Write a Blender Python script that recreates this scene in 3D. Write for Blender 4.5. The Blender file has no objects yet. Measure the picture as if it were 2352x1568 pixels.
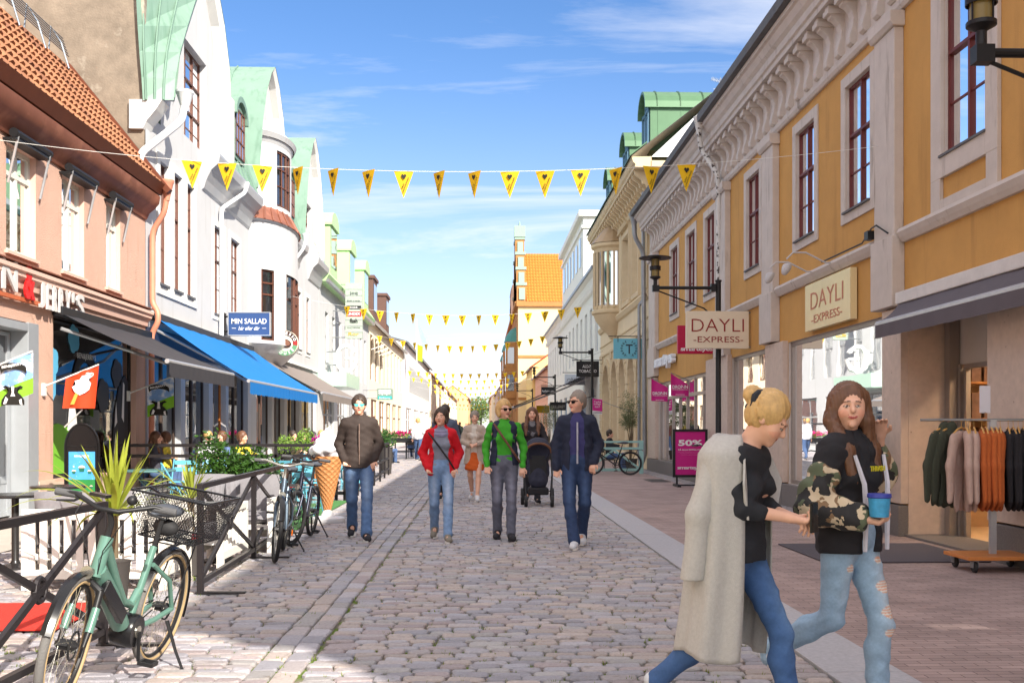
import bpy, bmesh, math, random
import numpy as np
from mathutils import Vector, Matrix, noise as mnoise
from math import sin, cos, pi, radians, atan2, sqrt, hypot
random.seed(7); rng = np.random.default_rng(7)
S = bpy.context.scene
C = S.collection
# ---------------------------------------------------------------- camera, sky, sun
YAW = math.atan(71/2400); FPX = 2400.0; EYE = 1.41
cam = bpy.data.cameras.new('camera'); camo = bpy.data.objects.new('camera', cam); C.objects.link(camo)
cam.sensor_width = 36; cam.lens = FPX/2352*36; cam.shift_y = 196/2352
cam.clip_start = 0.05; cam.clip_end = 3000
camo.location = (0, 0, EYE); camo.rotation_euler = (pi/2, 0, -YAW)
S.camera = camo
SUN_EL = radians(33); AZ = (0.555, -0.832)
w = bpy.data.worlds.new('World'); S.world = w; w.use_nodes = True
nt = w.node_tree; nt.nodes.clear()
def NN(nt, t, **kw):
    n = nt.nodes.new(t)
    for k, v in kw.items(): setattr(n, k, v)
    return n
sky = NN(nt, 'ShaderNodeTexSky', sky_type='NISHITA', sun_disc=False, sun_elevation=SUN_EL, sun_rotation=atan2(AZ[0], AZ[1]))
sky.air_density = 1.0; sky.dust_density = 0.35; sky.ozone_density = 2.2; sky.altitude = 0
bg = NN(nt, 'ShaderNodeBackground'); bg.inputs[1].default_value = 0.15
out = NN(nt, 'ShaderNodeOutputWorld')
tc = NN(nt, 'ShaderNodeTexCoord')
sep = NN(nt, 'ShaderNodeSeparateXYZ'); nt.links.new(tc.outputs['Generated'], sep.inputs[0])
def MA(nt, op, a, b=None, clamp=False):
    n = nt.nodes.new('ShaderNodeMath'); n.operation = op; n.use_clamp = clamp
    for i, v in enumerate((a, b)):
        if v is None: continue
        if isinstance(v, (int, float)): n.inputs[i].default_value = v
        else: nt.links.new(v, n.inputs[i])
    return n.outputs[0]
zz = MA(nt, 'ADD', MA(nt, 'MAXIMUM', sep.outputs[2], 0.0), 0.09)
cx = MA(nt, 'DIVIDE', sep.outputs[0], zz); cy = MA(nt, 'DIVIDE', sep.outputs[1], zz)
comb = NN(nt, 'ShaderNodeCombineXYZ'); nt.links.new(cx, comb.inputs[0]); nt.links.new(cy, comb.inputs[1])
mp = NN(nt, 'ShaderNodeMapping'); mp.inputs['Rotation'].default_value = (0, 0, radians(-32)); mp.inputs['Scale'].default_value = (0.30, 0.8, 1); mp.inputs['Location'].default_value = (1.3, 4.1, 0)
nt.links.new(comb.outputs[0], mp.inputs[0])
n1 = NN(nt, 'ShaderNodeTexNoise'); n1.inputs['Scale'].default_value = 1.15; n1.inputs['Detail'].default_value = 9; n1.inputs['Roughness'].default_value = 0.62; n1.inputs['Distortion'].default_value = 1.1
nt.links.new(mp.outputs[0], n1.inputs['Vector'])
cr = NN(nt, 'ShaderNodeValToRGB'); cr.color_ramp.elements[0].position = 0.53; cr.color_ramp.elements[1].position = 0.80
nt.links.new(n1.outputs[0], cr.inputs[0])
lo = MA(nt, 'SUBTRACT', 1.0, MA(nt, 'MULTIPLY', sep.outputs[2], 2.55), True)   # thin cloud layer is seen edge on near the horizon
lo = MA(nt, 'POWER', lo, 2.2)
# unseen bright cloud added overhead and behind, to lift light in the shaded street
def ramp(v, a, b):
    r = NN(nt, 'ShaderNodeMapRange', interpolation_type='SMOOTHSTEP'); nt.links.new(v, r.inputs[0]); r.inputs[1].default_value = a; r.inputs[2].default_value = b; return r.outputs[0]
over = MA(nt, 'MAXIMUM', ramp(sep.outputs[2], 0.46, 0.85), ramp(MA(nt, 'MULTIPLY', sep.outputs[1], -1.0), 0.0, 0.5))
dens = MA(nt, 'ADD', MA(nt, 'MULTIPLY', cr.outputs[0], 0.9), MA(nt, 'MULTIPLY', lo, 0.97), True)
tint = NN(nt, 'ShaderNodeMixRGB', blend_type='MULTIPLY'); tint.inputs[0].default_value = 1; nt.links.new(sky.outputs[0], tint.inputs[1]); tint.inputs[2].default_value = (0.35, 0.475, 0.62, 1)
mx = NN(nt, 'ShaderNodeMixRGB'); nt.links.new(dens, mx.inputs[0]); nt.links.new(tint.outputs[0], mx.inputs[1]); mx.inputs[2].default_value = (3.9, 3.85, 3.9, 1)
mo = NN(nt, 'ShaderNodeMixRGB'); nt.links.new(MA(nt, 'MULTIPLY', over, 0.62), mo.inputs[0]); nt.links.new(mx.outputs[0], mo.inputs[1]); mo.inputs[2].default_value = (7.2, 6.8, 6.6, 1)
nt.links.new(mo.outputs[0], bg.inputs[0]); nt.links.new(bg.outputs[0], out.inputs[0])
sl = bpy.data.lights.new('sun', 'SUN'); sl.energy = 4.3; sl.angle = radians(0.55); sl.color = (1, 0.93, 0.82)
so = bpy.data.objects.new('sun', sl); C.objects.link(so)
sd = Vector((AZ[0]*cos(SUN_EL), AZ[1]*cos(SUN_EL), sin(SUN_EL)))
so.rotation_euler = sd.to_track_quat('Z', 'Y').to_euler(); so.location = (20, -30, 30)
S.view_settings.view_transform = 'Standard'; S.view_settings.look = 'None'; S.view_settings.exposure = 1.1; S.view_settings.gamma = 1
try:
    S.cycles.max_bounces = 6; S.cycles.transparent_max_bounces = 12
except Exception: pass
# ---------------------------------------------------------------- pixel measures (photo seen at 2352 wide) to world
VPX, HOR = 1105.0, 980.0
def wy(px, X): # Y of a point on plane X seen at column px
    t = (px-1176)/FPX; s, c = sin(YAW), cos(YAW)   # (Xc-Ys)/(Xs+Yc)=t
    return X*(c-t*s)/(s+t*c)
def wz(px, py, X):
    Y = wy(px, X); D = X*sin(YAW)+Y*cos(YAW); return EYE+(HOR-py)*D/FPX
def atY(px, py, Y):
    t = (px-1176)/FPX; s, c = sin(YAW), cos(YAW)
    X = Y*(t*c+s)/(c-t*s); D = X*s+Y*c; return (X, EYE+(HOR-py)*D/FPX)
def gnd(px, py, z=0):
    D = (EYE-z)*FPX/(py-HOR); u = D*(px-1176)/FPX; s, c = sin(YAW), cos(YAW)
    return (u*c+D*s, D*c-u*s)
# ---------------------------------------------------------------- materials
def srgb(*c):
    r = []
    for v in c:
        v /= 255; r.append(v/12.92 if v <= 0.04045 else ((v+0.055)/1.055)**2.4)
    return tuple(r)
MATS = {}
def M(name, col, rough=0.7, metal=0.0, var=0.10, vs=6.0, bump=0.0, bs=80.0, attr=None, spec=0.4, trans=0.0, coords='Object', stain=None, ss=0.6, sth=(0.5, 0.62), bd=0.01, emis=None, st=None):
    if name in MATS: return MATS[name]
    m = bpy.data.materials.new(name); m.use_nodes = True; t = m.node_tree; b = t.nodes['Principled BSDF']
    b.inputs['Roughness'].default_value = rough; b.inputs['Metallic'].default_value = metal
    try: b.inputs['Specular IOR Level'].default_value = spec
    except Exception: pass
    co = NN(t, 'ShaderNodeTexCoord')
    src = None
    if attr:
        a = NN(t, 'ShaderNodeAttribute'); a.attribute_name = attr; src = a.outputs['Color']
    if var > 0:
        n = NN(t, 'ShaderNodeTexNoise'); n.inputs['Scale'].default_value = vs; n.inputs['Detail'].default_value = 6; n.inputs['Roughness'].default_value = 0.65
        t.links.new(co.outputs[coords], n.inputs['Vector'])
        mr = NN(t, 'ShaderNodeMapRange'); mr.inputs[1].default_value = 0.25; mr.inputs[2].default_value = 0.75; mr.inputs[3].default_value = 1-var; mr.inputs[4].default_value = 1+var
        t.links.new(n.outputs[0], mr.inputs[0])
        mm = NN(t, 'ShaderNodeMixRGB', blend_type='MULTIPLY'); mm.inputs[0].default_value = 1
        if src: t.links.new(src, mm.inputs[1])
        else: mm.inputs[1].default_value = (*col, 1)
        t.links.new(mr.outputs[0], mm.inputs[2]); src = mm.outputs[0]
    if stain:
        n = NN(t, 'ShaderNodeTexNoise'); n.inputs['Scale'].default_value = ss; n.inputs['Detail'].default_value = 10; n.inputs['Roughness'].default_value = 0.6
        if st:
            mq = NN(t, 'ShaderNodeMapping'); mq.inputs['Scale'].default_value = st; t.links.new(co.outputs[coords], mq.inputs[0]); t.links.new(mq.outputs[0], n.inputs['Vector'])
        else: t.links.new(co.outputs[coords], n.inputs['Vector'])
        r = NN(t, 'ShaderNodeMapRange'); r.inputs[1].default_value = sth[0]; r.inputs[2].default_value = sth[1]; t.links.new(n.outputs[0], r.inputs[0])
        mm = NN(t, 'ShaderNodeMixRGB'); t.links.new(r.outputs[0], mm.inputs[0])
        if src: t.links.new(src, mm.inputs[1])
        else: mm.inputs[1].default_value = (*col, 1)
        mm.inputs[2].default_value = (*stain, 1); src = mm.outputs[0]
    if src: t.links.new(src, b.inputs['Base Color'])
    else: b.inputs['Base Color'].default_value = (*col, 1)
    if bump > 0:
        n = NN(t, 'ShaderNodeTexNoise'); n.inputs['Scale'].default_value = bs; n.inputs['Detail'].default_value = 4
        t.links.new(co.outputs[coords], n.inputs['Vector'])
        bp = NN(t, 'ShaderNodeBump'); bp.inputs['Strength'].default_value = bump; bp.inputs['Distance'].default_value = bd
        t.links.new(n.outputs[0], bp.inputs['Height']); t.links.new(bp.outputs[0], b.inputs['Normal'])
    if trans > 0:
        tr = NN(t, 'ShaderNodeBsdfTranslucent'); ms = NN(t, 'ShaderNodeMixShader'); ms.inputs[0].default_value = trans
        if src: t.links.new(src, tr.inputs[0])
        else: tr.inputs[0].default_value = (*col, 1)
        o = [x for x in t.nodes if x.type == 'OUTPUT_MATERIAL'][0]
        t.links.new(b.outputs[0], ms.inputs[1]); t.links.new(tr.outputs[0], ms.inputs[2]); t.links.new(ms.outputs[0], o.inputs[0])
    if emis:
        b.inputs['Emission Color'].default_value = (*emis[:3], 1); b.inputs['Emission Strength'].default_value = emis[3]
    MATS[name] = m; return m
def glassmat(name, refl=0.35, tint=(0.02, 0.025, 0.03), through=0.0, tcol=(1, 1, 1), wav=0.0):
    if name in MATS: return MATS[name]
    m = bpy.data.materials.new(name); m.use_nodes = True; t = m.node_tree; t.nodes.clear()
    o = NN(t, 'ShaderNodeOutputMaterial'); g = NN(t, 'ShaderNodeBsdfGlossy'); g.inputs['Roughness'].default_value = 0.015; g.inputs['Color'].default_value = (0.95, 0.97, 1, 1)
    d = NN(t, 'ShaderNodeBsdfDiffuse'); d.inputs[0].default_value = (*tint, 1)
    tr = NN(t, 'ShaderNodeBsdfTransparent'); tr.inputs[0].default_value = (*tcol, 1)
    m0 = NN(t, 'ShaderNodeMixShader'); m0.inputs[0].default_value = through
    t.links.new(d.outputs[0], m0.inputs[1]); t.links.new(tr.outputs[0], m0.inputs[2])
    lw = NN(t, 'ShaderNodeLayerWeight'); lw.inputs[0].default_value = 0.35
    f = MA(t, 'ADD', MA(t, 'MULTIPLY', lw.outputs['Fresnel'], 1.0), refl, True)
    m1 = NN(t, 'ShaderNodeMixShader'); t.links.new(f, m1.inputs[0]); t.links.new(m0.outputs[0], m1.inputs[1]); t.links.new(g.outputs[0], m1.inputs[2])
    if wav:
        co = NN(t, 'ShaderNodeTexCoord'); n = NN(t, 'ShaderNodeTexNoise'); n.inputs['Scale'].default_value = 1.3
        t.links.new(co.outputs['Object'], n.inputs['Vector']); bp = NN(t, 'ShaderNodeBump'); bp.inputs['Strength'].default_value = wav; bp.inputs['Distance'].default_value = 0.02
        t.links.new(n.outputs[0], bp.inputs['Height']); t.links.new(bp.outputs[0], g.inputs['Normal'])
    t.links.new(m1.outputs[0], o.inputs[0]); MATS[name] = m; return m
# ---------------------------------------------------------------- object helpers
OFF = {}
def link(o, parent=None):
    C.objects.link(o)
    if parent: o.parent = parent
    return o
def tag(o, label=None, cat=None, group=None, kind=None):
    if label: o['label'] = label
    if cat: o['category'] = cat
    if group: o['group'] = group
    if kind: o['kind'] = kind
    return o
def thing(name, label, cat, loc=(0, 0, 0), rz=0, group=None):
    o = bpy.data.objects.new(name, None); o.empty_display_size = 0.2; C.objects.link(o)
    o.location = loc; o.rotation_euler = (0, 0, rz); tag(o, label, cat, group); OFF[o.name] = Vector(loc); return o
def mesh_obj(name, verts, faces, mats, parent=None, smooth=False, mi=None, world=True):
    me = bpy.data.meshes.new(name)
    off = OFF.get(parent.name, Vector((0, 0, 0))) if (parent and world) else Vector((0, 0, 0))
    if isinstance(verts, np.ndarray): verts = (verts-np.array(off)).tolist()
    elif off.length > 0: verts = [(v[0]-off.x, v[1]-off.y, v[2]-off.z) for v in verts]
    me.from_pydata(verts, [], faces if isinstance(faces, list) else faces.tolist())
    for m in (mats if isinstance(mats, (list, tuple)) else [mats]): me.materials.append(m)
    if mi is not None and len(mi) == len(me.polygons): me.polygons.foreach_set('material_index', mi)
    if smooth: me.polygons.foreach_set('use_smooth', [True]*len(me.polygons))
    me.update(); o = bpy.data.objects.new(name, me); link(o, parent)
    if parent: OFF[o.name] = off
    return o
class MB:
    def __init__(s): s.v = []; s.f = []; s.mi = []; s.m = 0
    def add(s, vs, fs):
        b = len(s.v); s.v += [tuple(v) for v in vs]; s.f += [tuple(i+b for i in f) for f in fs]; s.mi += [s.m]*len(fs); return s
    def box(s, x0, x1, y0, y1, z0, z1):
        if x0 > x1: x0, x1 = x1, x0
        if y0 > y1: y0, y1 = y1, y0
        if z0 > z1: z0, z1 = z1, z0
        return s.add([(x0,y0,z0),(x1,y0,z0),(x1,y1,z0),(x0,y1,z0),(x0,y0,z1),(x1,y0,z1),(x1,y1,z1),(x0,y1,z1)],
                     [(0,3,2,1),(4,5,6,7),(0,1,5,4),(1,2,6,5),(2,3,7,6),(3,0,4,7)])
    def quad(s, a, b, c, d): return s.add([a,b,c,d], [(0,1,2,3)])
    def poly(s, pts): return s.add(pts, [tuple(range(len(pts)))])
    def prism(s, pts, vec):   # closed polygon pts extruded by vec
        n = len(pts); q = [tuple(p[i]+vec[i] for i in range(3)) for p in pts]
        return s.add(list(pts)+q, [tuple(range(n))[::-1], tuple(range(n, 2*n))]+[(i, (i+1) % n, n+(i+1) % n, n+i) for i in range(n)])
    def tube(s, pts, r, seg=8, closed=False, cap=True):
        P = [Vector(p) for p in pts]; n = len(P); R = r if isinstance(r, (list, tuple)) else [r]*n
        b = []; up = None
        for i in range(n):
            if closed: t = (P[(i+1) % n]-P[i-1])
            else: t = P[min(i+1, n-1)]-P[max(i-1, 0)]
            if t.length < 1e-9: t = Vector((0, 0, 1))
            t.normalize()
            if up is None: up = Vector((0, 0, 1)) if abs(t.z) < 0.9 else Vector((1, 0, 0))
            u = up-t*up.dot(t)
            if u.length < 1e-5: u = Vector((1, 0, 0))-t*t.x
            u.normalize(); up = u; vv = t.cross(u)
            for k in range(seg):
                a = 2*pi*(k+0.5)/seg; b.append(P[i]+(u*cos(a)+vv*sin(a))*R[i])
        fs = []
        m = n if closed else n-1
        for i in range(m):
            j = (i+1) % n
            for k in range(seg): fs.append((i*seg+k, i*seg+(k+1) % seg, j*seg+(k+1) % seg, j*seg+k))
        if cap and not closed: fs += [tuple(range(seg))[::-1], tuple((n-1)*seg+k for k in range(seg))]
        return s.add(b, fs)
    def bar(s, a, b, wd, hg, up=(0, 0, 1)):   # rectangular bar
        a = Vector(a); b = Vector(b); t = (b-a).normalized(); u = Vector(up)-t*Vector(up).dot(t)
        if u.length < 1e-5: u = Vector((1, 0, 0))-t*t.x
        u.normalize(); v = t.cross(u); q = []
        for p in (a, b):
            for sx, sy in ((-1,-1),(1,-1),(1,1),(-1,1)): q.append(p+v*sx*wd/2+u*sy*hg/2)
        return s.add(q, [(0,3,2,1),(4,5,6,7),(0,1,5,4),(1,2,6,5),(2,3,7,6),(3,0,4,7)])
    def lathe(s, prof, c=(0, 0, 0), seg=16, a0=0, a1=2*pi, sx=1, sy=1):
        full = abs(a1-a0-2*pi) < 1e-6; n = seg if full else seg+1; b = []
        for r, z in prof:
            for k in range(n):
                a = a0+(a1-a0)*k/seg; b.append((c[0]+r*cos(a)*sx, c[1]+r*sin(a)*sy, c[2]+z))
        fs = []
        for i in range(len(prof)-1):
            for k in range(n if full else n-1):
                k2 = (k+1) % n; fs.append((i*n+k, i*n+k2, (i+1)*n+k2, (i+1)*n+k))
        return s.add(b, fs)
    def ball(s, c, r, seg=12, rings=8, sc=(1, 1, 1)):
        b = [(c[0], c[1], c[2]-r*sc[2])]
        for i in range(1, rings):
            t = pi*i/rings
            for k in range(seg): a = 2*pi*k/seg; b.append((c[0]+r*sin(t)*cos(a)*sc[0], c[1]+r*sin(t)*sin(a)*sc[1], c[2]-r*cos(t)*sc[2]))
        b.append((c[0], c[1], c[2]+r*sc[2])); fs = [(0, 1+(k+1) % seg, 1+k) for k in range(seg)]
        for i in range(rings-2):
            for k in range(seg): fs.append((1+i*seg+k, 1+i*seg+(k+1) % seg, 1+(i+1)*seg+(k+1) % seg, 1+(i+1)*seg+k))
        l = len(b)-1; fs += [(l, 1+(rings-2)*seg+k, 1+(rings-2)*seg+(k+1) % seg) for k in range(seg)]
        return s.add(b, fs)
    def xf(s, fn, i0=0): s.v[i0:] = [tuple(fn(*v)) for v in s.v[i0:]]; return s
    def build(s, name, mats, parent=None, smooth=False, bevel=0, world=True, label=None):
        o = mesh_obj(name, s.v, s.f, mats, parent, smooth, s.mi if isinstance(mats, (list, tuple)) else None, world)
        if bevel:
            md = o.modifiers.new('b', 'BEVEL'); md.width = bevel; md.segments = 2; md.limit_method = 'ANGLE'; md.angle_limit = radians(40)
        if smooth:
            try: o.data.set_sharp_from_angle(angle=radians(38))
            except Exception: pass
        if label: o['label'] = label
        return o
def copytree(o, parent=None):
    c = o.copy(); C.objects.link(c); c.parent = parent
    OFF[c.name] = OFF.get(o.name, Vector((0, 0, 0)))
    for ch in list(o.children):
        copytree(ch, c)
    return c
def text(s, origin, ux, uy, h, mat, parent, w=None, ext=0.004, name='lettering', bold=0.0, shear=0.0, align='CENTER', space=1.0, world=True):
    cu = bpy.data.curves.new('t', 'FONT'); cu.body = s; cu.size = 1; cu.align_x = align; cu.extrude = 0; cu.offset = bold; cu.shear = shear; cu.space_character = space; cu.resolution_u = 3
    o = bpy.data.objects.new('t', cu); C.objects.link(o); dg = bpy.context.evaluated_depsgraph_get(); dg.update()
    me = bpy.data.meshes.new_from_object(o.evaluated_get(dg)); n = len(me.vertices)
    co = np.empty(n*3); me.vertices.foreach_get('co', co); co = co.reshape(-1, 3); fs = [tuple(p.vertices) for p in me.polygons]
    bpy.data.objects.remove(o); bpy.data.meshes.remove(me)
    y0, y1 = co[:, 1].min(), co[:, 1].max(); x0, x1 = co[:, 0].min(), co[:, 0].max()
    sy = h/(y1-y0); sx = sy if w is None else w/(x1-x0)
    co[:, 1] = (co[:, 1]-(y0+y1)/2)*sy; co[:, 0] = (co[:, 0]-((x0+x1)/2 if align == 'CENTER' else x0))*sx
    ux = np.array(Vector(ux).normalized()); uy = np.array(Vector(uy).normalized()); nz = np.cross(ux, uy)
    P = np.array(origin)+co[:, :1]*ux+co[:, 1:2]*uy
    top = P+nz*ext; V = np.vstack([P, top]); F = [tuple(i+n for i in f) for f in fs]
    ed = {}
    for f in fs:
        for i in range(len(f)): e = (f[i], f[(i+1) % len(f)]); ed[e] = ed.get(e, 0)+1
    for (a, b) in ed:
        if (b, a) not in ed: F.append((a, b, b+n, a+n))
    return mesh_obj(name, V, F, mat, parent, world=world)
def flatpoly(pts2, origin, ux, uy, mat, parent, name='emblem', ext=0.003, world=True):
    ux = Vector(ux).normalized(); uy = Vector(uy).normalized(); nz = ux.cross(uy); o = Vector(origin)
    m = MB(); m.prism([tuple(o+ux*p[0]+uy*p[1]) for p in pts2], tuple(nz*ext))
    bm = bmesh.new(); vs = [bm.verts.new(v) for v in m.v]
    for f in m.f: bm.faces.new([vs[i] for i in f])
    bmesh.ops.triangulate(bm, faces=[f for f in bm.faces if len(f.verts) > 4]); bm.verts.index_update()
    v = [tuple(x.co) for x in bm.verts]; f = [tuple(x.index for x in q.verts) for q in bm.faces]; bm.free()
    return mesh_obj(name, v, f, mat, parent, world=world)
# ---------------------------------------------------------------- ground
XL, XR = -7.0, 5.5
def ground():
    m = MB(); m.quad((-400, -200, -0.06), (400, -200, -0.06), (400, 1500, -0.06), (-400, 1500, -0.06))
    tag(m.build('ground', M('soil_mat', srgb(70, 66, 56), 0.95, var=0.3, vs=3, bump=0.5, bs=40)), kind='structure')
    # joint bed (sand and moss) under the setts
    m = MB(); m.quad((-14, -6, -0.022), (2.02, -6, -0.022), (2.02, 60, -0.022), (-14, 60, -0.022))
    tag(m.build('sett_joint_bed', M('joint', srgb(126, 118, 104), 0.95, var=0.3, vs=14, stain=srgb(92, 112, 34), ss=4.0, sth=(0.47, 0.55), bump=0.8, bs=150)), kind='structure')
    # individual setts
    V = []; F = []; COL = []
    pal = [srgb(162, 154, 154), srgb(152, 150, 157), srgb(170, 158, 152), srgb(158, 146, 146), srgb(163, 159, 164), srgb(146, 143, 149), srgb(168, 156, 150), srgb(158, 154, 153)]
    def sett(x0, x1, y0, y1, hi):
        j = 0.008
        zt = random.uniform(-0.005, 0.005); tl = [random.uniform(-0.004, 0.004) for _ in range(4)]
        b = len(V); cx, cy = (x0+x1)/2, (y0+y1)/2
        ring = [(x0, y0), (x1, y0), (x1, y1), (x0, y1)]
        ring = [(x+random.uniform(-j, j), y+random.uniform(-j, j)) for x, y in ring]
        if hi:   # rounded corners: 8 sided, two rings, crown
            def r8(s, z):
                o = []
                for i in range(4):
                    p = ring[i]; q = ring[(i+1) % 4]; pr = ring[i-1]
                    c = 0.022
                    for (t, d) in ((pr, c), (q, c)):
                        L = hypot(t[0]-p[0], t[1]-p[1]) or 1; X = p[0]+(t[0]-p[0])/L*d; Y = p[1]+(t[1]-p[1])/L*d
                        X = cx+(X-cx)*(1-s/abs(x1-x0)*2); Y = cy+(Y-cy)*(1-s/abs(y1-y0)*2); o.append((X, Y, z+zt+tl[i]))
                return o
            V.extend(r8(0, -0.03)); V.extend(r8(0.001, -0.009)); V.extend(r8(0.009, 0.0)); V.append((cx, cy, 0.002+zt))
            n = 8
            for r in range(2):
                for k in range(n): F.append((b+r*n+k, b+r*n+(k+1) % n, b+(r+1)*n+(k+1) % n, b+(r+1)*n+k))
            for k in range(n): F.append((b+2*n+k, b+2*n+(k+1) % n, b+3*n))
            nv = 25
        else:
            V.extend([(x, y, -0.03) for x, y in ring]); V.extend([(cx+(x-cx)*0.9, cy+(y-cy)*0.88, 0.002+zt) for x, y in ring])
            for k in range(4): F.append((b+k, b+(k+1) % 4, b+4+(k+1) % 4, b+4+k))
            F.append((b+4, b+5, b+6, b+7)); nv = 8
        c = random.choice(pal); q = random.uniform(0.84, 1.14); COL.extend([(c[0]*q, c[1]*q, c[2]*q, 1)]*nv)
    y = 3.2; row = 0
    while y < 46:
        dp = random.uniform(0.095, 0.125) if y < 25 else random.uniform(0.12, 0.15)
        for (a, b) in ((-9.0, -1.34), (-1.04, 1.97)):
            if y < 6 and a < -5: a = -5.5
            x = a+random.uniform(0, 0.04)
            while x < b-0.03:
                wd = min(random.uniform(0.15, 0.25), b-x)
                if b-(x+wd) < 0.1: wd = b-x
                yo = 0.02*sin(x*1.3+y*0.7)+0.012*sin(x*4.1+y)
                sett(x+0.005, x+wd-0.005, y+yo+0.0035, y+dp+yo-0.0035, y < 19); x += wd
        y += dp
    for (a, b) in ((-1.34, -1.19), (-1.19, -1.04)):   # two gutter rows laid along the street
        y = 3.2
        while y < 46:
            L = random.uniform(0.2, 0.32); sett(a+0.003, b-0.003, y+0.004, y+L-0.004, y < 19); y += L
    o = mesh_obj('cobbled_street', V, F, M('sett_mat', (0.3, 0.3, 0.3), 0.62, var=0.22, vs=45, bump=0.7, bs=120, attr='Col', spec=0.5, stain=srgb(120, 112, 104), ss=7, sth=(0.60, 0.75)), smooth=False)
    ca = o.data.color_attributes.new('Col', 'FLOAT_COLOR', 'POINT'); ca.data.foreach_set('color', np.array(COL, dtype=np.float32).ravel())
    tag(o, kind='structure')
    # far part of the street, brick-texture bump
    m = MB(); m.quad((-9, 46, 0.0), (2.0, 46, 0.0), (2.0, 700, 0.0), (-9, 700, 0.0))
    tag(m.build('far_street', M('far_sett', srgb(172, 164, 166), 0.8, var=0.2, vs=3, bump=0.4, bs=6)), kind='structure')
    m = MB(); y = -5
    while y < 90:
        L = random.uniform(1.0, 1.25); m.box(1.985, 2.43, y+0.006, y+L-0.004, -0.1, 0.004+random.uniform(-.002, .002)); y += L
    tag(m.build('kerb_slabs', M('slab', srgb(168, 166, 170), 0.75, var=0.16, vs=30, bump=0.3, bs=200), bevel=0.006), kind='structure')
    # brick pavers on the right
    mt = bpy.data.materials.new('pavers'); mt.use_nodes = True; t = mt.node_tree; b = t.nodes['Principled BSDF']; b.inputs['Roughness'].default_value = 0.78
    co = NN(t, 'ShaderNodeTexCoord'); mpn = NN(t, 'ShaderNodeMapping'); mpn.inputs['Rotation'].default_value = (0, 0, 0)
    bt = NN(t, 'ShaderNodeTexBrick'); bt.inputs['Scale'].default_value = 1; bt.inputs['Brick Width'].default_value = 0.21; bt.inputs['Row Height'].default_value = 0.07
    bt.inputs['Mortar Size'].default_value = 0.0035; bt.inputs['Mortar Smooth'].default_value = 0.3; bt.inputs['Bias'].default_value = 0.0
    bt.inputs['Color1'].default_value = (*srgb(164, 142, 136), 1); bt.inputs['Color2'].default_value = (*srgb(144, 124, 119), 1); bt.inputs['Mortar'].default_value = (*srgb(98, 80, 78), 1)
    t.links.new(co.outputs['Object'], mpn.inputs[0]); t.links.new(mpn.outputs[0], bt.inputs[0])
    n = NN(t, 'ShaderNodeTexNoise'); n.inputs['Scale'].default_value = 1.6; n.inputs['Detail'].default_value = 8; t.links.new(co.outputs['Object'], n.inputs[0])
    mr = NN(t, 'ShaderNodeMapRange'); mr.inputs[1].default_value = .3; mr.inputs[2].default_value = .7; mr.inputs[3].default_value = .8; mr.inputs[4].default_value = 1.18; t.links.new(n.outputs[0], mr.inputs[0])
    mm = NN(t, 'ShaderNodeMixRGB', blend_type='MULTIPLY'); mm.inputs[0].default_value = 1; t.links.new(bt.outputs[0], mm.inputs[1]); t.links.new(mr.outputs[0], mm.inputs[2])
    n2 = NN(t, 'ShaderNodeTexNoise'); n2.inputs['Scale'].default_value = 260; t.links.new(co.outputs['Object'], n2.inputs[0])
    mr2 = NN(t, 'ShaderNodeMapRange'); mr2.inputs[1].default_value = .3; mr2.inputs[2].default_value = .7; mr2.inputs[3].default_value = .82; mr2.inputs[4].default_value = 1.18; t.links.new(n2.outputs[0], mr2.inputs[0])
    m3 = NN(t, 'ShaderNodeMixRGB', blend_type='MULTIPLY'); m3.inputs[0].default_value = 1; t.links.new(mm.outputs[0], m3.inputs[1]); t.links.new(mr2.outputs[0], m3.inputs[2])
    t.links.new(m3.outputs[0], b.inputs['Base Color'])
    inv = MA(t, 'SUBTRACT', 1.0, bt.outputs['Fac']); hh = MA(t, 'ADD', inv, MA(t, 'MULTIPLY', n2.outputs[0], 0.25))
    bp = NN(t, 'ShaderNodeBump'); bp.inputs['Strength'].default_value = 0.5; bp.inputs['Distance'].default_value = 0.006; t.links.new(hh, bp.inputs['Height']); t.links.new(bp.outputs[0], b.inputs['Normal'])
    m = MB(); m.quad((2.43, -6, 0), (6.6, -6, 0), (6.6, 500, 0), (2.43, 500, 0))
    tag(m.build('brick_pavement', mt), kind='structure')
    # pale flagstones of the left terrace strip beside the facades
    m = MB(); 
    m.quad((-9.5, -6, 0.012), (-5.35, -6, 0.012), (-5.35, 46, 0.012), (-9.5, 46, 0.012))
    mt2 = M('terrace_flags', srgb(178, 170, 160), 0.8, var=0.12, vs=2, bump=0.3, bs=60)
    tag(m.build('terrace_pavement', mt2), kind='structure')
    # small setts and a drain grate beside the right facade
    m = MB(); m.box(4.35, 4.85, 26.6, 27.9, 0.0, 0.012)
    for i in range(9): m.box(4.40+i*0.05, 4.415+i*0.05, 26.65, 27.85, 0.012, 0.02)
    o = m.build('drain_grate', M('iron', srgb(90, 84, 80), 0.6, 0.4, var=0.2)); tag(o, 'rectangular iron drain grating in the brick paving before the downpipes', 'drain')
    V.clear(); F.clear(); COL.clear()
    for (xa, xb, ya, yb) in ((4.95, 5.45, 22.5, 34.5), (4.9, 5.45, 14.5, 22.5)):
        y = ya
        while y < yb:
            x = xa+random.uniform(-.03, .03)
            while x < xb: sett(x+.004, x+.1, y+.004, y+.1, False); x += 0.105
            y += 0.105
    V2 = [(x, y, z+0.012) for x, y, z in V]
    o = mesh_obj('small_setts', V2, list(F), MATS['sett_mat']); ca = o.data.color_attributes.new('Col', 'FLOAT_COLOR', 'POINT'); ca.data.foreach_set('color', np.array(COL, dtype=np.float32).ravel()); tag(o, kind='structure')
    # grass tufts in the joints (stuff)
    V3 = []; F3 = []
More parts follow.
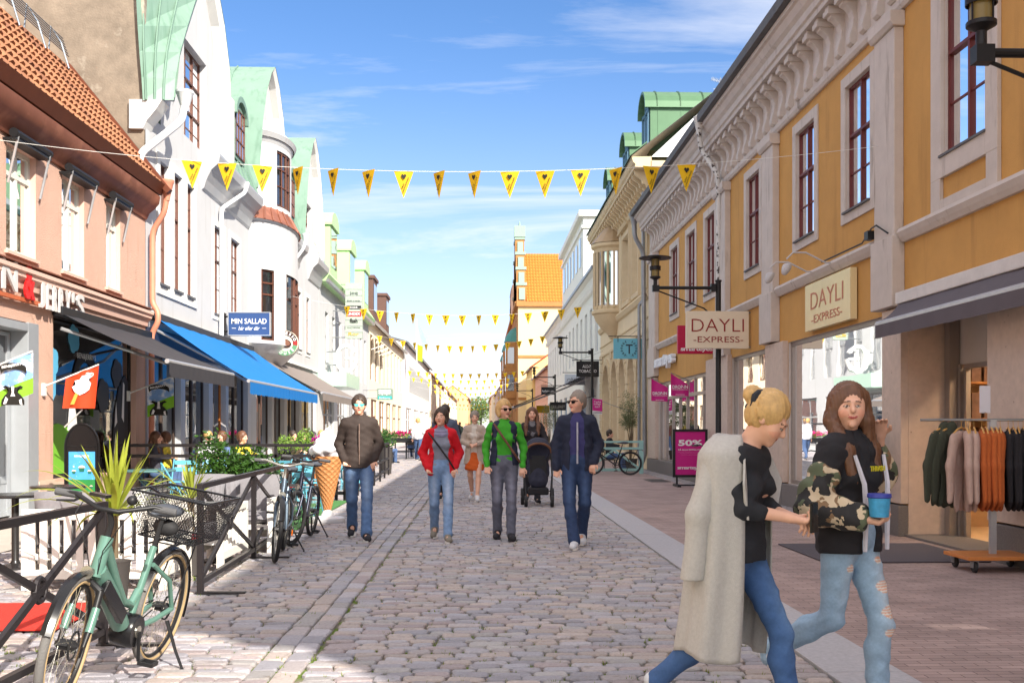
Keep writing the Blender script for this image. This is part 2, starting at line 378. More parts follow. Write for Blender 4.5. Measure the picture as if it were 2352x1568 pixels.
    for _ in range(1500):
        if random.random() < 0.75: x = random.uniform(-4.2, 1.9); yy = 3.9+random.random()**1.8*14
        else: x, yy = random.uniform(-3.0, -2.5), random.uniform(5, 14)
        for k in range(random.randint(3, 7)):
            a = random.uniform(0, 2*pi); r = random.uniform(0, .02); h = random.uniform(0.008, 0.026); px_, py_ = x+cos(a)*r*1.8, yy+sin(a)*r
            dx, dy = cos(a)*.012, sin(a)*.012; b = len(V3)
            V3 += [(px_-dy*.35, py_+dx*.35, -.012), (px_+dy*.35, py_-dx*.35, -.012), (px_+dx, py_+dy, h-.006)]; F3.append((b, b+1, b+2))
    o = mesh_obj('joint_grass', V3, F3, M('grass', srgb(112, 128, 42), 0.7, var=0.3, vs=9, trans=0.3)); tag(o, 'short grass and moss tufts growing between the setts', 'grass', kind='stuff')
ground()
# ================================================================ BUILDINGS
from mathutils.geometry import delaunay_2d_cdt
def inpoly(x, y, P):
    c = False; n = len(P)
    for i in range(n):
        x1, y1 = P[i]; x2, y2 = P[(i+1) % n]
        if (y1 > y) != (y2 > y) and x < (x2-x1)*(y-y1)/(y2-y1)+x1: c = not c
    return c
class Plane:   # vertical wall plane: along-axis coordinate a, height z, d = distance out of the wall face (towards the viewer of the wall)
    def __init__(s, ax, pos, out): s.ax, s.pos, s.out = ax, pos, out
    def p(s, a, z, d=0):
        q = s.pos+s.out*d
        return (q, a, z) if s.ax == 'X' else (a, q, z)
    def box(s, m, a0, a1, z0, z1, d0, d1):
        p = s.p(a0, z0, d0); q = s.p(a1, z1, d1); return m.box(p[0], q[0], p[1], q[1], p[2], q[2])
    def ux(s): return ((0, 1, 0) if s.out > 0 else (0, -1, 0)) if s.ax == 'X' else ((1, 0, 0) if s.out < 0 else (-1, 0, 0))
def rect(a0, a1, z0, z1): return [(a0, z0), (a1, z0), (a1, z1), (a0, z1)]
def arch(a0, a1, z0, z1, n=10):
    r = abs(a1-a0)/2; c = (a0+a1)/2; return [(a0, z0), (a1, z0)]+[(c+r*cos(pi*i/n), z1-r+r*sin(pi*i/n)) for i in range(n+1)]
def facade(name, pl, outer, holes, mat, parent, depth=0.2, reveal=None):
    pts = []; edges = []
    for poly in [outer]+holes:
        b = len(pts); pts += [Vector(q) for q in poly]; edges += [(b+i, b+(i+1) % len(poly)) for i in range(len(poly))]
    r = delaunay_2d_cdt(pts, edges, [], 0, 1e-6)
    m = MB(); V = [pl.p(v.x, v.y) for v in r[0]]; F = []
    for f in r[2]:
        cx = sum(r[0][i].x for i in f)/3; cy = sum(r[0][i].y for i in f)/3
        if inpoly(cx, cy, outer) and not any(inpoly(cx, cy, h) for h in holes): F.append(tuple(f))
    m.add(V, F)
    m.m = 1 if reveal else 0
    for h in holes:
        for i in range(len(h)):
            a, b = h[i], h[(i+1) % len(h)]
            m.quad(pl.p(*a), pl.p(*b), pl.p(*b, -depth), pl.p(*a, -depth))
    return m.build(name, [mat, reveal] if reveal else [mat], parent)
G_UP = glassmat('glass_upper', 0.72, (0.03, 0.035, 0.045), wav=0.05)
G_SHOP = glassmat('glass_shop', 0.40, (0.05, 0.045, 0.04), through=0.7, tcol=(0.8, 0.8, 0.8), wav=0.06)
G_DARK = glassmat('glass_dark', 0.12, (0.02, 0.02, 0.022), through=0.5, tcol=(.7, .7, .7), wav=0.05)
G_FAR = glassmat('glass_far', 0.25, (0.05, 0.06, 0.08))
def window(pl, a0, a1, z0, z1, fm, parent, cols=2, trans=(), fw=0.06, bars=(), glass=None, d=-0.15, sill=None, archd=False, curtain=None, name='window'):
    if a0 > a1: a0, a1 = a1, a0
    m = MB(); t = 0.05
    pl.box(m, a0, a0+fw, z0, z1, d-t, d+.004); pl.box(m, a1-fw, a1, z0, z1, d-t, d+.01)
    pl.box(m, a0+fw, a1-fw, z0, z0+fw, d-t, d+.01)
    if not archd: pl.box(m, a0+fw, a1-fw, z1-fw, z1, d-t, d+.01)
    for i in range(1, cols):
        c = a0+(a1-a0)*i/cols; pl.box(m, c-fw*.55, c+fw*.55, z0+fw, z1-fw*.5, d-t, d+.02)
    for tz in trans: pl.box(m, a0+fw, a1-fw, z0+(z1-z0)*tz-fw*.5, z0+(z1-z0)*tz+fw*.5, d-t, d+.026)
    for tz in bars: pl.box(m, a0+fw, a1-fw, z0+(z1-z0)*tz-.012, z0+(z1-z0)*tz+.012, d-t, d-.004)
    w_ = m.build(name, fm, parent)
    g = MB(); g.quad(pl.p(a0+fw*.5, z0+fw*.5, d-t*.35), pl.p(a1-fw*.5, z0+fw*.5, d-t*.35), pl.p(a1-fw*.5, z1-fw*.5, d-t*.35), pl.p(a0+fw*.5, z1-fw*.5, d-t*.35))
    g.build('pane', glass or G_UP, w_)
    if curtain:
        g = MB()
        for (c0, c1) in ((a0+fw, a0+(a1-a0)*.33), (a1-(a1-a0)*.33, a1-fw)):
            n = 8
            for i in range(n):
                x0 = c0+(c1-c0)*i/n; x1 = c0+(c1-c0)*(i+1)/n
                g.quad(pl.p(x0, z0+.05, d-.12-(i % 2)*.03), pl.p(x1, z0+.05, d-.12-((i+1) % 2)*.03), pl.p(x1, z1-.05, d-.12-((i+1) % 2)*.03), pl.p(x0, z1-.05, d-.12-(i % 2)*.03))
        g.build('curtain', curtain, w_)
    if sill: s_ = MB(); pl.box(s_, a0-.05, a1+.05, z0-.05, z0-.003, d, .05); s_.build('sill', sill, w_)
    return w_
def trimframe(m, pl, a0, a1, z0, z1, w, d, sides='LRTB'):
    if a0 > a1: a0, a1 = a1, a0
    pl.box(m, a0-w, a0, z0-w, z1+w, 0.0, d); pl.box(m, a1, a1+w, z0-w, z1+w, 0.0, d)
    pl.box(m, a0, a1, z1, z1+w, 0.0, d); pl.box(m, a0, a1, z0-w, z0, 0.0, d)
def extr(pl, prof, a0, a1, m):   # prof [(d,z)] extruded along the wall
    p = [pl.p(a0, z, d) for d, z in prof]; q = pl.p(a1, 0); p0 = pl.p(a0, 0)
    return m.prism(p, (q[0]-p0[0], q[1]-p0[1], 0))
white = M('white_render', srgb(214, 213, 208), 0.85, var=0.05, vs=1.2, bump=0.15, bs=40)
grey_trim = M('pale_stone_trim', srgb(196, 186, 178), 0.8, var=0.10, vs=3, bump=0.2, bs=60, stain=srgb(132, 120, 108), ss=1.6, sth=(0.58, 0.78), st=(3, 3, .5))
ochre = M('ochre_render', srgb(198, 150, 84), 0.9, var=0.10, vs=1.5, bump=0.7, bs=120, stain=srgb(160, 118, 66), ss=1.0, sth=(0.56, 0.86), st=(3, 3, .35))
redwood = M('oxblood_paint', srgb(98, 36, 34), 0.5, var=0.1)
brownwood = M('brown_paint', srgb(96, 58, 44), 0.5, var=0.1)
slate = M('slate_edge', srgb(92, 92, 94), 0.7, var=0.2, vs=4)
zinc = M('zinc', srgb(150, 152, 156), 0.4, 0.6, var=0.12, vs=6)
trav = M('travertine', srgb(196, 176, 162), 0.55, var=0.12, vs=9, stain=srgb(120, 92, 80), ss=14, sth=(0.66, 0.72))
granite = M('granite_plinth', srgb(110, 104, 102), 0.6, var=0.2, vs=40)
black = M('black_metal', srgb(36, 36, 38), 0.45, 0.3, var=0.1)
cream = M('cream_render', srgb(218, 200, 168), 0.85, var=0.07, vs=1.6, bump=0.2, bs=60)
cream2 = M('cream_trim', srgb(206, 186, 152), 0.85, var=0.08, vs=3)
greenroof = M('green_sheet_roof', srgb(78, 112, 82), 0.45, 0.15, var=0.1, vs=2)
copper = M('mint_copper', srgb(118, 146, 130), 0.55, 0.05, var=0.09, vs=1.5, stain=srgb(84, 118, 98), ss=1.1, sth=(0.52, 0.8), st=(4, 4, .4))
limegreen = M('pale_green_sheet', srgb(172, 208, 150), 0.6, 0.05, var=0.06, vs=1.5)
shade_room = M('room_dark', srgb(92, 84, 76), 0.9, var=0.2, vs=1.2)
curt = M('white_curtain', srgb(214, 214, 210), 0.9, var=0.05)
def downpipe(pts, mat, name, label, r=0.055, hop=True, group=None):
    P = [Vector(q) for q in pts]
    t = thing(name, label, 'drainpipe', tuple(P[-1]), group=group)
    q = [P[0]]
    for i in range(1, len(P)-1):   # rounded elbows
        a = (P[i-1]-P[i]).normalized(); b = (P[i+1]-P[i]).normalized(); d = min(.14, (P[i-1]-P[i]).length*.4, (P[i+1]-P[i]).length*.4)
        for k in range(5): s = k/4; q.append((P[i]+a*d)*(1-s)**2+P[i]*2*s*(1-s)+(P[i]+b*d)*s*s)
    q.append(P[-1]); m = MB(); m.tube([tuple(v) for v in q], r, 12); m.build('pipe', mat, t, smooth=True)
    if hop:
        m = MB(); m.lathe([(r*.9, -.28), (r*1.1, -.2), (r*2.2, .08), (r*2.4, .1), (r*2.4, .15), (r*2.1, .15), (0, .12)], tuple(P[0]+Vector((0, 0, .1))), 16); m.build('hopper', mat, t, smooth=True)
    m = MB(); L = [v for v in P if True]
    a, b = P[-2], P[-1]
    n = max(1, int((a-b).length/1.8))
    for i in range(n): c = a+(b-a)*((i+.5)/n); m.lathe([(r+.001, -.02), (r+.012, -.02), (r+.012, .02), (r+.001, .02)], tuple(c), 12)
    m.build('clamp', mat, t)
    return t
# ---------------------------------------------------------------- ochre building on the right
def ochre_building():
    Y0, Y1 = -3.2, 33.7; pl = Plane('X', XR, -1)
    B = thing('ochre_building', 'long ochre rendered two storey building with red framed windows and stone scroll cornice', 'building', (XR, 15, 0))
    wins = [(2169, 2272), (1944, 2002), (1830, 1873), (1716, 1746), (1621, 1643), (1578.6, 1597.7), (1542, 1558)]
    W_ = []
    for i, (a, b) in enumerate(wins): W_.append((wy(b, XR), wy(a, XR), 4.63, 6.62 if i == 0 else 6.5))
    W_ += [(8.6, 9.7, 4.63, 6.62), (5.5, 6.6, 4.63, 6.62), (2.4, 3.5, 4.63, 6.62)]
    holes = [rect(*q) for q in W_]
    shop = [(13.95, 18.55, 0.40, 2.92), (19.75, 22.75, 0.40, 2.92), (25.0, 32.3, 0.35, 2.75), (11.0, 13.3, 0.0, 3.05), (5.9, 10.0, 0.4, 2.92), (0, 4.5, .4, 2.92)]
    holes += [rect(*q) for q in shop]
    facade('wall', pl, rect(Y0, Y1, 0, 7.85), holes, ochre, B, 0.18, grey_trim)
    m = MB(); m.box(XR, 14, Y1-.01, Y1-.2, 0, 8); m.box(XR, 14, Y0, Y0+.2, 0, 8); m.quad((14, Y0, 0), (14, Y1, 0), (14, Y1, 9), (14, Y0, 9)); m.build('side_wall', cream, B)
    for i, q in enumerate(W_):
        window(pl, *q, redwood, B, cols=2, trans=(.60,), bars=(.3,), fw=.04, sill=None, curtain=curt, d=-.055)
    for i, q in enumerate(W_):
        m = MB()
        if q[3] > 6.55:
            w = .27; trimframe(m, pl, *q, w, .05); a0, a1 = q[0], q[1]
            m2 = MB(); pl.box(m, a0-w, a0-.02, 3.98, q[2]-w, 0, .05); pl.box(m, a1+.02, a1+w, 3.98, q[2]-w, 0, .05); pl.box(m, a0-.02, a1+.02, 3.98, 4.1, 0, .05)
        else: trimframe(m, pl, *q, .17, .03)
        m.build('window_surround', grey_trim, B, bevel=.006)
        m = MB(); pl.box(m, q[0]-.02, q[1]+.02, q[2]-.03, q[2]-.001, -.1, .07); m.build('sill_flashing', slate, B)
    # frieze and cornice
    m = MB(); extr(pl, [(0, 6.83), (.05, 6.83), (.08, 6.88), (.08, 6.97), (.03, 7.0), (0, 7.0)], Y0, Y1, m)
    extr(pl, [(.0, 7.0), (.035, 7.0), (.035, 7.74), (0, 7.74)], Y0, Y1, m)
    extr(pl, [(0, 7.745), (.34, 7.745), (.34, 7.83), (.38, 7.85), (.38, 7.97), (.44, 8.02), (.50, 8.12), (.55, 8.14), (.55, 8.22), (0, 8.22)], Y0, Y1, m)
    m.build('cornice', grey_trim, B, bevel=.004)
    m = MB(); m.prism([pl.p(0, z, d) for d, z in [(0, 6.97), (.10, 6.97), (.14, 7.0), (.15, 7.07), (.13, 7.15), (.10, 7.25), (.09, 7.36), (.12, 7.46), (.19, 7.53), (.25, 7.56), (.25, 7.60), (.29, 7.62), (.29, 7.742), (0, 7.742)]], (0, .17, 0))
    m.prism([pl.p(-.03, z, d) for d, z in [(0, 7.6), (.31, 7.6), (.31, 7.68), (0, 7.68)]], (0, .23, 0))
    y = 8.4; c0 = m.build('scroll_bracket', grey_trim, B, bevel=.008); c0.location.y = y; y += .51
    while y < 33.3:
        c = c0.copy(); C.objects.link(c); c.parent = B; c.location.y = y; y += .51
    # gutter and roof
    m = MB(); extr(pl, [(.50, 8.225), (.66, 8.225), (.68, 8.36), (.50, 8.40)], Y0-.1, Y1+.05, m)
    m.build('gutter', slate, B)
    m = MB(); m.quad(pl.p(Y0-.1, 8.33, .62), pl.p(Y1+.1, 8.33, .62), (10.5, Y1+.1, 11.6), (10.5, Y0-.1, 11.6)); m.quad((10.5, Y0-.1, 11.6), (10.5, Y1+.1, 11.6), (15, Y1+.1, 8.2), (15, Y0-.1, 8.2))
    m.poly([(XR, Y0, 8.2), (10.5, Y0, 11.55), (15, Y0, 8.2)]); m.poly([(XR, Y1, 8.2), (10.5, Y1, 11.55), (15, Y1, 8.2)])
    for i in range(int((Y1-Y0)/.45)):
        y = Y0+i*.45; m.box(4.84, 5.2, y, y+.43, 8.365+.002, 8.40)
    m.build('roof', slate, B)
    # pilasters
    def pil(a, b, name='pilaster'):
        m = MB(); ya, yb = wy(b, XR), wy(a, XR)
        pl.box(m, ya, yb, 3.05, 6.62, 0, .13); extr(pl, [(0, 6.62), (.16, 6.62), (.2, 6.68), (.2, 6.82), (0, 6.82)], ya-.05, yb+.05, m)
        pl.box(m, ya-.03, yb+.03, 2.98, 3.9, 0, .17); m.build(name, grey_trim, B, bevel=.01)
    pil(2029, 2076); pil(1764, 1790); pil(1655, 1678); pil(1499, 1513)
    # string course in lengths between pilasters
    m = MB(); cuts = [Y0, wy(2076, XR), wy(2029, XR), wy(1790, XR), wy(1764, XR), wy(1678, XR), wy(1655, XR), Y1]
    for a, b in ((Y0, cuts[1]-.06), (cuts[2]+.06, cuts[3]-.06), (cuts[4]+.06, cuts[5]-.06), (cuts[6]+.06, 32.6)):
        extr(pl, [(0, 3.80), (.05, 3.80), (.09, 3.86), (.12, 3.92), (.10, 3.97), (0, 3.98)], a, b, m)
    m.build('string_course', grey_trim, B)
    # ground floor stone and shopfronts
    for a, b in ((13.3, 13.93), (18.57, 19.73), (22.77, 24.98), (10.2, 11.0), (32.32, 33.7), (4.52, 5.88)):
        zt = 2.95 if a != 22.77 else 3.0
        m = MB(); pl.box(m, a, b, .42, zt, 0, .10); m.build('stone_pier', trav, B, bevel=.004)
    m = MB(); m.box(XR+.002, 6.1, 13.294, 13.34, 0.003, 3.04); m.build('entrance_lining', trav, B); m = MB(); m.box(XR+.002, 6.1, 10.96, 11.006, 0.003, 3.04)
    m.build('entrance_lining', trav, B, bevel=.004)
    m = MB()
    for a, b in ((13.3, 18.55), (18.57, 24.98), (5.0, 10.9), (24.99, 33.7)): pl.box(m, a, b, -.05, .40, 0, .13)
    m.build('plinth', granite, B, bevel=.005)
    alu = M('shopfront_aluminium', srgb(150, 140, 134), 0.4, 0.5, var=.06)
    window(pl, *shop[0], alu, B, cols=1, fw=.07, glass=G_SHOP, d=-.06, name='shop_window')
    window(pl, *shop[1], alu, B, cols=1, fw=.07, glass=G_SHOP, d=-.06, name='shop_window')
    window(pl, *shop[4], alu, B, cols=1, fw=.07, glass=G_SHOP, d=-.06, name='shop_window')
    ww = window(pl, *shop[2], alu, B, cols=7, trans=(.80,), fw=.09, glass=G_SHOP, d=-.08, name='shop_window')
    # entrance: back wall with glazed door
    pr = Plane('X', 6.1, -1); facade('entrance_wall', pr, rect(10.9, 13.3, 0, 3.05), [rect(11.75, 13.12, 0, 2.2)], M('panel_grey', srgb(186, 178, 172), .6, var=.05), B, .05)
    m = MB(); pr.box(m, 11.75, 11.82, 0, 2.2, -.04, .02); pr.box(m, 13.05, 13.12, 0, 2.2, -.04, .04); pr.box(m, 12.93, 12.98, 0, 2.2, -.04, .02); pr.box(m, 11.82, 12.93, 2.14, 2.2, -.04, .02); pr.box(m, 13.13, 13.27, 0.01, 3.0, .01, .14)
    d_ = m.build('door', alu, B); m = MB(); m.quad((6.12, 12.98, .05), (6.12, 13.05, .05), (6.12, 13.05, 2.15), (6.12, 12.98, 2.15)); m.build('pane', glassmat('gdoor', .06, (.3, .3, .3), .9), d_)
    m = MB(); m.ball((6.02, 11.9, 2.47), .09, 12, 8, (1, 1, .8)); m.build('entrance_light', black, B, smooth=True)
    m = MB(); m.box(5.45, 6.1, 10.9, 13.3, 0.004, .03); m.build('threshold', granite, B)
    # shop rooms behind glass
    m = MB()
    for a, b in ((14.6, 24.9), (24.95, 33.5), (5, 14.5)):
        m.quad((9.6, a, 0), (9.6, b, 0), (9.6, b, 3), (9.6, a, 3)); m.quad((5.7, a, 0), (9.6, a, 0), (9.6, a, 3), (5.7, a, 3)); m.quad((5.7, b, 0), (9.6, b, 0), (9.6, b, 3), (5.7, b, 3))
        m.quad((5.7, a, .01), (9.6, a, .01), (9.6, b, .01), (5.7, b, .01)); m.quad((5.7, a, 3), (9.6, a, 3), (9.6, b, 3), (5.7, b, 3))
    m.build('shop_interior', M('shop_room', srgb(206, 176, 140), .8, var=.1), B)
    for y in (8, 10, 12, 16, 18, 21, 27, 29.5, 32):
        m = MB(); m.box(6.8, 7.1, y, y+.8, 2.93, 2.96); m.build('ceiling_light', M('lamp_panel', (1, .8, .55), .5, var=0, emis=(1, .78, .5, 30)), B)
    m = MB()
    for z in (.5, 1.0, 1.5, 2.0): m.box(6.5, 8.6, 14.1, 14.45, z, z+.03)
    m.box(6.45, 6.5, 14.1, 14.45, .1, 2.3); m.box(8.6, 8.65, 14.1, 14.45, .1, 2.3); m.m = 1
    for z in (.53, 1.03, 1.53, 2.03):
        for k in range(12): m.box(6.55+k*.17, 6.68+k*.17, 14.12, 14.4, z, z+random.uniform(.1, .38))
    m.build('display_shelf', [M('shelfwood', srgb(176, 120, 70), .6), M('stock', srgb(120, 92, 80), .8, var=.5, vs=5)], B)
    m = MB()   # shelves and stock inside the shop
    for y in (8.5, 9.6, 10.8, 14.2, 15.6, 17, 20.4, 21.8, 26, 28, 30):
        for z in (.6, 1.1, 1.6): m.box(8.9, 9.4, y, y+.95, z, z+.04)
        m.m = 1
        for z in (.64, 1.14, 1.64):
            for k in range(5): m.box(9.0, 9.3, y+.05+k*.18, y+.18+k*.18, z, z+random.uniform(.08, .3))
        m.m = 0
    m.build('shop_shelf', [M('shelfwood', srgb(176, 120, 70), .6), M('stock', srgb(120, 92, 80), .8, var=.5, vs=5)], B)
    # clinging bits: cracked cable clamp on the big pilaster
    m = MB(); y = wy(2050, XR); m.tube([pl.p(y-.25, 3.95, .16), pl.p(y, 4.1, .22), pl.p(y+.3, 4.12, .17), pl.p(y+.9, 4.02, .08), pl.p(y+2.6, 4.02, .1)], .012, 6); m.box(5.3, 5.39, y+.36, y+.5, 3.98, 4.1); m.build('cable', black, B)
    # lettering on the wall
    lm = M('white_letter', srgb(226, 232, 240), .5, var=.03)
    text('smarteyes', pl.p(30.6, 3.32, .05), pl.ux(), (0, 0, 1), .42, lm, B, w=3.0, ext=.12, bold=.03, name='wall_lettering')
    return B
ochre_building()
pl = Plane('X', XR, -1)
p_hop = (4.9, wy(1606, 4.9), 8.12)
downpipe([p_hop, (4.95, p_hop[1]+.1, 7.7), (5.28, wy(1650, 5.28), 7.0), (5.33, wy(1651, 5.33), 6.6), (5.42, wy(1651.5, 5.42), 3.0)], M('peeling_white', srgb(206, 204, 200), .6, var=.1, stain=srgb(70, 62, 58), ss=9, sth=(.55, .58)), 'drainpipe', 'peeling white drainpipe running from the ochre building gutter to its middle pilaster')
downpipe([(4.98, 33.9, 8.1), (5.0, 33.9, 7.6), (5.3, 34.0, 7.1), (5.35, 34.0, .5), (5.2, 34.0, .1)], zinc, 'drainpipe', 'thick grey drainpipe at the joint of the ochre and cream buildings', r=.075)
downpipe([(5.38, 34.55, 9.2), (5.38, 34.55, 5.6), (5.25, 34.6, 5.45), (5.25, 34.6, .4), (5.3, 34.6, .05)], zinc, 'drainpipe', 'slim grey drainpipe on the near corner of the cream building', hop=False)
# ---------------------------------------------------------------- cream building with scroll eaves and oriel
def cream_building():
    Y0, Y1 = 33.72, 48; B = thing('cream_building', 'ornate cream building with round oriel, arched ground floor and green dormers', 'building', (XR, 40, 0))
    uw = [(1483-5, 1483+5), (1454, 1468), (1432, 1446)]
    W_ = [(wy(b, XR), wy(a, XR), 6.15, 8.6) for a, b in uw]+[(44.6, 45.7, 6.15, 8.6), (46.3, 47.3, 6.15, 8.6)]
    A = [arch(34.9, 36.6, .5, 4.1), arch(37.2, 38.7, .3, 4.1), arch(39.6, 41.2, .5, 4.1), arch(41.9, 43.6, .5, 4.1), arch(44.4, 46.8, .5, 4.1)]
    facade('wall', pl, rect(Y0, Y1, 0, 9.9), [rect(*q) for q in W_]+A, cream, B, .35, cream2)
    m = MB(); m.box(XR+.002, 14, Y0, Y0+.25, 0, 10); m.box(XR+.002, 14, Y1-.25, Y1, 0, 10); m.build('side_wall', M('end_wall', srgb(224, 186, 140), .85, var=.05), B)
    gf = M('pale_frame', srgb(206, 206, 196), .5)
    for q in W_: window(pl, *q, gf, B, cols=2, trans=(.62,), d=-.2)
    for a in A: window(pl, a[0][0], a[1][0], a[0][1], 4.0, brownwood, B, cols=2, trans=(.7,), glass=G_SHOP, d=-.33, archd=True, name='arched_window')
    m = MB()
    for q in W_:
        trimframe(m, pl, *q, .16, .06); extr(pl, [(0, q[3]+.3), (.15, q[3]+.3), (.22, q[3]+.4), (0, q[3]+.46)], q[0]-.25, q[1]+.25, m); pl.box(m, q[0]-.3, q[0]-.17, q[2]-.2, q[3]+.3, 0, .08); pl.box(m, q[1]+.17, q[1]+.3, q[2]-.2, q[3]+.3, 0, .08)
    extr(pl, [(0, 5.6), (.08, 5.65), (.14, 5.8), (.1, 5.88), (0, 5.92)], Y0, Y1, m); extr(pl, [(0, 9.0), (.07, 9.0), (.07, 9.08), (0, 9.08)], Y0, Y1, m)
    for z in np.arange(.5, 4.4, .42):   # rusticated bands
        for a, b in ((Y0, 34.85), (36.65, 37.15), (38.75, 39.55), (41.25, 41.85), (43.65, 44.35), (46.85, Y1)): pl.box(m, a+.03, b-.03, z, z+.38, 0, .05)
    for a in A:
        c = (a[0][0]+a[1][0])/2; r = (a[1][0]-a[0][0])/2; zc = 4.1-r
        for i in range(12):
            t0, t1 = pi*i/12+.02, pi*(i+1)/12-.02; q = [pl.p(c+rr*cos(t), zc+rr*sin(t), 0) for rr, t in ((r, t0), (r+.28, t0), (r+.28, t1), (r, t1))]; m.prism(q, (-.07, 0, 0))
    pl.box(m, Y0, Y1, 4.55, 4.62, 0, .06); pl.box(m, 34.2, Y1, 5.0, 5.05, 0, .04)
    m.build('mouldings', cream2, B)
    m = MB(); m.prism([pl.p(0, z, d) for d, z in [(0, 8.98), (.06, 8.98), (.08, 9.1), (.06, 9.25), (.14, 9.35), (.22, 9.36), (.26, 9.5), (.4, 9.6), (.48, 9.66), (.48, 9.8), (0, 9.8)]], (0, .16, 0))
    c0 = m.build('eave_bracket', cream2, B, bevel=.01); c0.location.y = -0+34.05
    y = 34.6
    while y < 47.9: c = c0.copy(); C.objects.link(c); c.parent = B; c.location.y = y; y += .56
    m = MB(); extr(pl, [(0, 9.8), (.52, 9.8), (.52, 9.9), (.58, 9.95), (.62, 10.05), (.62, 10.12), (0, 10.14)], Y0-.12, Y1, m); m.build('cornice', cream2, B)
    m = MB(); m.box(5.5, 9.0, Y0-.16, Y0-.003, 9.8, 10.0); m.box(5.6, 8.8, Y0-.1, Y0-.003, 9.35, 9.5)
    for x in (6.3, 7.6, 8.7): m.box(x, x+.22, Y0-.14, Y0-.003, 9.3, 9.8)
    m.build('end_cornice', cream2, B)
    roofm = M('pale_metal_roof', srgb(200, 202, 204), .5, .2, var=.04)
    m = MB(); m.quad((4.86, Y0-.15, 10.15), (4.86, Y1, 10.15), (9.0, Y1, 13.4), (9.0, Y0-.15, 13.4)); m.quad((9.0, Y0-.15, 13.4), (9.0, Y1, 13.4), (14, Y1, 10.2), (14, Y0-.15, 10.2)); m.poly([(5.5, Y0-.1, 10.13), (9.0, Y0-.1, 13.38), (14, Y0-.1, 10.13)])
    m.build('roof', roofm, B)
    m = MB(); m.box(4.80, 5.35, Y0-.2, Y1, 10.14, 10.18); m.xf(lambda x, y, z: (x, y, z+(x-4.80)*.78)); m.build('roof_edge', greenroof, B)
    # dormers
    for yc in (36.3, 41.3, 46.9):
        hw = .75; X0 = 5.78; zb, zt = 10.85, 12.35; prof = [(yc-hw, zb), (yc-hw, zt)]+[(yc-hw*cos(pi*i/8), zt+.62*sin(pi*i/8)) for i in range(1, 8)]+[(yc+hw, zt), (yc+hw, zb)]
        m = MB(); m.prism([(X0, a, b) for a, b in prof], (3.2, 0, 0))
        for k in range(4): m.box(X0+.25+k*.8, X0+.28+k*.8, yc-hw-.012, yc-hw-.002, zb, zt)
        D_ = m.build('dormer', greenroof, B)
        m = MB(); n = 10; ro = [(yc-(hw+.12)*cos(pi*i/n), zt-.05+.74*sin(pi*i/n)) for i in range(n+1)]; ri = [(yc-(hw+.02)*cos(pi*i/n), zt-.05+.65*sin(pi*i/n)) for i in range(n+1)]
        m.prism([(X0-.2, a, b) for a, b in ro+ri[::-1]], (3.4, 0, 0))
        for k in range(4): m.prism([(X0+.2+k*.8, a, b+.03) for a, b in ro+ro[::-1]], (.04, 0, 0))
        m.build('dormer_roof', greenroof, D_)
        m = MB(); m.prism([(X0-.03, a, b) for a, b in [(yc-.6, zb+.2), (yc-.6, zt)]+[(yc-.6*cos(pi*i/8), zt+.5*sin(pi*i/8)) for i in range(1, 8)]+[(yc+.6, zt), (yc+.6, zb+.2)]], (.025, 0, 0)); m.build('dormer_window', G_UP, D_)
        m = MB(); m.box(X0-.07, X0-.03, yc-.03, yc+.03, zb+.2, zt+.5); m.box(X0-.07, X0-.03, yc-.6, yc+.6, zt-.1, zt-.03); m.box(X0-.075, X0-.02, yc-.68, yc-.6, zb+.1, zt+.05); m.box(X0-.075, X0-.02, yc+.6, yc+.68, zb+.1, zt+.05); m.build('dormer_frame', M('blue_frame', srgb(70, 108, 128), .5), D_)
    # oriel
    yc = 42.5; r = .85
    m = MB(); m.lathe([(r+.02, 5.95), (r+.1, 6.0), (r+.1, 6.1), (r, 6.15), (r, 6.3)], (XR-.05, yc, 0), 20); m.lathe([(r, 8.45), (r, 8.6), (r+.12, 8.68), (r+.12, 8.8), (r, 8.82)], (XR-.05, yc, 0), 20)
    for k in range(10):
        a = pi*.5+pi*(k+.5)/10; m.tube([(XR-.05+r*cos(a), yc+r*sin(a), 6.2), (XR-.05+r*cos(a), yc+r*sin(a), 8.5)], .05, 4)
    m.lathe([(.05, 4.95), (.22, 5.0), (.28, 5.15), (.55, 5.4), (.8, 5.75), (r+.02, 5.95)], (XR-.05, yc, 0), 20)
    m.build('oriel', cream2, B, smooth=True)
    m = MB(); m.lathe([(r-.03, 6.3), (r-.03, 8.45)], (XR-.05, yc, 0), 20); m.build('oriel_glazing', G_UP, B)
    m = MB(); m.lathe([(r+.14, 8.82), (r*.75, 9.25), (r*.45, 9.5), (.3, 9.55), (.02, 9.75)], (XR-.05, yc, 0), 14); m.build('oriel_roof', M('tan_metal', srgb(176, 150, 116), .5, .2), B)
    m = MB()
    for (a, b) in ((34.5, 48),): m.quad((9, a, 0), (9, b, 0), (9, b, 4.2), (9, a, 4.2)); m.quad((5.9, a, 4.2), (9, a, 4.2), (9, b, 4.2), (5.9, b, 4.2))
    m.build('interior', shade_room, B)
    return B
cream_building()
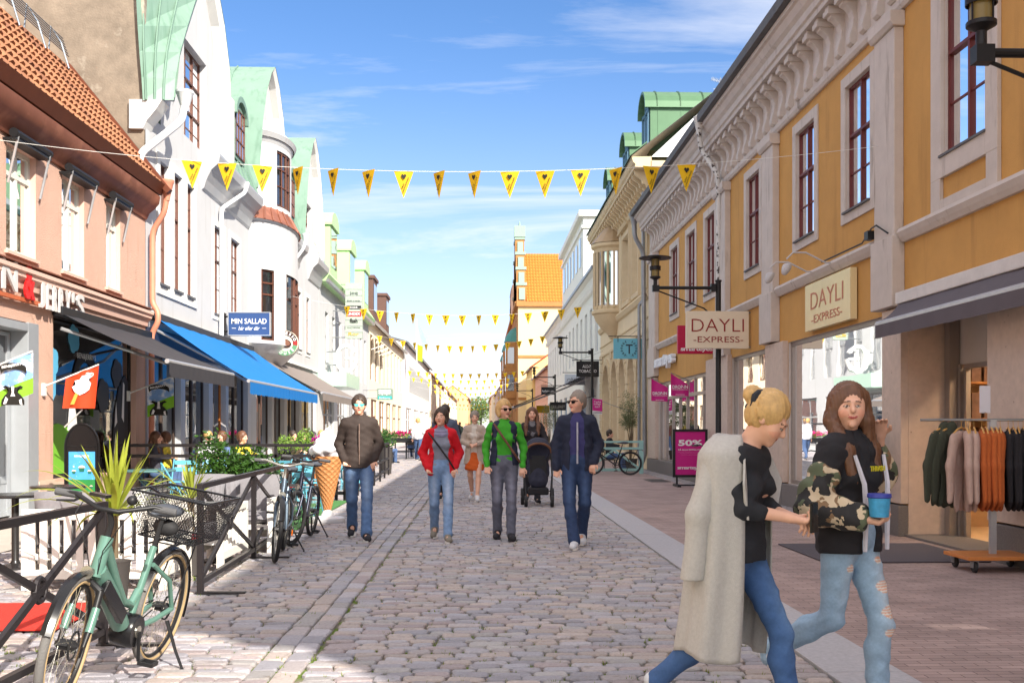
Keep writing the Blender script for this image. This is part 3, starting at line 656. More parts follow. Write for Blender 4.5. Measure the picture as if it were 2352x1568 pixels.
# tv antenna
def antenna():
    x, z = atY(1655, 207, 36); t = thing('tv_antenna', 'small tv antenna standing above the green dormer roof', 'antenna', (x, 36, z-.4)); m = MB(); m.tube([(x, 36, z-.4), (x, 36, z+.42)], .02, 6); m.build('mast', zinc, t)
    m = MB(); m.tube([(x-.32, 36, z+.38), (x+.02, 36, z+.28)], .009, 4)
    for i in range(7): q = x-.3+i*.05; m.tube([(q, 35.8, z+.38-(i*.05)*.3), (q, 36.2, z+.38-(i*.05)*.3)], .006, 4); m.tube([(q, 36, z+.32-(i*.05)*.3), (q, 36, z+.44-(i*.05)*.3)], .006, 4)
    m.tube([(x-.25, 36, z+.03), (x+.3, 36, z+.12)], .01, 4); m.build('dipole', zinc, t)
antenna()
# ---------------------------------------------------------------- generic far houses
def simple_house(name, label, Xf, side, Y0, Y1, H, wallm, roofm, wins, depth=9, rh=3.0, fm=None, glass=None, eave=.3, ridge='Y', cornice=None, gm=None, end=None):
    P = Plane('X', Xf, side); B = thing(name, label, 'building', (Xf, (Y0+Y1)/2, 0)); inn = -side
    facade('wall', P, rect(Y0, Y1, 0, H), [rect(*q) for q in wins], wallm, B, .22)
    xb = Xf+inn*depth
    m = MB(); m.quad((Xf, Y0, 0), (xb, Y0, 0), (xb, Y0, H), (Xf, Y0, H)); m.quad((Xf, Y1, 0), (xb, Y1, 0), (xb, Y1, H), (Xf, Y1, H))
    xm = Xf+inn*depth/2
    if rh: m.poly([(Xf, Y0, H), (xb, Y0, H), (xm, Y0, H+rh)]); m.poly([(Xf, Y1, H), (xb, Y1, H), (xm, Y1, H+rh)])
    m.build('side_wall', end or wallm, B)
    for q in wins: window(P, *q, fm or white, B, cols=2 if q[3]-q[2] < 3 else 3, trans=(.6,), fw=.09, glass=glass or G_FAR, d=-.12)
    xo = Xf-inn*eave
    m = MB()
    if rh:
        s = rh/(depth/2); m.prism([(xo, Y0-.1, H-eave*s+.05), (xm, Y0-.1, H+rh+.05), (xm, Y0-.1, H+rh+.25), (xo, Y0-.1, H-eave*s+.2)], (0, Y1-Y0+.2, 0)); m.prism([(xb, Y0-.1, H+.05), (xm, Y0-.1, H+rh+.05), (xm, Y0-.1, H+rh+.25), (xb, Y0-.1, H+.2)], (0, Y1-Y0+.2, 0))
    else: m.box(xo, xb, Y0-.1, Y1, H, H+.2)
    m.build('roof', roofm, B)
    if cornice:
        m = MB(); extr(P, [(0, H-.7), (.1, H-.65), (.15, H-.3), (.35, H-.15), (.35, H-.02), (0, H-.02)], Y0, Y1, m)
        y = Y0+.3
        while y < Y1 and len(m.v) < 4000: P.box(m, y, y+.2, H-.95, H-.68, 0, .18); y += .55
        m.build('cornice', cornice, B)
    m = MB(); m.box(xo+.0, xo-inn*.12, Y0, Y1, H-eave*(rh/(depth/2) if rh else 0)-.02, H-eave*(rh/(depth/2) if rh else 0)+.12); m.build('gutter', zinc, B)
    return B
def wrow(Y0, Y1, n, z0, z1, w): return [(Y0+(Y1-Y0)*(i+.5)/n-w/2, Y0+(Y1-Y0)*(i+.5)/n+w/2, z0, z1) for i in range(n)]
tile_o = M('orange_tile', srgb(208, 112, 40), .7, var=.2, vs=3, bump=.6, bs=18)
tile_r = M('red_tile', srgb(150, 72, 50), .7, var=.2, vs=3)
wb = simple_house('white_house', 'white building with grey windows and dentil cornice beyond the cream building', XR, -1, 48.02, 86, 8.9, M('white_paint_wall', srgb(226, 226, 218), .8, var=.04), slate, wrow(48.5, 86, 15, 5.0, 7.3, 1.1)+wrow(50, 86, 9, .6, 3.3, 2.4), cornice=M('white_trim', srgb(230, 228, 220), .8, var=.04), fm=M('bluegrey_frame', srgb(130, 150, 172), .6), rh=2.2)
m = MB(); m.box(5.3, 12, 54, 68, 9.2, 12.3); m.box(5.05, 12.2, 53.8, 68.2, 12.3, 12.6); m.box(5.2, 12, 53.9, 68.1, 11.7, 11.85); m.build('attic_storey', MATS['white_paint_wall'], wb)
for y in np.arange(55.2, 67.5, 2.1):
    m = MB(); m.box(5.26, 5.32, y, y+.95, 9.9, 11.4); m.build('attic_window', G_FAR, wb)
simple_house('pink_house', 'low salmon pink house with red tiled roof beyond the white building', 5.6, -1, 86.2, 108, 6.4, M('salmon_wall', srgb(222, 168, 140), .85, var=.06), tile_r, wrow(86.5, 108, 8, 3.7, 5.4, 1.0)+wrow(87, 108, 5, .5, 2.8, 2.4), rh=2.6)
simple_house('yellow_house', 'small yellow house with red tiled roof before the tall gabled building', 5.3, -1, 108.2, 122, 7.6, M('pale_yellow_wall', srgb(232, 200, 130), .85, var=.06), tile_r, wrow(108.5, 122, 5, 4.2, 6.2, 1.1)+wrow(109, 122, 3, .5, 3, 2.6), rh=3.2)
# tall gabled yellow building
def gabled():
    Y0, Y1, X0 = 124, 175, 4.4; H = 16.2; B = thing('gabled_building', 'tall yellow building with steep orange tiled roof and stepped green capped gable', 'building', (X0, 150, 0))
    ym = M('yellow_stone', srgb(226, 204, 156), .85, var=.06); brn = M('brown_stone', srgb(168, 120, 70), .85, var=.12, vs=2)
    P = Plane('X', X0, -1); Wn = wrow(Y0+1, Y1, 9, 9.5, 12, 1.5)+wrow(Y0+1, Y1, 9, 5.2, 7.6, 1.5)+wrow(Y0+1, Y1, 7, .5, 3.6, 3.2)+wrow(Y0+1, Y1, 9, 13, 15, 1.2)
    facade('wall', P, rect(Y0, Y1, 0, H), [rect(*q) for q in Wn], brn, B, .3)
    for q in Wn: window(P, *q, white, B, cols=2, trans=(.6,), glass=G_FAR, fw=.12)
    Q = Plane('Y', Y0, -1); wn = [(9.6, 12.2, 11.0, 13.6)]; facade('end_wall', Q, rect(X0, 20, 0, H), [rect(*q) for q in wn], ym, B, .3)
    for q in wn: window(Q, *q, M('white_far', srgb(240, 240, 236), .6), B, cols=4, trans=(.33, .66), glass=G_FAR, fw=.12)
    m = MB(); Q.box(m, X0-.2, 20, H-.5, H+.1, 0, .4); Q.box(m, X0, 20, 9.6, 9.9, 0, .12); Q.box(m, X0, 20, 4.6, 4.9, 0, .12); P.box(m, Y0, Y1, H-.4, H+.1, 0, .4); m.build('cornice', brn, B)
    # roof slope facing the street end, real pantile grid
    R0 = (Y0-.4, H+.1); R1 = (Y0+7.5, 23.2); m = MB(); nx, nz = 30, 16
    V = []; 
    for j in range(nz+1):
        for i in range(nx*2+1):
            t = j/nz; x = 5.4+i*(16-5.4)/(nx*2); V.append((x, R0[0]+(R1[0]-R0[0])*t-(.10 if i % 2 == 0 else 0), R0[1]+(R1[1]-R0[1])*t+(.0)))
    F = [(j*(nx*2+1)+i, j*(nx*2+1)+i+1, (j+1)*(nx*2+1)+i+1, (j+1)*(nx*2+1)+i) for j in range(nz) for i in range(nx*2)]
    m.add(V, F)
    for j in range(1, nz):
        t = j/nz; y = R0[0]+(R1[0]-R0[0])*t; z = R0[1]+(R1[1]-R0[1])*t; m.box(5.4, 16, y-.16, y-.02, z-.06, z+.05)
    m.quad((5.4, R1[0], R1[1]), (16, R1[0], R1[1]), (16, Y0+16, H), (5.4, Y0+16, H)); m.build('roof', tile_o, B)
    g = M('green_copper_cap', srgb(138, 164, 150), .6, var=.05)
    m = MB(); m.m = 0
    steps = [(0, 16.3, 18.2), (1.6, 16.3, 20.3), (3.4, 16.3, 22.4), (5.4, 16.3, 24.6)]
    for i, (dy, a, b) in enumerate(steps): m.box(4.25, 5.35, Y0+dy, Y0+15.2-dy, a, b+.0)
    m.build('stepped_gable', brn, B)
    for i, (dy, a, b) in enumerate(steps):
        for y in (Y0+dy-.1, Y0+15.2-dy-1.1):
            m = MB(); m.box(4.15, 5.45, y, y+1.2, b, b+.35); m.box(4.5, 5.2, y-.06, y-.0, b-1.7, b-.3); m.build('gable_cap', g, B)
    m = MB()
    m.lathe([(.5, 24.9), (.6, 25.6), (.2, 26.3), (.05, 27.2), (0, 27.3)], (4.8, Y0+7.5, 0), 10); m.lathe([(.35, 24.9), (.5, 25.4), (.2, 25.9), (.05, 26.9), (0, 27)], (4.8, Y0+5.9, 0), 10)
    m.box(4.1, 5.5, Y0+5.2, Y0+6.4, 24.9, 26.3); m.build('finial', g, B)
    for y, z0 in ((Y0+6, 5), (Y0+22, 5), (Y0+36, 4.5)):
        m = MB(); m.box(X0-1.3, X0, y, y+3.6, z0, z0+7); m.box(X0-1.45, X0, y-.15, y+3.75, z0+3.3, z0+3.7); m.box(X0-1.1, X0, y+.3, y+3.3, z0-.7, z0); bw = m.build('bay_window', brn, B)
        m = MB()
        for zz_ in (z0+.9, z0+4.3): m.box(X0-1.1, X0-.3, y-.03, y-.005, zz_, zz_+2); m.box(X0-1.33, X0-1.31, y+.5, y+3.1, zz_, zz_+2)
        m.build('pane', G_FAR, bw)
        m = MB(); m.lathe([(1.9, z0+7), (1.6, z0+7.8), (.9, z0+8.6), (0, z0+9)], (X0, y+1.8, 0), 12, sx=.8); m.build('bay_roof', M('teal_copper', srgb(70, 132, 122), .6), bw)
    # second, dark gable farther on
    m = MB()
    for i, (h, d) in enumerate(((17.5, 0), (19, .9), (20.4, 1.8))): m.box(X0-.1, X0+.8, 150+d, 158-d, 16.2, h)
    m.lathe([(.5, 20.4), (.35, 21.5), (.1, 22.3), (0, 22.4)], (X0+.3, 154, 0), 8); m.build('far_gable', M('dark_stone', srgb(120, 96, 84), .8, var=.1), B)
    m = MB(); m.quad((5, 150, 16.2), (14, 150, 16.2), (14, 154, 19.5), (5, 154, 19.5)); m.build('far_roof', tile_o, B)
    return B
gabled()
simple_house('dark_house', 'dark brick house far down the right side beyond the gabled building', 4.6, -1, 176, 215, 13, M('dark_brick', srgb(150, 104, 84), .85, var=.1), tile_r, wrow(176, 215, 8, 8.5, 11, 1.6)+wrow(176, 215, 8, 4.5, 7, 1.6), rh=5)
simple_house('far_red_house', 'far small house with red roof at the end of the street', 3.4, -1, 216, 260, 9, M('grey_wall', srgb(180, 170, 164), .85, var=.1), tile_r, wrow(216, 260, 8, 4.5, 7, 1.8), rh=6)
simple_house('far_pale_house', 'far pale house closing the right side of the street', 2.6, -1, 262, 340, 9, M('pale_wall', srgb(236, 226, 200), .85, var=.05), tile_r, wrow(262, 340, 10, 4.5, 7, 2), rh=3)
# ================================================================ LEFT SIDE BUILDINGS
PLX = Plane('X', XL, 1)
salmon = M('salmon_render', srgb(204, 166, 146), .9, var=.07, vs=1.5, bump=1.0, bs=55, bd=.02, stain=srgb(176, 132, 110), ss=1.2, sth=(.58, .85), st=(3, 3, .4))
salmon_s = M('salmon_smooth', srgb(210, 174, 158), .85, var=.05, vs=2)
rustcop = M('brown_copper', srgb(134, 84, 66), .55, .2, var=.15, vs=3, stain=srgb(160, 106, 84), ss=2, sth=(.5, .65))
gutter_br = M('brown_gutter', srgb(112, 62, 42), .5, .3, var=.12, vs=4)
tile_l = M('terracotta_tile', srgb(150, 102, 72), .8, var=.3, vs=5, bump=.3, bs=30, stain=srgb(116, 76, 56), ss=1.2, sth=(.5, .7))
greyal = M('grey_aluminium', srgb(170, 174, 178), .45, .4, var=.05)
pwhite = M('window_white', srgb(216, 212, 200), .55, var=.05)
pipe_p = M('salmon_pipe', srgb(206, 138, 112), .5, .1, var=.08)
awn_arm = M('awning_arm', srgb(190, 190, 192), .4, .6)
def awning(name, label, pl, a0, a1, ztop, dout, zout, fab, val=.22, d0=.12, panels=1, arms=True, bar=None, scallop=False, group=None, valmat=None):
    p = pl.p((a0+a1)/2, ztop, 0); t = thing(name, label, 'awning', p, group=group)
    m = MB(); pl.box(m, a0-.06, a1+.06, ztop-.05, ztop+.10, 0.01, d0+.06); m.build('cassette', bar or black, t, bevel=.01)
    for k in range(panels):
        b0 = a0+(a1-a0)*k/panels+.015; b1 = a0+(a1-a0)*(k+1)/panels-.015; m = MB(); nx, ny = 14, 6; V = []
        for j in range(ny+1):
            for i in range(nx+1):
                s = j/ny; a = b0+(b1-b0)*i/nx; V.append(pl.p(a, ztop+(zout-ztop)*s-.05*sin(pi*s)-.008*sin(i*2.1), d0+(dout-d0)*s))
        m.add(V, [(j*(nx+1)+i, j*(nx+1)+i+1, (j+1)*(nx+1)+i+1, (j+1)*(nx+1)+i) for j in range(ny) for i in range(nx)])
        nb = len(m.v); n2 = 40
        for i in range(n2+1):
            a = b0+(b1-b0)*i/n2; dz = val+(.03*abs(sin(i*pi/2)) if scallop else 0); wob = .012*sin(i*1.9)
            m.v += [pl.p(a, zout-.05, dout+.035), pl.p(a, zout-.05-dz, dout+.03+wob)]
        m.f += [(nb+2*i, nb+2*i+2, nb+2*i+3, nb+2*i+1) for i in range(n2)]; m.mi += [0]*n2
        m.build('fabric', fab, t, smooth=True)
    m = MB(); m.tube([pl.p(a0, zout-.03, dout), pl.p(a1, zout-.03, dout)], .04, 8); m.build('front_bar', awn_arm, t, smooth=True)
    if arms:
        for a in (a0+.12, a1-.12):
            mid = pl.p(a+(.9 if a < (a0+a1)/2 else -.9), (ztop+zout)/2-.2, (d0+dout)/2)
            m = MB(); m.tube([pl.p(a, ztop-.25, .08), mid, pl.p(a, zout-.06, dout-.05)], .03, 6); m.build('folding_arm', awn_arm, t)
    return t
def salmon_building():
    Y0, Y1 = 4.0, 22.0; pl = PLX; B = thing('salmon_building', 'two storey salmon pink rendered building with orange pantile roof and brown gutter', 'building', (XL, 14, 0))
    W_ = []
    for px0, px1, yt, yb in ((14, 82, 326, 560), (142, 193, 416, 613), (244, 276, 476, 652)):
        W_.append((wy(px0, XL), wy(px1, XL)))
    z0, z1 = 4.02, 5.62   # common sill and head heights measured from the first window
    W_ = [(a, b, z0, z1) for a, b in W_]+[(13.0, 14.0, z0, z1), (10.6, 11.6, z0, z1), (8.3, 9.3, z0, z1)]
    door = (15.25, 16.45, 0, 3.0); shop = (17.2, 21.15, .45, 3.15)
    D2 = (wy(5, XL)-1.0, wy(100, XL)-.25, 0, 3.02); sh = (wy(122, XL), wy(322, XL)-.25, .55, 3.3)
    facade('wall', pl, rect(Y0, Y1, 0, 6.1), [rect(*q) for q in W_]+[rect(*D2), rect(*sh), rect(8, 13, .5, 3)], salmon, B, .2, salmon_s)
    for q in W_:
        window(pl, *q, pwhite, B, cols=2, fw=.07, trans=(.74,), curtain=curt, sill=salmon_s, d=-.10)
    m = MB(); m.quad((XL, Y0, 0), (-14, Y0, 0), (-14, Y0, 6), (XL, Y0, 6)); m.build('side_wall', salmon_s, B)
    # door with grey steel surround
    a0, a1 = D2[0], D2[1]
    m = MB(); pl.box(m, a0, a0+.1, 0, 3.0, -.3, .03); pl.box(m, a1-.38, a1, 0, 3.02, -.45, .03); pl.box(m, a0+.1, a1-.38, 2.88, 3.0, -.3, .03); m.build('door_surround', greyal, B, bevel=.005)
    m = MB(); b0, b1 = a0+.1, a1-.4
    for a in (b0, b1-.09, (b0+b1)/2-.05): pl.box(m, a, a+.09, .05, 2.86, -.3, -.24)
    pl.box(m, b0, b1, .05, .12, -.295, -.245); pl.box(m, b0, b1, .55, .66, -.295, -.245); pl.box(m, b0, b1, 2.2, 2.3, -.295, -.245); pl.box(m, b0, b1, 2.8, 2.86, -.295, -.245); pl.box(m, b0, b1, .12, .55, -.28, -.26)
    d_ = m.build('door', greyal, B)
    m = MB(); m.quad(pl.p(b0, .6, -.27), pl.p(b1, .6, -.27), pl.p(b1, 2.84, -.27), pl.p(b0, 2.84, -.27)); m.build('pane', G_DARK, d_)
    for s in (-1, 1):
        c = (b0+b1)/2+s*.05; m = MB(); m.tube([pl.p(c, 1.0, -.24), pl.p(c+s*.1, 1.02, -.16), pl.p(c+s*.16, 1.2, -.13), pl.p(c+s*.16, 1.35, -.13), pl.p(c+s*.1, 1.5, -.16), pl.p(c, 1.52, -.24)], .02, 8); m.build('handle', M('steel', srgb(190, 186, 176), .25, .9, var=.05), d_, smooth=True)
    m = MB(); pl.box(m, (b0+b1)/2-.32, (b0+b1)/2-.2, 1.75, 1.95, -.235, -.23); m.build('sticker', M('red_sticker', srgb(180, 40, 40), .5), d_)
    # shop window with the painted-on scene
    wd = window(pl, *sh, M('dark_frame', srgb(40, 38, 40), .5), B, cols=1, fw=.06, glass=G_DARK, d=-.12, name='shop_window')
    a0, a1 = sh[0], sh[1]
    gn = M('sticker_green', srgb(112, 176, 50), .6, var=.03); bl = M('sticker_blue', srgb(96, 176, 214), .6, var=.03); wh = M('sticker_white', srgb(226, 226, 226), .6, var=.02); bk = M('sticker_black', srgb(40, 40, 42), .6, var=.02); gr = M('sticker_grey', srgb(70, 74, 82), .6, var=.02)
    def st(pts, mat, d=-.125, nm='window_sticker'): flatpoly([(x, z) for x, z in pts], pl.p(0, 0, d), (0, 1, 0), (0, 0, 1), mat, wd, nm, ext=.002)
    def blob(cx, cz, r, n=20, k=.2, ph=0, sx=1): return [(cx+r*sx*(1+k*abs(sin(2.5*t+ph)))*cos(t), cz+r*(1+k*abs(sin(2.5*t+ph)))*sin(t)) for t in [2*pi*i/n for i in range(n)]]
    st([(a0+.07, .62), (a0+1.1, .62), (a0+1.1, 1.25), (a0+.9, 1.4), (a0+.5, 1.47), (a0+.07, 1.42)], gn)
    st(blob(a0+.28, 2.5, .22), bl); st([(a0+.12, 2.5), (a0+.42, 2.5), (a0+.40, 1.95), (a0+.3, 1.85), (a0+.2, 1.95)], bl, -.121)
    st(blob(a0+1.2, 2.95, .22), bl); st(blob(a1-.75, 2.45, .25), gr); st(blob(a1-1.5, 2.0, .28), gr)
    st([(a0+.9, 1.35), (a0+.95, 1.6), (a0+1.02, 1.95), (a0+1.08, 2.15), (a0+1.14, 1.95), (a0+1.3, 1.6), (a0+1.35, 1.3)], wh, -.121)
    st([(a1-1.1, .62), (a1-.1, .62), (a1-.1, 2.3), (a1-.3, 2.45), (a1-.6, 2.3), (a1-.9, 1.7)], bk)
    for q in ([(a1-1.0, .7), (a1-.85, 1.3), (a1-.75, 1.0), (a1-.6, .75)], [(a1-.45, .7), (a1-.35, 1.1), (a1-.2, .8)], [(a1-.5, 1.6), (a1-.42, 2.3), (a1-.34, 2.25), (a1-.38, 1.5)], [(a1-.9, 1.4), (a1-.82, 1.9), (a1-.76, 1.5)]): st(q, wh, -.121)
    arc = [(a0+1.75+.62*cos(t), 2.15+.62*sin(t)) for t in np.linspace(pi*.9, pi*.1, 12)]+[(a0+1.75+.42*cos(t), 2.15+.42*sin(t)) for t in np.linspace(pi*.1, pi*.9, 12)]
    st(arc, bk, -.121); text("BEN&JERRY'S", pl.p(a0+1.75, 2.66, -.11), (0, 1, 0), (0, 0, 1), .13, wh, wd, w=.9, ext=.002)
    # interior back
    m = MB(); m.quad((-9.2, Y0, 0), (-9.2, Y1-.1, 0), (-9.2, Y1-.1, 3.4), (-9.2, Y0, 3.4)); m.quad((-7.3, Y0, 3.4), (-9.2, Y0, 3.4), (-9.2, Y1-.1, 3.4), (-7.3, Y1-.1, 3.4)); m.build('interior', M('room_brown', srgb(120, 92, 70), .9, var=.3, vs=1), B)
    m = MB(); pl.box(m, Y0, a0-.01, 0, .5, 0, .04); m.xf(lambda x, y, z: (x, y, z)); m = MB(); pl.box(m, D2[1]+.01, sh[0]-.01, 0, .55, 0, .04); pl.box(m, sh[0], sh[1], 0, .5, -.02, .03); pl.box(m, sh[1]+.01, Y1, 0, .55, 0, .04); m.build('plinth', M('beige_plinth', srgb(196, 172, 152), .8), B)
    # mouldings: string course, eave band
    m = MB(); extr(pl, [(0, 3.50), (.05, 3.50), (.07, 3.60), (.14, 3.66), (.14, 3.72), (.18, 3.74), (.18, 3.80), (0, 3.84)], Y0, Y1, m); m.build('string_course', salmon_s, B)
    m = MB(); pl.box(m, Y0, Y1+.01, 3.842, 3.86, 0, .19); m.build('flashing', rustcop, B)
    m = MB(); extr(pl, [(0, 5.72), (.04, 5.72), (.10, 5.85), (.22, 5.95), (.30, 6.05), (.32, 6.2), (0, 6.22)], Y0, Y1-.02, m); m.build('eave_moulding', rustcop, B, smooth=True)
    m = MB(); extr(pl, [(.05, 6.225), (.34, 6.225), (.46, 6.42), (.43, 6.42), (.33, 6.27), (.05, 6.27)], Y0, Y1, m); y = Y0
    while y < Y1: m.bar(pl.p(y, 6.25, .33), pl.p(y, 6.45, .45), .02, .02); m.bar(pl.p(y, 6.44, .46), pl.p(y, 6.36, .1), .02, .012); y += .42
    m.build('gutter', gutter_br, B)
    # pantiled roof: real wave profile
    m = MB(); rows = 9; tw = .21; n = int((Y1-.15-Y0)/tw*4); V = []; x0, zr0, x1, zr1 = -6.62, 6.40, -8.55, 8.85
    for j in range(rows):
        for e in (0, 1):
            s = (j+e)/rows; lift = .0 if e else .055
            for i in range(n+1):
                y = Y0+(Y1-.15-Y0)*i/n; q = .035*sin(2*pi*y/tw)+.018*sin(4*pi*y/tw+.6); V.append((x0+(x1-x0)*s+q*.78+lift*.75, y, zr0+(zr1-zr0)*s+q*.62+lift*.6))
    F = []
    for j in range(rows):
        b = j*2*(n+1)
        for i in range(n):
            F.append((b+i, b+i+1, b+n+1+i+1, b+n+1+i))
            if j: pb = b-(n+1); F.append((pb+i, pb+i+1, b+i+1, b+i))
    m.add(V, F); m.quad((x1, Y0, zr1), (x1, Y1, zr1), (-14, Y1, 9.6), (-14, Y0, 9.6))
    m.build('roof', tile_l, B, smooth=False)
    m = MB(); m.bar((x0+.15, Y1-.1, zr0-.12), (x1, Y1-.1, zr1+.03), .14, .12); m.bar((-6.5, Y1-.06, 6.28), (-7.0, Y1-.06, 6.9), .12, .06); m.build('verge', gutter_br, B)
    m = MB()   # snow guard rail on the ridge
    ra, rb = (-8.35, Y0, 9.0), (-8.35, Y1-.6, 9.0)
    for k in range(7): m.tube([(-8.3-.02*k, Y0, 8.86+.06*k), (-8.3-.02*k, Y1-.7, 8.86+.06*k)], .012, 5)
    y = Y0+.3
    while y < Y1-.6: m.tube([(-8.1, y, 8.45), (-8.25, y, 8.95), (-8.45, y, 9.28), (-8.5, y, 8.8)], .018, 5); y += 1.1
    m.build('snow_guard', M('galv', srgb(120, 128, 138), .4, .7), B)
    # window awnings folded above each upper window
    for q in W_[:3]:
        t = thing('window_blind', 'folded black window awning over the %s upper window of the salmon building' % {0: 'nearest', 1: 'middle', 2: 'farthest'}[W_.index(q)], 'awning', pl.p(q[0], q[3]+.1, .1), group='black blinds on the salmon building')
        m = MB(); m.tube([pl.p(q[0]-.12, q[3]+.1, .16), pl.p(q[1]+.12, q[3]+.1, .16)], .07, 10); pl.box(m, q[0]-.12, q[1]+.12, q[3]+.0, q[3]+.03, .0, .2); m.build('roll', black, t, smooth=False)
        for a in (q[0]-.05, q[1]+.05): m = MB(); m.bar(pl.p(a, q[3]+.06, .2), pl.p(a, q[3]-.62, .05), .022, .03); m.build('arm', awn_arm, t)
    # sign letters
    lw = M('letter_white', srgb(196, 194, 192), .5, var=.03)
    sg = thing('shop_lettering', 'raised white shop lettering with a red ampersand on the salmon wall', 'sign', pl.p(16, 3.5, .1))
    ys = [wy(x, XL) for x in (-95, -62, -28, 0, 40, 66, 84, 99, 113, 128, 144, 158, 177)]
    def L(c, px0, px1, z0, z1, mat=lw): a, b = wy(px0, XL), wy(px1, XL); text(c, pl.p((a+b)/2, (z0+z1)/2, .12), (0, 1, 0), (0, 0, 1), z1-z0, mat, sg, w=(b-a)*.80, ext=.03, bold=.02)
    L('B', -110, -72, 3.42, 3.85); L('E', -68, -34, 3.42, 3.85); L('N', -22, 22, 3.40, 3.84)
    L('&', 32, 62, 3.34, 3.88, M('letter_red', srgb(206, 32, 34), .4, var=.05))
    for c, (p0, p1) in zip("JERRY'S", ((66, 83), (84, 98), (99, 112), (113, 127), (128, 144), (145, 151), (152, 176))): L(c, p0+2, p1+1, 3.27 if c != "'" else 3.5, 3.67)
    m = MB(); pl.box(m, wy(-110, XL), wy(176, XL), 3.30, 3.36, .05, .11); m.build('rail', M('rust_bar', srgb(176, 92, 56), .7, var=.2), sg)
    return B, sh
SB, SHW = salmon_building()
awning('shop_awning', 'black fabric awning over the shop window of the salmon building', PLX, 17.3, 21.85, 3.28, 1.85, 2.52, M('black_canvas', srgb(52, 50, 54), .85, var=.06), panels=1, val=.24)
downpipe([(-6.55, 22.0, 6.3), (-6.6, 22.02, 5.9), (-6.88, 22.1, 5.5), (-6.88, 22.1, 4.0), (-6.75, 22.05, 3.8), (-6.75, 22.05, 3.6), (-6.9, 22.1, 3.35), (-6.9, 22.1, .2)], pipe_p, 'drainpipe', 'salmon painted drainpipe with funnel at the corner of the pink building', r=.06)
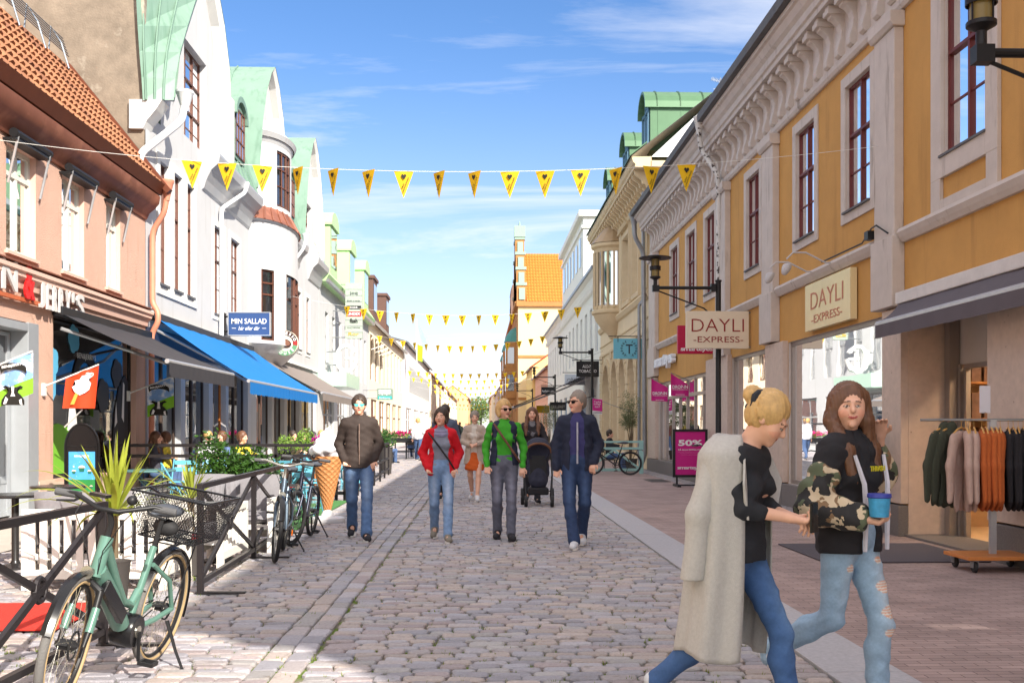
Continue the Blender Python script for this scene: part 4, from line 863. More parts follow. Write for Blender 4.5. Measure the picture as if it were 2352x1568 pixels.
# ---------------------------------------------------------------- white gabled building
def white_building():
    Y0, Y1 = 22.0, 45.3; pl = PLX; B = thing('white_gabled_building', 'white building with three mint green gables and round oriel', 'building', (XL, 33, 0))
    wall_l = M('white_facade', srgb(190, 190, 190), .85, var=.05, vs=1, stain=srgb(160, 156, 148), ss=1.3, sth=(.56, .9), bump=.25, bs=50, st=(3, 3, .3))
    stained = M('stained_render', srgb(128, 116, 102), .95, var=.3, vs=2.6, bump=.8, bs=24, stain=srgb(198, 190, 174), ss=.42, sth=(.52, .60))
    trip = [(22.95, 23.55, 4.55, 7.2), (24.0, 24.62, 4.55, 7.2), (25.05, 25.65, 4.55, 7.2)]
    nar = [(wy(491, XL), wy(512, XL)+.1, 4.4, 6.7), (wy(529, XL), wy(547, XL)+.1, 4.4, 6.7)]
    far = [(38.2, 39.0, 4.4, 6.6), (40.0, 40.8, 4.4, 6.6), (42.0, 42.8, 4.4, 6.6)]
    shops = [(22.6, 24.6, .35, 3.0), (24.95, 27.1, .35, 3.0), (27.5, 28.9, .05, 2.8), (29.2, 31.6, .35, 3.0), (32.8, 35.2, .35, 3.0), (35.6, 37.4, .35, 3.0), (38.0, 40.5, .35, 3.0), (41, 44.6, .35, 3.0)]
    H = 8.0
    facade('wall', pl, rect(Y0+.02, Y1, 0, H), [rect(*q) for q in trip+nar+far+shops], wall_l, B, .30)
    for q in trip+nar+far: window(pl, *q, brownwood, B, cols=2, trans=(.62,), bars=(.3, .8), fw=.05, d=-.08, sill=slate)
    fr = M('brown_shopframe', srgb(70, 56, 48), .5); orf = M('orange_wood', srgb(206, 120, 44), .5, var=.1)
    for i, q in enumerate(shops): window(pl, *q, orf if i == 2 else fr, B, cols=1 if i == 2 else 2, fw=.07, glass=G_DARK, d=-.15, trans=() if i == 2 else (), name='shop_window' if i != 2 else 'door', curtain=curt if i in (0, 1) else None)
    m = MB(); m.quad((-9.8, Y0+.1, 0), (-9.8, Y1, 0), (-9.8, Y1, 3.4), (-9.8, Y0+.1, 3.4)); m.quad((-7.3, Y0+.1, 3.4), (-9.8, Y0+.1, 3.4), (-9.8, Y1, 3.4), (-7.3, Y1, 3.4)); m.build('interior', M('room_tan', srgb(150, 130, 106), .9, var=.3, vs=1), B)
    m = MB(); pl.box(m, Y0+.03, 45.2, 3.05, 3.5, 0, .08); m.build('fascia', M('dark_fascia', srgb(36, 44, 66), .5, var=.05), B)
    # fire wall facing the viewer
    m = MB(); m.box(-16, XL-.02, Y0+.0, Y0+.3, 0, 15); m.build('fire_wall', stained, B)
    m = MB(); m.box(-16, XL-.3, Y1-.3, Y1, 0, 10); m.build('side_wall', wall_l, B)
    # window surrounds
    for q in trip:
        pass
    m = MB()
    pl.box(m, trip[0][0]-.22, trip[2][1]+.25, 7.2, 7.38, 0, .03)
    for a, b in ((trip[0][0]-.2, trip[0][0]), (trip[0][1], trip[1][0]), (trip[1][1], trip[2][0]), (trip[2][1], trip[2][1]+.2)): pl.box(m, a, b, 4.4, 7.2, 0, .03)
    pl.box(m, trip[0][0]-.22, trip[2][1]+.25, 4.3, 4.40, 0, .04)
    m.build('window_surround', white, B)
    for q in nar+far: m = MB(); trimframe(m, pl, *q, .17, .025); m.build('window_surround', white, B)
    m = MB(); pl.box(m, Y0+.05, Y1, 3.72, 3.84, 0, .05); m.build('string_course', white, B)
    # gables
    shape = [(-2.9, H), (-2.9, 8.6), (-2.75, 9.0), (-2.45, 9.9), (-2.1, 10.9), (-1.5, 11.9), (-.7, 12.7), (0, 13.1), (.7, 12.7), (1.5, 11.9), (2.1, 10.9), (2.3, 9.9), (2.4, 9.0), (2.4, H)]
    for gi, yc in enumerate((25.95, 34.2, 42.5)):
        s0 = shape if gi == 0 else [(a*(.9), z) for a, z in shape]
        prof = [(yc+a, z) for a, z in s0]
        gw = rect(yc-1.1, yc+.9, 8.3, 10.6) if gi == 0 else rect(yc-.8, yc+.8, 9.4, 10.4)
        G_ = facade('gable', pl, prof, [gw], wall_l, B, .25)
        window(pl, gw[0][0], gw[1][0], gw[0][1], gw[2][1], brownwood, G_, cols=3, trans=(.35, .68), fw=.045, d=-.18, bars=(.17, .5, .84))
        # verge: green standing-seam skin over the gable roof, running back from the wall; front edge turned with white moulding
        m = MB(); P2 = prof
        for i in range(1, len(P2)-2):
            a, b = P2[i], P2[i+1]; m.quad(pl.p(a[0], a[1], .32), pl.p(b[0], b[1], .32), pl.p(b[0], b[1], -5.0), pl.p(a[0], a[1], -5.0))
            for dd in (-.9, -2.2): m.bar(pl.p(a[0], a[1]+.02, dd), pl.p(b[0], b[1]+.02, dd), .03, .05)
        m.build('gable_roof', copper, G_)
        m = MB()
        for i in range(1, len(P2)-2):
            a, b = P2[i], P2[i+1]; ma = (yc+(a[0]-yc)*.90, a[1]-.12 if a[1] > 9 else a[1]); mb = (yc+(b[0]-yc)*.90, b[1]-.12 if b[1] > 9 else b[1])
            m.add([pl.p(a[0], a[1]-.01, 0.002), pl.p(a[0], a[1]-.01, .31), pl.p(b[0], b[1]-.01, .31), pl.p(b[0], b[1]-.01, .002), pl.p(ma[0], ma[1], .002), pl.p(ma[0], ma[1], .22), pl.p(mb[0], mb[1], .22), pl.p(mb[0], mb[1], .002)],
                  [(1, 2, 6, 5), (5, 6, 7, 4), (0, 1, 5, 4), (3, 7, 6, 2)])
        m.build('gable_moulding', white, G_)
        # flared white pier below the far verge
        m = MB(); a = yc+(2.4 if gi == 0 else 2.16)
        m.prism([pl.p(a-.42, z, d) for d, z in [(0, 7.6), (.12, 7.75), (.26, 8.1), (.34, 8.6), (.34, 10.2), (.2, 10.35), (0, 10.4)]], (0, .5, 0)); m.build('gable_pier', white, G_)
    # green cheek closing the near gable against the fire wall
    ROWS = [(atY(a, py, Y0-.15), b, py) for py, a, b in ((230, 328, 399), (180, 325, 403), (120, 320, 414), (60, 316, 431), (0, 313, 450), (-60, 310, 470))]
    m = MB(); RP = [[(p[0], Y0-.15, p[1]), (-6.45, wy(b, -6.45), wz(b, py, -6.45)), (-6.62, wy(b, -6.45)+.5, wz(b, py, -6.45))] for p, b, py in ROWS]
    for q, r in zip(RP[:-1], RP[1:]): m.quad(q[0], q[1], r[1], r[0]); m.quad(q[1], q[2], r[2], r[1])
    for u in (.12, .40, .68):
        for q, r in zip(RP[:-1], RP[1:]): m.bar(Vector(q[0]).lerp(Vector(q[1]), u)+Vector((0, -.02, 0)), Vector(r[0]).lerp(Vector(r[1]), u)+Vector((0, -.02, 0)), .03, .05, up=(0, -1, 0))
    m.build('cheek', copper, B)
    m = MB(); m.prism([(-7.3, Y0-.1, 8.2), (-6.62, Y0-.1, 8.2), (-6.75, Y0-.1, 8.0), (-6.95, Y0-.1, 7.75), (-7.02, Y0-.1, 7.6), (-7.3, Y0-.1, 7.6)], (0, .5, 0)); m.build('eave_return', white, B)
    # link mansard roofs with arched dormers, cove eaves
    for (a, b) in ((28.4, 31.6), (36.2, 39.9), (44.4, 45.3)):
        m = MB(); m.quad(pl.p(a-.2, 8.25, .34), pl.p(b+.2, 8.25, .34), pl.p(b+.2, 11.3, -.75), pl.p(a-.2, 11.3, -.75)); m.quad(pl.p(a-.2, 11.3, -.75), pl.p(b+.2, 11.3, -.75), pl.p(b+.2, 12.6, -4), pl.p(a-.2, 12.6, -4))
        y = a
        while y < b: m.bar(pl.p(y, 8.27, .35), pl.p(y, 11.32, -.74), .03, .05, up=(1, 0, 0)); y += .62
        m.build('mansard_roof', copper, B)
        m = MB(); extr(pl, [(0, 7.35), (.06, 7.4), (.12, 7.6), (.24, 7.85), (.42, 8.02), (.46, 8.2), (.46, 8.26), (0, 8.28)], a-(1.4 if a > 28 else 0)-.6, b+.05, m); m.build('cove_eave', M('eave_metal', srgb(176, 178, 180), .45, .3, var=.06), B)
        if b-a > 2:
            yc = (a+b)/2-.2; m = MB(); pr = [(yc-.65, 8.9), (yc-.65, 10.1)]+[(yc-.65*cos(pi*i/8), 10.1+.5*sin(pi*i/8)) for i in range(1, 8)]+[(yc+.65, 10.1), (yc+.65, 8.9)]
            m.prism([pl.p(q[0], q[1], .16) for q in pr], (-1.2, 0, 0)); D_ = m.build('dormer', copper, B)
            ro = [(yc-.75*cos(pi*i/8), 10.1+.62*sin(pi*i/8)) for i in range(9)]; ri = [(yc-.6*cos(pi*i/8), 10.1+.46*sin(pi*i/8)) for i in range(9)]
            m = MB(); m.prism([pl.p(q[0], q[1], .26) for q in ro+ri[::-1]], (-1.2, 0, 0)); m.build('dormer_hood', copper, D_)
            m = MB(); pl.box(m, yc-.5, yc+.5, 9.0, 10.3, .165, .175); m.build('pane', G_UP, D_)
            m = MB()
            for k in range(4): pl.box(m, yc-.52+k*.333, yc-.48+k*.333, 9.0, 10.3, .178, .20)
            for z in (9.0, 9.42, 9.85, 10.28): pl.box(m, yc-.52, yc+.52, z, z+.035, .178, .197)
            m.build('glazing_bars', brownwood, D_)
    # oriel
    yc, ry, rx = 34.1, 2.35, .98
    def sx(t): return (XL+rx*cos(t), yc+ry*sin(t))
    m = MB()
    def band(z0, z1, t0=-pi/2, t1=pi/2, k0=1, k1=1, n=20):
        b = len(m.v)
        for i in range(n+1):
            t = t0+(t1-t0)*i/n; m.v += [(XL+rx*k0*cos(t), yc+ry*k0*sin(t), z0), (XL+rx*k1*cos(t), yc+ry*k1*sin(t), z1)]
        m.f += [(b+2*i, b+2*i+2, b+2*i+3, b+2*i+1) for i in range(n)]; m.mi += [m.m]*n
    wn = [(-1.22, -.86), (-.46, .42), (.86, 1.22)]   # window angles
    cur = -pi/2
    for a, b in wn+[(pi/2, pi/2)]:
        band(3.95, 6.75, cur, a, n=8); cur = b
    for a, b in wn: band(6.2, 6.75, a, b, n=6); band(3.95, 4.05, a, b, n=6)
    band(6.75, 7.65); band(7.65, 7.7, k1=1.05)
    m.build('oriel', wall_l, B, smooth=True)
    m = MB(); band(7.7, 7.95, k0=1.08, k1=.93); band(7.95, 8.2, k0=.93, k1=.80)
    for i in range(15):
        t = -pi/2+pi*i/14; m.tube([(XL+rx*1.09*cos(t), yc+ry*1.09*sin(t), 7.7), (XL+rx*.94*cos(t), yc+ry*.94*sin(t), 7.96), (XL+rx*.81*cos(t), yc+ry*.81*sin(t), 8.2)], .03, 5)
    m.build('oriel_skirt', rustcop, B)
    m = MB(); band(3.15, 3.35, k0=.25, k1=.45); band(3.35, 3.7, k0=.45, k1=.8); band(3.7, 3.95, k0=.8, k1=1.0); band(3.95, 3.97, k0=1.03, k1=1.03); band(2.9, 3.15, k0=.12, k1=.25); m.build('oriel_cone', M('grey_white_metal', srgb(190, 192, 196), .35, .3, var=.04), B, smooth=True)
    for a, b in wn:
        m = MB(); band(4.06, 6.2, a, b, k0=.93, k1=.93, n=6); W1 = m.build('oriel_glazing', G_DARK, B)
        m = MB()
        for t in (a, b, (a+b)/2) if b-a > .5 else (a, b): p = (XL+rx*.96*cos(t), yc+ry*.96*sin(t)); m.bar((*p, 4.06), (*p, 6.2), .07, .07)
        pa, pb = (XL+rx*.96*cos(a), yc+ry*.96*sin(a)), (XL+rx*.96*cos(b), yc+ry*.96*sin(b))
        for z in (4.08, 5.45, 5.8, 6.18): m.bar((*pa, z), (*pb, z), .05, .05)
        m.build('oriel_frame', brownwood, W1)
        if b-a > .5: m = MB(); band(3.98, 4.06, a, b, k0=1.01, k1=1.01); m.build('oriel_sill', brownwood, W1)
    # turret floor over the oriel
    rx, ry = .80, 1.55
    m = MB(); cur = -pi/2
    for a, b in ((-.75, .0), (.5, 1.0), (pi/2, pi/2)): band(8.2, 10.25, cur, a, n=8); cur = b
    band(10.25, 10.4, k1=1.08); band(10.4, 10.55, k0=1.12, k1=1.2); band(10.55, 10.62, k0=1.2, k1=1.1); band(10.62, 11.2, k0=1.1, k1=.3)
    for a, b in ((-.75, 0), (.5, 1.0)): band(8.2, 8.35, a, b, n=5); band(10.1, 10.25, a, b, n=5)
    m.build('turret', wall_l, B, smooth=True)
    m = MB()
    for a, b in ((-.75, 0), (.5, 1.0)): band(8.35, 10.1, a, b, k0=.92, k1=.92, n=5)
    T_ = m.build('turret_glazing', G_DARK, B); m = MB()
    for t in (-.75, -.5, -.25, 0, .5, 1.0): p = (XL+rx*.95*cos(t), yc+ry*.95*sin(t)); m.bar((*p, 8.35), (*p, 10.1), .04, .04)
    for z in (8.4, 9.0, 9.55, 10.05): m.tube([(XL+rx*.95*cos(t), yc+ry*.95*sin(t), z) for t in np.linspace(-.75, 0, 5)], .02, 4)
    m.build('turret_frame', brownwood, T_)
    return B
white_building()
wp = M('white_pipe', srgb(214, 216, 218), .45, .1, var=.05)
downpipe([(-6.35, 22.6, 8.35), (-6.4, 22.55, 7.95), (-7.0, 21.85, 7.1), (-7.05, 21.8, 6.95), (-7.05, 21.8, 6.5)], wp, 'drainpipe', 'white drainpipe bending onto the stained fire wall', r=.08)
downpipe([(-6.5, 29.3, 8.2), (-6.55, 29.2, 7.9), (-6.9, 28.0, 7.2), (-6.9, 28.0, 3.6)], wp, 'drainpipe', 'white drainpipe between the first gable and the oriel', hop=False, r=.06)
downpipe([(-6.5, 38.9, 8.3), (-6.55, 38.8, 8.0), (-6.9, 38.0, 7.2), (-6.9, 38.0, 3.6)], wp, 'drainpipe', 'white drainpipe just beyond the oriel', r=.06)
# ---------------------------------------------------------------- further buildings on the left
lg = M('light_frame', srgb(150, 150, 150), .6)
B2 = simple_house('white_modern_house', 'white shop building with pale green metal roof and dormers', XL, 1, 45.35, 65, 7.7, MATS['white_facade'], limegreen, wrow(46.5, 64.5, 8, 4.0, 6.6, 1.0)+wrow(46, 64.5, 4, .4, 3.0, 3.4), rh=0, fm=lg)
m = MB(); m.prism([(-6.7, 45.3, 7.75), (-6.55, 45.3, 8.0), (-7.9, 45.3, 10.0), (-8, 45.3, 7.75)], (0, 19.7, 0)); m.build('mansard', limegreen, B2)
for y in (46.6, 53.4, 60):
    m = MB(); pr = [(y, 8.2), (y, 10.4)]+[(y+1.15-1.15*cos(pi*i/6), 10.4+.55*sin(pi*i/6)) for i in range(7)]+[(y+2.3, 8.2)]; m.prism([(-6.7, a, b) for a, b in pr], (-3.4, 0, 0)); m.prism([(-6.6, a, b+.08) for a, b in [(y-.1, 10.3)]+[(y+1.15-1.25*cos(pi*i/6), 10.4+.62*sin(pi*i/6)) for i in range(7)]+[(y+2.4, 10.3)]], (-3.6, 0, 0)); D_ = m.build('dormer', limegreen, B2)
    m = MB(); m.box(-6.695, -6.68, y+.3, y+2.0, 8.6, 10.3); m.build('pane', G_UP, D_)
m = MB(); m.box(-6.98, -5.75, 44.8, 49.6, 3.15, 3.75); m.build('entrance_canopy', M('pale_green_glass', srgb(176, 206, 190), .3, var=.05), B2)
B3 = simple_house('cream_shop_house', 'cream and orange shop building with brown dormers and brown eaves', XL, 1, 65.1, 94, 8.1, M('cream_wall', srgb(240, 222, 190), .85, var=.04), M('brown_roof', srgb(112, 84, 70), .7, var=.1), wrow(65.5, 93.5, 9, 4.4, 7.3, 1.6)+wrow(66, 93, 5, .4, 3.2, 4), rh=2.6, fm=brownwood)
for y in (67, 76): m = MB(); m.box(-9.5, -6.9, y, y+2.6, 8.4, 10.9); m.box(-9.6, -6.8, y-.1, y+2.7, 10.9, 11.1); D_ = m.build('dormer', M('brown_sheet', srgb(96, 70, 60), .6), B3); m = MB(); m.box(-6.89, -6.87, y+.3, y+2.3, 8.9, 10.6); m.build('pane', G_FAR, D_)
for y in (66.3, 69, 71.7):
    m = MB(); P3 = PLX; m.add([P3.p(y, 7.2, .05), P3.p(y+1.9, 7.2, .05), P3.p(y+1.9, 6.6, .9), P3.p(y, 6.6, .9)], [(0, 1, 2, 3)]); m.tube([P3.p(y, 6.6, .9), P3.p(y, 6.3, .05)], .03, 4); m.tube([P3.p(y+1.9, 6.6, .9), P3.p(y+1.9, 6.3, .05)], .03, 4); m.build('sun_screen', M('screen_white', srgb(228, 224, 216), .6), B3)
B4 = simple_house('pale_modern_house', 'pale concrete shop building with long dark window strip', XL+.1, 1, 94.2, 140, 9.0, M('pale_concrete', srgb(226, 224, 218), .85, var=.05), slate, [(100, 138, 4.8, 7.2)]+wrow(95, 139, 4, .4, 3.2, 8), rh=1.2)
m = MB()
for i in range(38): m.box(-6.9, -6.8, 100+i, 100.3+i, 4.8, 7.2)
m.build('window_fins', lg, B4)
B5 = simple_house('orange_roof_house', 'beige house with a tall orange tiled roof down the left side', XL+.3, 1, 140.3, 190, 8.5, M('beige_wall', srgb(236, 222, 198), .85, var=.05), tile_o, wrow(141, 189, 9, 4.6, 6.6, 1.8)+wrow(141, 189, 6, .5, 3.2, 5), rh=5, depth=12)
simple_house('far_left_house', 'far pale house with orange roof near the end of the left side', XL+.8, 1, 191, 270, 8, M('beige_wall2', srgb(240, 230, 210), .85, var=.05), tile_o, wrow(192, 268, 12, 4.6, 6.6, 2), rh=4, depth=10)
simple_house('end_left_house', 'last small house with orange gable at the far end of the street', XL+3.6, 1, 272, 330, 9, M('orange_wall', srgb(214, 176, 134), .85, var=.05), tile_o, wrow(274, 328, 8, 4.6, 6.6, 2), rh=3, depth=8)
# buildings behind the camera on both sides so reflections and the side view hold up
simple_house('rear_left_house', 'plain cream house at the near end of the left side', XL, 1, -30, 3.9, 7.5, M('rear_wall', srgb(228, 214, 190), .85, var=.05), tile_r, wrow(-28, 3, 10, 4, 5.8, 1.1), rh=3)
awning('shop_awning', 'long bright blue two panel awning over the terrace', PLX, 22.4, 31.6, 3.72, 2.05, 2.42, M('blue_canvas', srgb(24, 122, 200), .75, var=.05, vs=2, trans=.25), val=.24, panels=2, scallop=True, bar=M('cassette_dark', srgb(50, 50, 54), .5))
awning('shop_awning', 'long taupe grey awning beyond the blue one', PLX, 32.6, 42.5, 3.6, 2.05, 2.5, M('taupe_canvas', srgb(128, 118, 112), .85, var=.05, vs=2), val=.22, panels=2)
awning('shop_awning', 'folded grey awning above the clothes shop entrance', Plane('X', XR, -1), 7.2, 13.15, 3.02, .46, 2.74, M('grey_canvas', srgb(92, 86, 92), .85, var=.08, vs=4), val=.16, panels=1, arms=False, d0=.15, bar=M('cassette_white', srgb(206, 200, 196), .5))
awning('shop_awning', 'black awning reaching out over the pavement beyond the cream building', Plane('X', XR, -1), 49, 56, 4.1, 4.0, 2.38, MATS['black_canvas'], val=.2, panels=2)
# ================================================================ IMPLICIT SURFACES (bodies, cloth, soft things)
def surface_nets(V, o, h):
    s = V < 0; nx, ny, nz = V.shape
    acc = np.zeros((nx-1, ny-1, nz-1, 3), np.float32); cnt = np.zeros((nx-1, ny-1, nz-1), np.float32)
    for ax in range(3):
        oth = [a for a in range(3) if a != ax]
        sl = lambda a0, a1: tuple(slice(a0, a1 if a1 else None) if a == ax else slice(None) for a in range(3))
        A = V[sl(0, -1)]; B = V[sl(1, None)]; cr = (A < 0) != (B < 0)
        t = np.where(cr, A/np.where(cr, A-B, 1), 0).astype(np.float32)
        for du in (0, 1):
            for dv in (0, 1):
                ix = [slice(None)]*3; ix[oth[0]] = slice(du, du-1 if du == 0 else None); ix[oth[1]] = slice(dv, dv-1 if dv == 0 else None)
                ix = tuple(ix); c = cr[ix]; cnt += c
                acc[..., ax] += np.where(c, t[ix], 0); acc[..., oth[0]] += du*c; acc[..., oth[1]] += dv*c
    act = cnt > 0; idx = -np.ones(act.shape, np.int64); idx[act] = np.arange(act.sum())
    I = np.argwhere(act); P = (I+acc[act]/cnt[act][:, None])*h+np.array(o); F = []
    for ax in range(3):
        u, v = [(1, 2), (2, 0), (0, 1)][ax]
        sa = [slice(None)]*3; sb = [slice(None)]*3; sa[ax] = slice(0, -1); sb[ax] = slice(1, None)
        for q in (u, v): sa[q] = slice(1, -1); sb[q] = slice(1, -1)
        A = s[tuple(sa)]; B = s[tuple(sb)]; e = np.argwhere(A != B)
        if not len(e): continue
        fl = A[tuple(e.T)]; b = e.copy(); b[:, u] += 1; b[:, v] += 1
        def cid(du, dv): q = b.copy(); q[:, u] -= du; q[:, v] -= dv; return idx[tuple(q.T)]
        a0, a1, a2, a3 = cid(1, 1), cid(0, 1), cid(0, 0), cid(1, 0)
        q = np.stack([a0, a1, a2, a3], 1); q[~fl] = q[~fl][:, ::-1]; F.append(q)
    return P, np.vstack(F)
class SD:
    def __init__(s): s.p = []
    def cap(s, a, b, ra, rb=None, k=.03, sc=(1, 1, 1), op='u'): s.p.append(('c', np.array(a, float), np.array(b, float), ra, ra if rb is None else rb, k, np.array(sc, float), op)); return s
    def ell(s, c, r, k=.03, op='u'): return s.cap(c, c, 1.0, 1.0, k, tuple(r), op)
    def chain(s, pts, rs, k=.03, sc=(1, 1, 1), op='u'):
        for i in range(len(pts)-1): s.cap(pts[i], pts[i+1], rs[i], rs[i+1], k, sc, op)
        return s
    def cut(s, pt, n, k=.01): s.p.append(('h', np.array(pt, float), np.array(n, float)/np.linalg.norm(n), k)); return s
    def bounds(s):
        lo = np.full(3, 9.); hi = -lo
        for q in s.p:
            if q[0] == 'c' and q[7] == 'u':
                R = max(q[3], q[4])*q[6]; lo = np.minimum(lo, np.minimum(q[1], q[2])-R); hi = np.maximum(hi, np.maximum(q[1], q[2])+R)
        return lo-.03, hi+.03
    def mesh(s, h=.012, noise=None, zmin=None):
        lo, hi = s.bounds(); n = np.ceil((hi-lo)/h).astype(int)+2
        V = np.full(tuple(n), .25, np.float32); g = [(lo[a]+h*np.arange(n[a])).astype(np.float32) for a in range(3)]
        for q in s.p:
            if q[0] == 'h':
                d = ((g[0][:, None, None]-q[1][0])*q[2][0]+(g[1][None, :, None]-q[1][1])*q[2][1]+(g[2][None, None, :]-q[1][2])*q[2][2]); V = np.maximum(V, d); continue
            _, a, b, ra, rb, k, sc, op = q; R = max(ra, rb)*sc; mg = k+.03
            i0 = np.clip(((np.minimum(a, b)-R-mg-lo)/h).astype(int), 0, n-1); i1 = np.clip(((np.maximum(a, b)+R+mg-lo)/h).astype(int)+2, 1, n)
            sl = tuple(slice(i0[t], i1[t]) for t in range(3))
            X = (g[0][sl[0]]-a[0])/sc[0]; Y = (g[1][sl[1]]-a[1])/sc[1]; Z = (g[2][sl[2]]-a[2])/sc[2]
            ab = (b-a)/sc; L2 = float(ab@ab); X = X[:, None, None]; Y = Y[None, :, None]; Z = Z[None, None, :]
            if L2 > 1e-12:
                t = np.clip((X*ab[0]+Y*ab[1]+Z*ab[2])/L2, 0, 1); d = np.sqrt((X-t*ab[0])**2+(Y-t*ab[1])**2+(Z-t*ab[2])**2)-(ra+(rb-ra)*t)
            else: d = np.sqrt(X*X+Y*Y+Z*Z)-ra
            # scale back: gradient-normalised estimate for strongly squashed shapes
            if L2 <= 1e-12:
                k1 = np.sqrt((X/sc[0])**2+(Y/sc[1])**2+(Z/sc[2])**2)+1e-6; d = (d+ra)*d/k1*ra**0
            else: d = d*float(min(sc))
            W = V[sl]
            if op == 'u': hh = np.maximum(k-np.abs(W-d), 0)/k if k > 0 else 0; V[sl] = np.minimum(W, d)-(hh*hh*k*.25 if k > 0 else 0)
            elif op == 's': V[sl] = np.maximum(W, -d)
            elif op == 'i': V[:] = V
        if noise is not None: V = V+noise(g[0][:, None, None], g[1][None, :, None], g[2][None, None, :]).astype(np.float32)
        V[0] = V[-1] = .1; V[:, 0] = V[:, -1] = .1; V[:, :, 0] = .1; V[:, :, -1] = .1
        return surface_nets(V, lo, h)
def sdobj(name, sd, mat, parent, h=.012, noise=None, col=None, world=True, label=None):
    P, F = sd.mesh(h, noise)
    me = bpy.data.meshes.new(name); off = np.array(OFF.get(parent.name, Vector((0, 0, 0)))) if (parent and world) else np.zeros(3)
    nv, nf = len(P), len(F); me.vertices.add(nv); me.vertices.foreach_set('co', (P-off).astype(np.float32).ravel())
    me.loops.add(nf*4); me.loops.foreach_set('vertex_index', F.astype(np.int32).ravel()); me.polygons.add(nf); me.polygons.foreach_set('loop_start', np.arange(0, nf*4, 4, dtype=np.int32))
    me.polygons.foreach_set('use_smooth', np.ones(nf, bool)); me.update(calc_edges=True); me.validate()
    for m in (mat if isinstance(mat, (list, tuple)) else [mat]): me.materials.append(m)
    if col is not None:
        c = col(P); c = np.hstack([c, np.ones((nv, 1))]).astype(np.float32); ca = me.color_attributes.new('Col', 'FLOAT_COLOR', 'POINT'); ca.data.foreach_set('color', c.ravel())
    o = bpy.data.objects.new(name, me); link(o, parent)
    if parent: OFF[o.name] = Vector(off)
    if label: o['label'] = label
    return o
# ================================================================ SIGNS, FLAGS, LAMPS, BUNTING
EX, EZ = (1, 0, 0), (0, 0, 1)
yel = M('pennant_yellow', srgb(228, 184, 24), .7, var=.05, trans=.22); ink = M('black_ink', srgb(28, 26, 22), .7, var=0)
def bunting(Y, px0, px1, n, yt0, ytm, label, printed=0, group='yellow bunting rows across the street'):
    xs = [atY(px0+(px1-px0)*i/(n-1), 0, Y)[0] for i in range(n)]; zt = []
    for i in range(n):
        u = (i/(n-1)-.5)*2; zt.append(atY(0, ytm+(yt0-ytm)*u*u, Y)[1])
    t = thing('bunting', label, 'bunting', (xs[0], Y, zt[0]), group=group)
    xm = (xs[0]+xs[-1])/2; hw = (xs[-1]-xs[0])/2; a = (zt[0]-zt[n//2])/hw**2; f = lambda x: zt[n//2]+a*(x-xm)**2
    m = MB(); m.tube([(x, Y, f(x)) for x in np.linspace(XL+.05, XR-.05, 40)], .0035 if Y < 60 else .006, 4); m.build('string', M('string_white', srgb(225, 225, 220), .8, var=0), t)
    W_, H_ = .265, .365
    for i in range(n):
        x = xs[i]; z = f(x); rot = -.85 if i in (3, 4, 8) and Y < 60 else random.choice((random.uniform(-.4, .4), random.uniform(-1.0, .7))); tilt = random.uniform(-.25, .25); V = []; N = 6 if Y < 60 else 1
        c, s_ = cos(rot), sin(rot)
        for j in range(N+1):
            v = j/N; hw2 = W_/2*(1-v); cu = .014*sin(v*2.5)
            for q in (-1, -.33, .33, 1): V.append((x+hw2*q*c, Y+hw2*q*s_+cu+tilt*v*H_*.4+.012*q*q*(1-v), z-v*H_))
        F = [(j*4+k, j*4+k+1, (j+1)*4+k+1, (j+1)*4+k) for j in range(N) for k in range(3)]
        pn = mesh_obj('pennant', V, F, yel, t, smooth=True)
        if printed and Y < 60:
            ux = Vector((c, s_, 0)); nrm = Vector((s_, -c, 0)); o = Vector((x, Y-.0, z))+nrm*.016
            if printed > 1:
                hp = [(.055*(abs(sin(a_))**3)*(1 if sin(a_) >= 0 else -1)*.62, .034*(13*cos(a_)-5*cos(2*a_)-2*cos(3*a_)-cos(4*a_))/13) for a_ in [2*pi*k/22 for k in range(22)]]
                lean = tilt*.4; uy = Vector((0, lean*-1, 1)).normalized()
                flatpoly([(p[0]+.0, p[1]-.075) for p in hp], o+Vector((0, .012+tilt*.4*.075, 0)), ux, uy, ink, pn, 'heart', .001)
                d = Vector((c*.36, s_*.36, .93)).normalized(); up = Vector((-c*.93, -s_*.93, .36)).normalized()
                text('Kalmar', o+ux*-.012+Vector((0, .02+tilt*.4*.2, -.20)), d, up, .026, ink, pn, w=.085, ext=.001, name='print')
                text('Linnéuniversitetet', o+ux*.022+Vector((0, .02+tilt*.4*.19, -.19)), d, up, .026, ink, pn, w=.235, ext=.001, name='print')
            else:
                flatpoly([(-.03, -.05), (0, -.1), (.03, -.05), (.015, -.035), (0, -.045), (-.015, -.035)], o, ux, EZ, ink, pn, 'heart', .001)
                flatpoly([(-.02, -.13), (.03, -.13), (.0, -.26)], o, ux, EZ, M('ink_grey', srgb(120, 96, 20), .7, var=0), pn, 'print', .001)
    return t
bunting(14.0, 440, 1577, 15, 366, 387, 'nearest and largest row of yellow bunting with black hearts and lettering', 2)
bunting(34.0, 797, 1327, 15, 701, 721, 'second row of yellow bunting, before the green sign column', 1)
bunting(48.0, 872, 1246, 15, 769, 792, 'third row of yellow bunting, level with the round G sign', 1)
for i, (Y, a, b, y0, ym) in enumerate(((69, 941, 1200, 850, 857), (80, 950, 1185, 866, 872), (98, 985, 1165, 880, 888), (112, 1000, 1150, 896, 902), (136, 1012, 1145, 910, 915), (165, 1022, 1135, 924, 929), (200, 1035, 1125, 934, 938))):
    bunting(Y, a, b, 14, y0, ym, '%s row of distant yellow bunting counted from the camera' % ('fourth', 'fifth', 'sixth', 'seventh', 'eighth', 'ninth', 'tenth')[i])
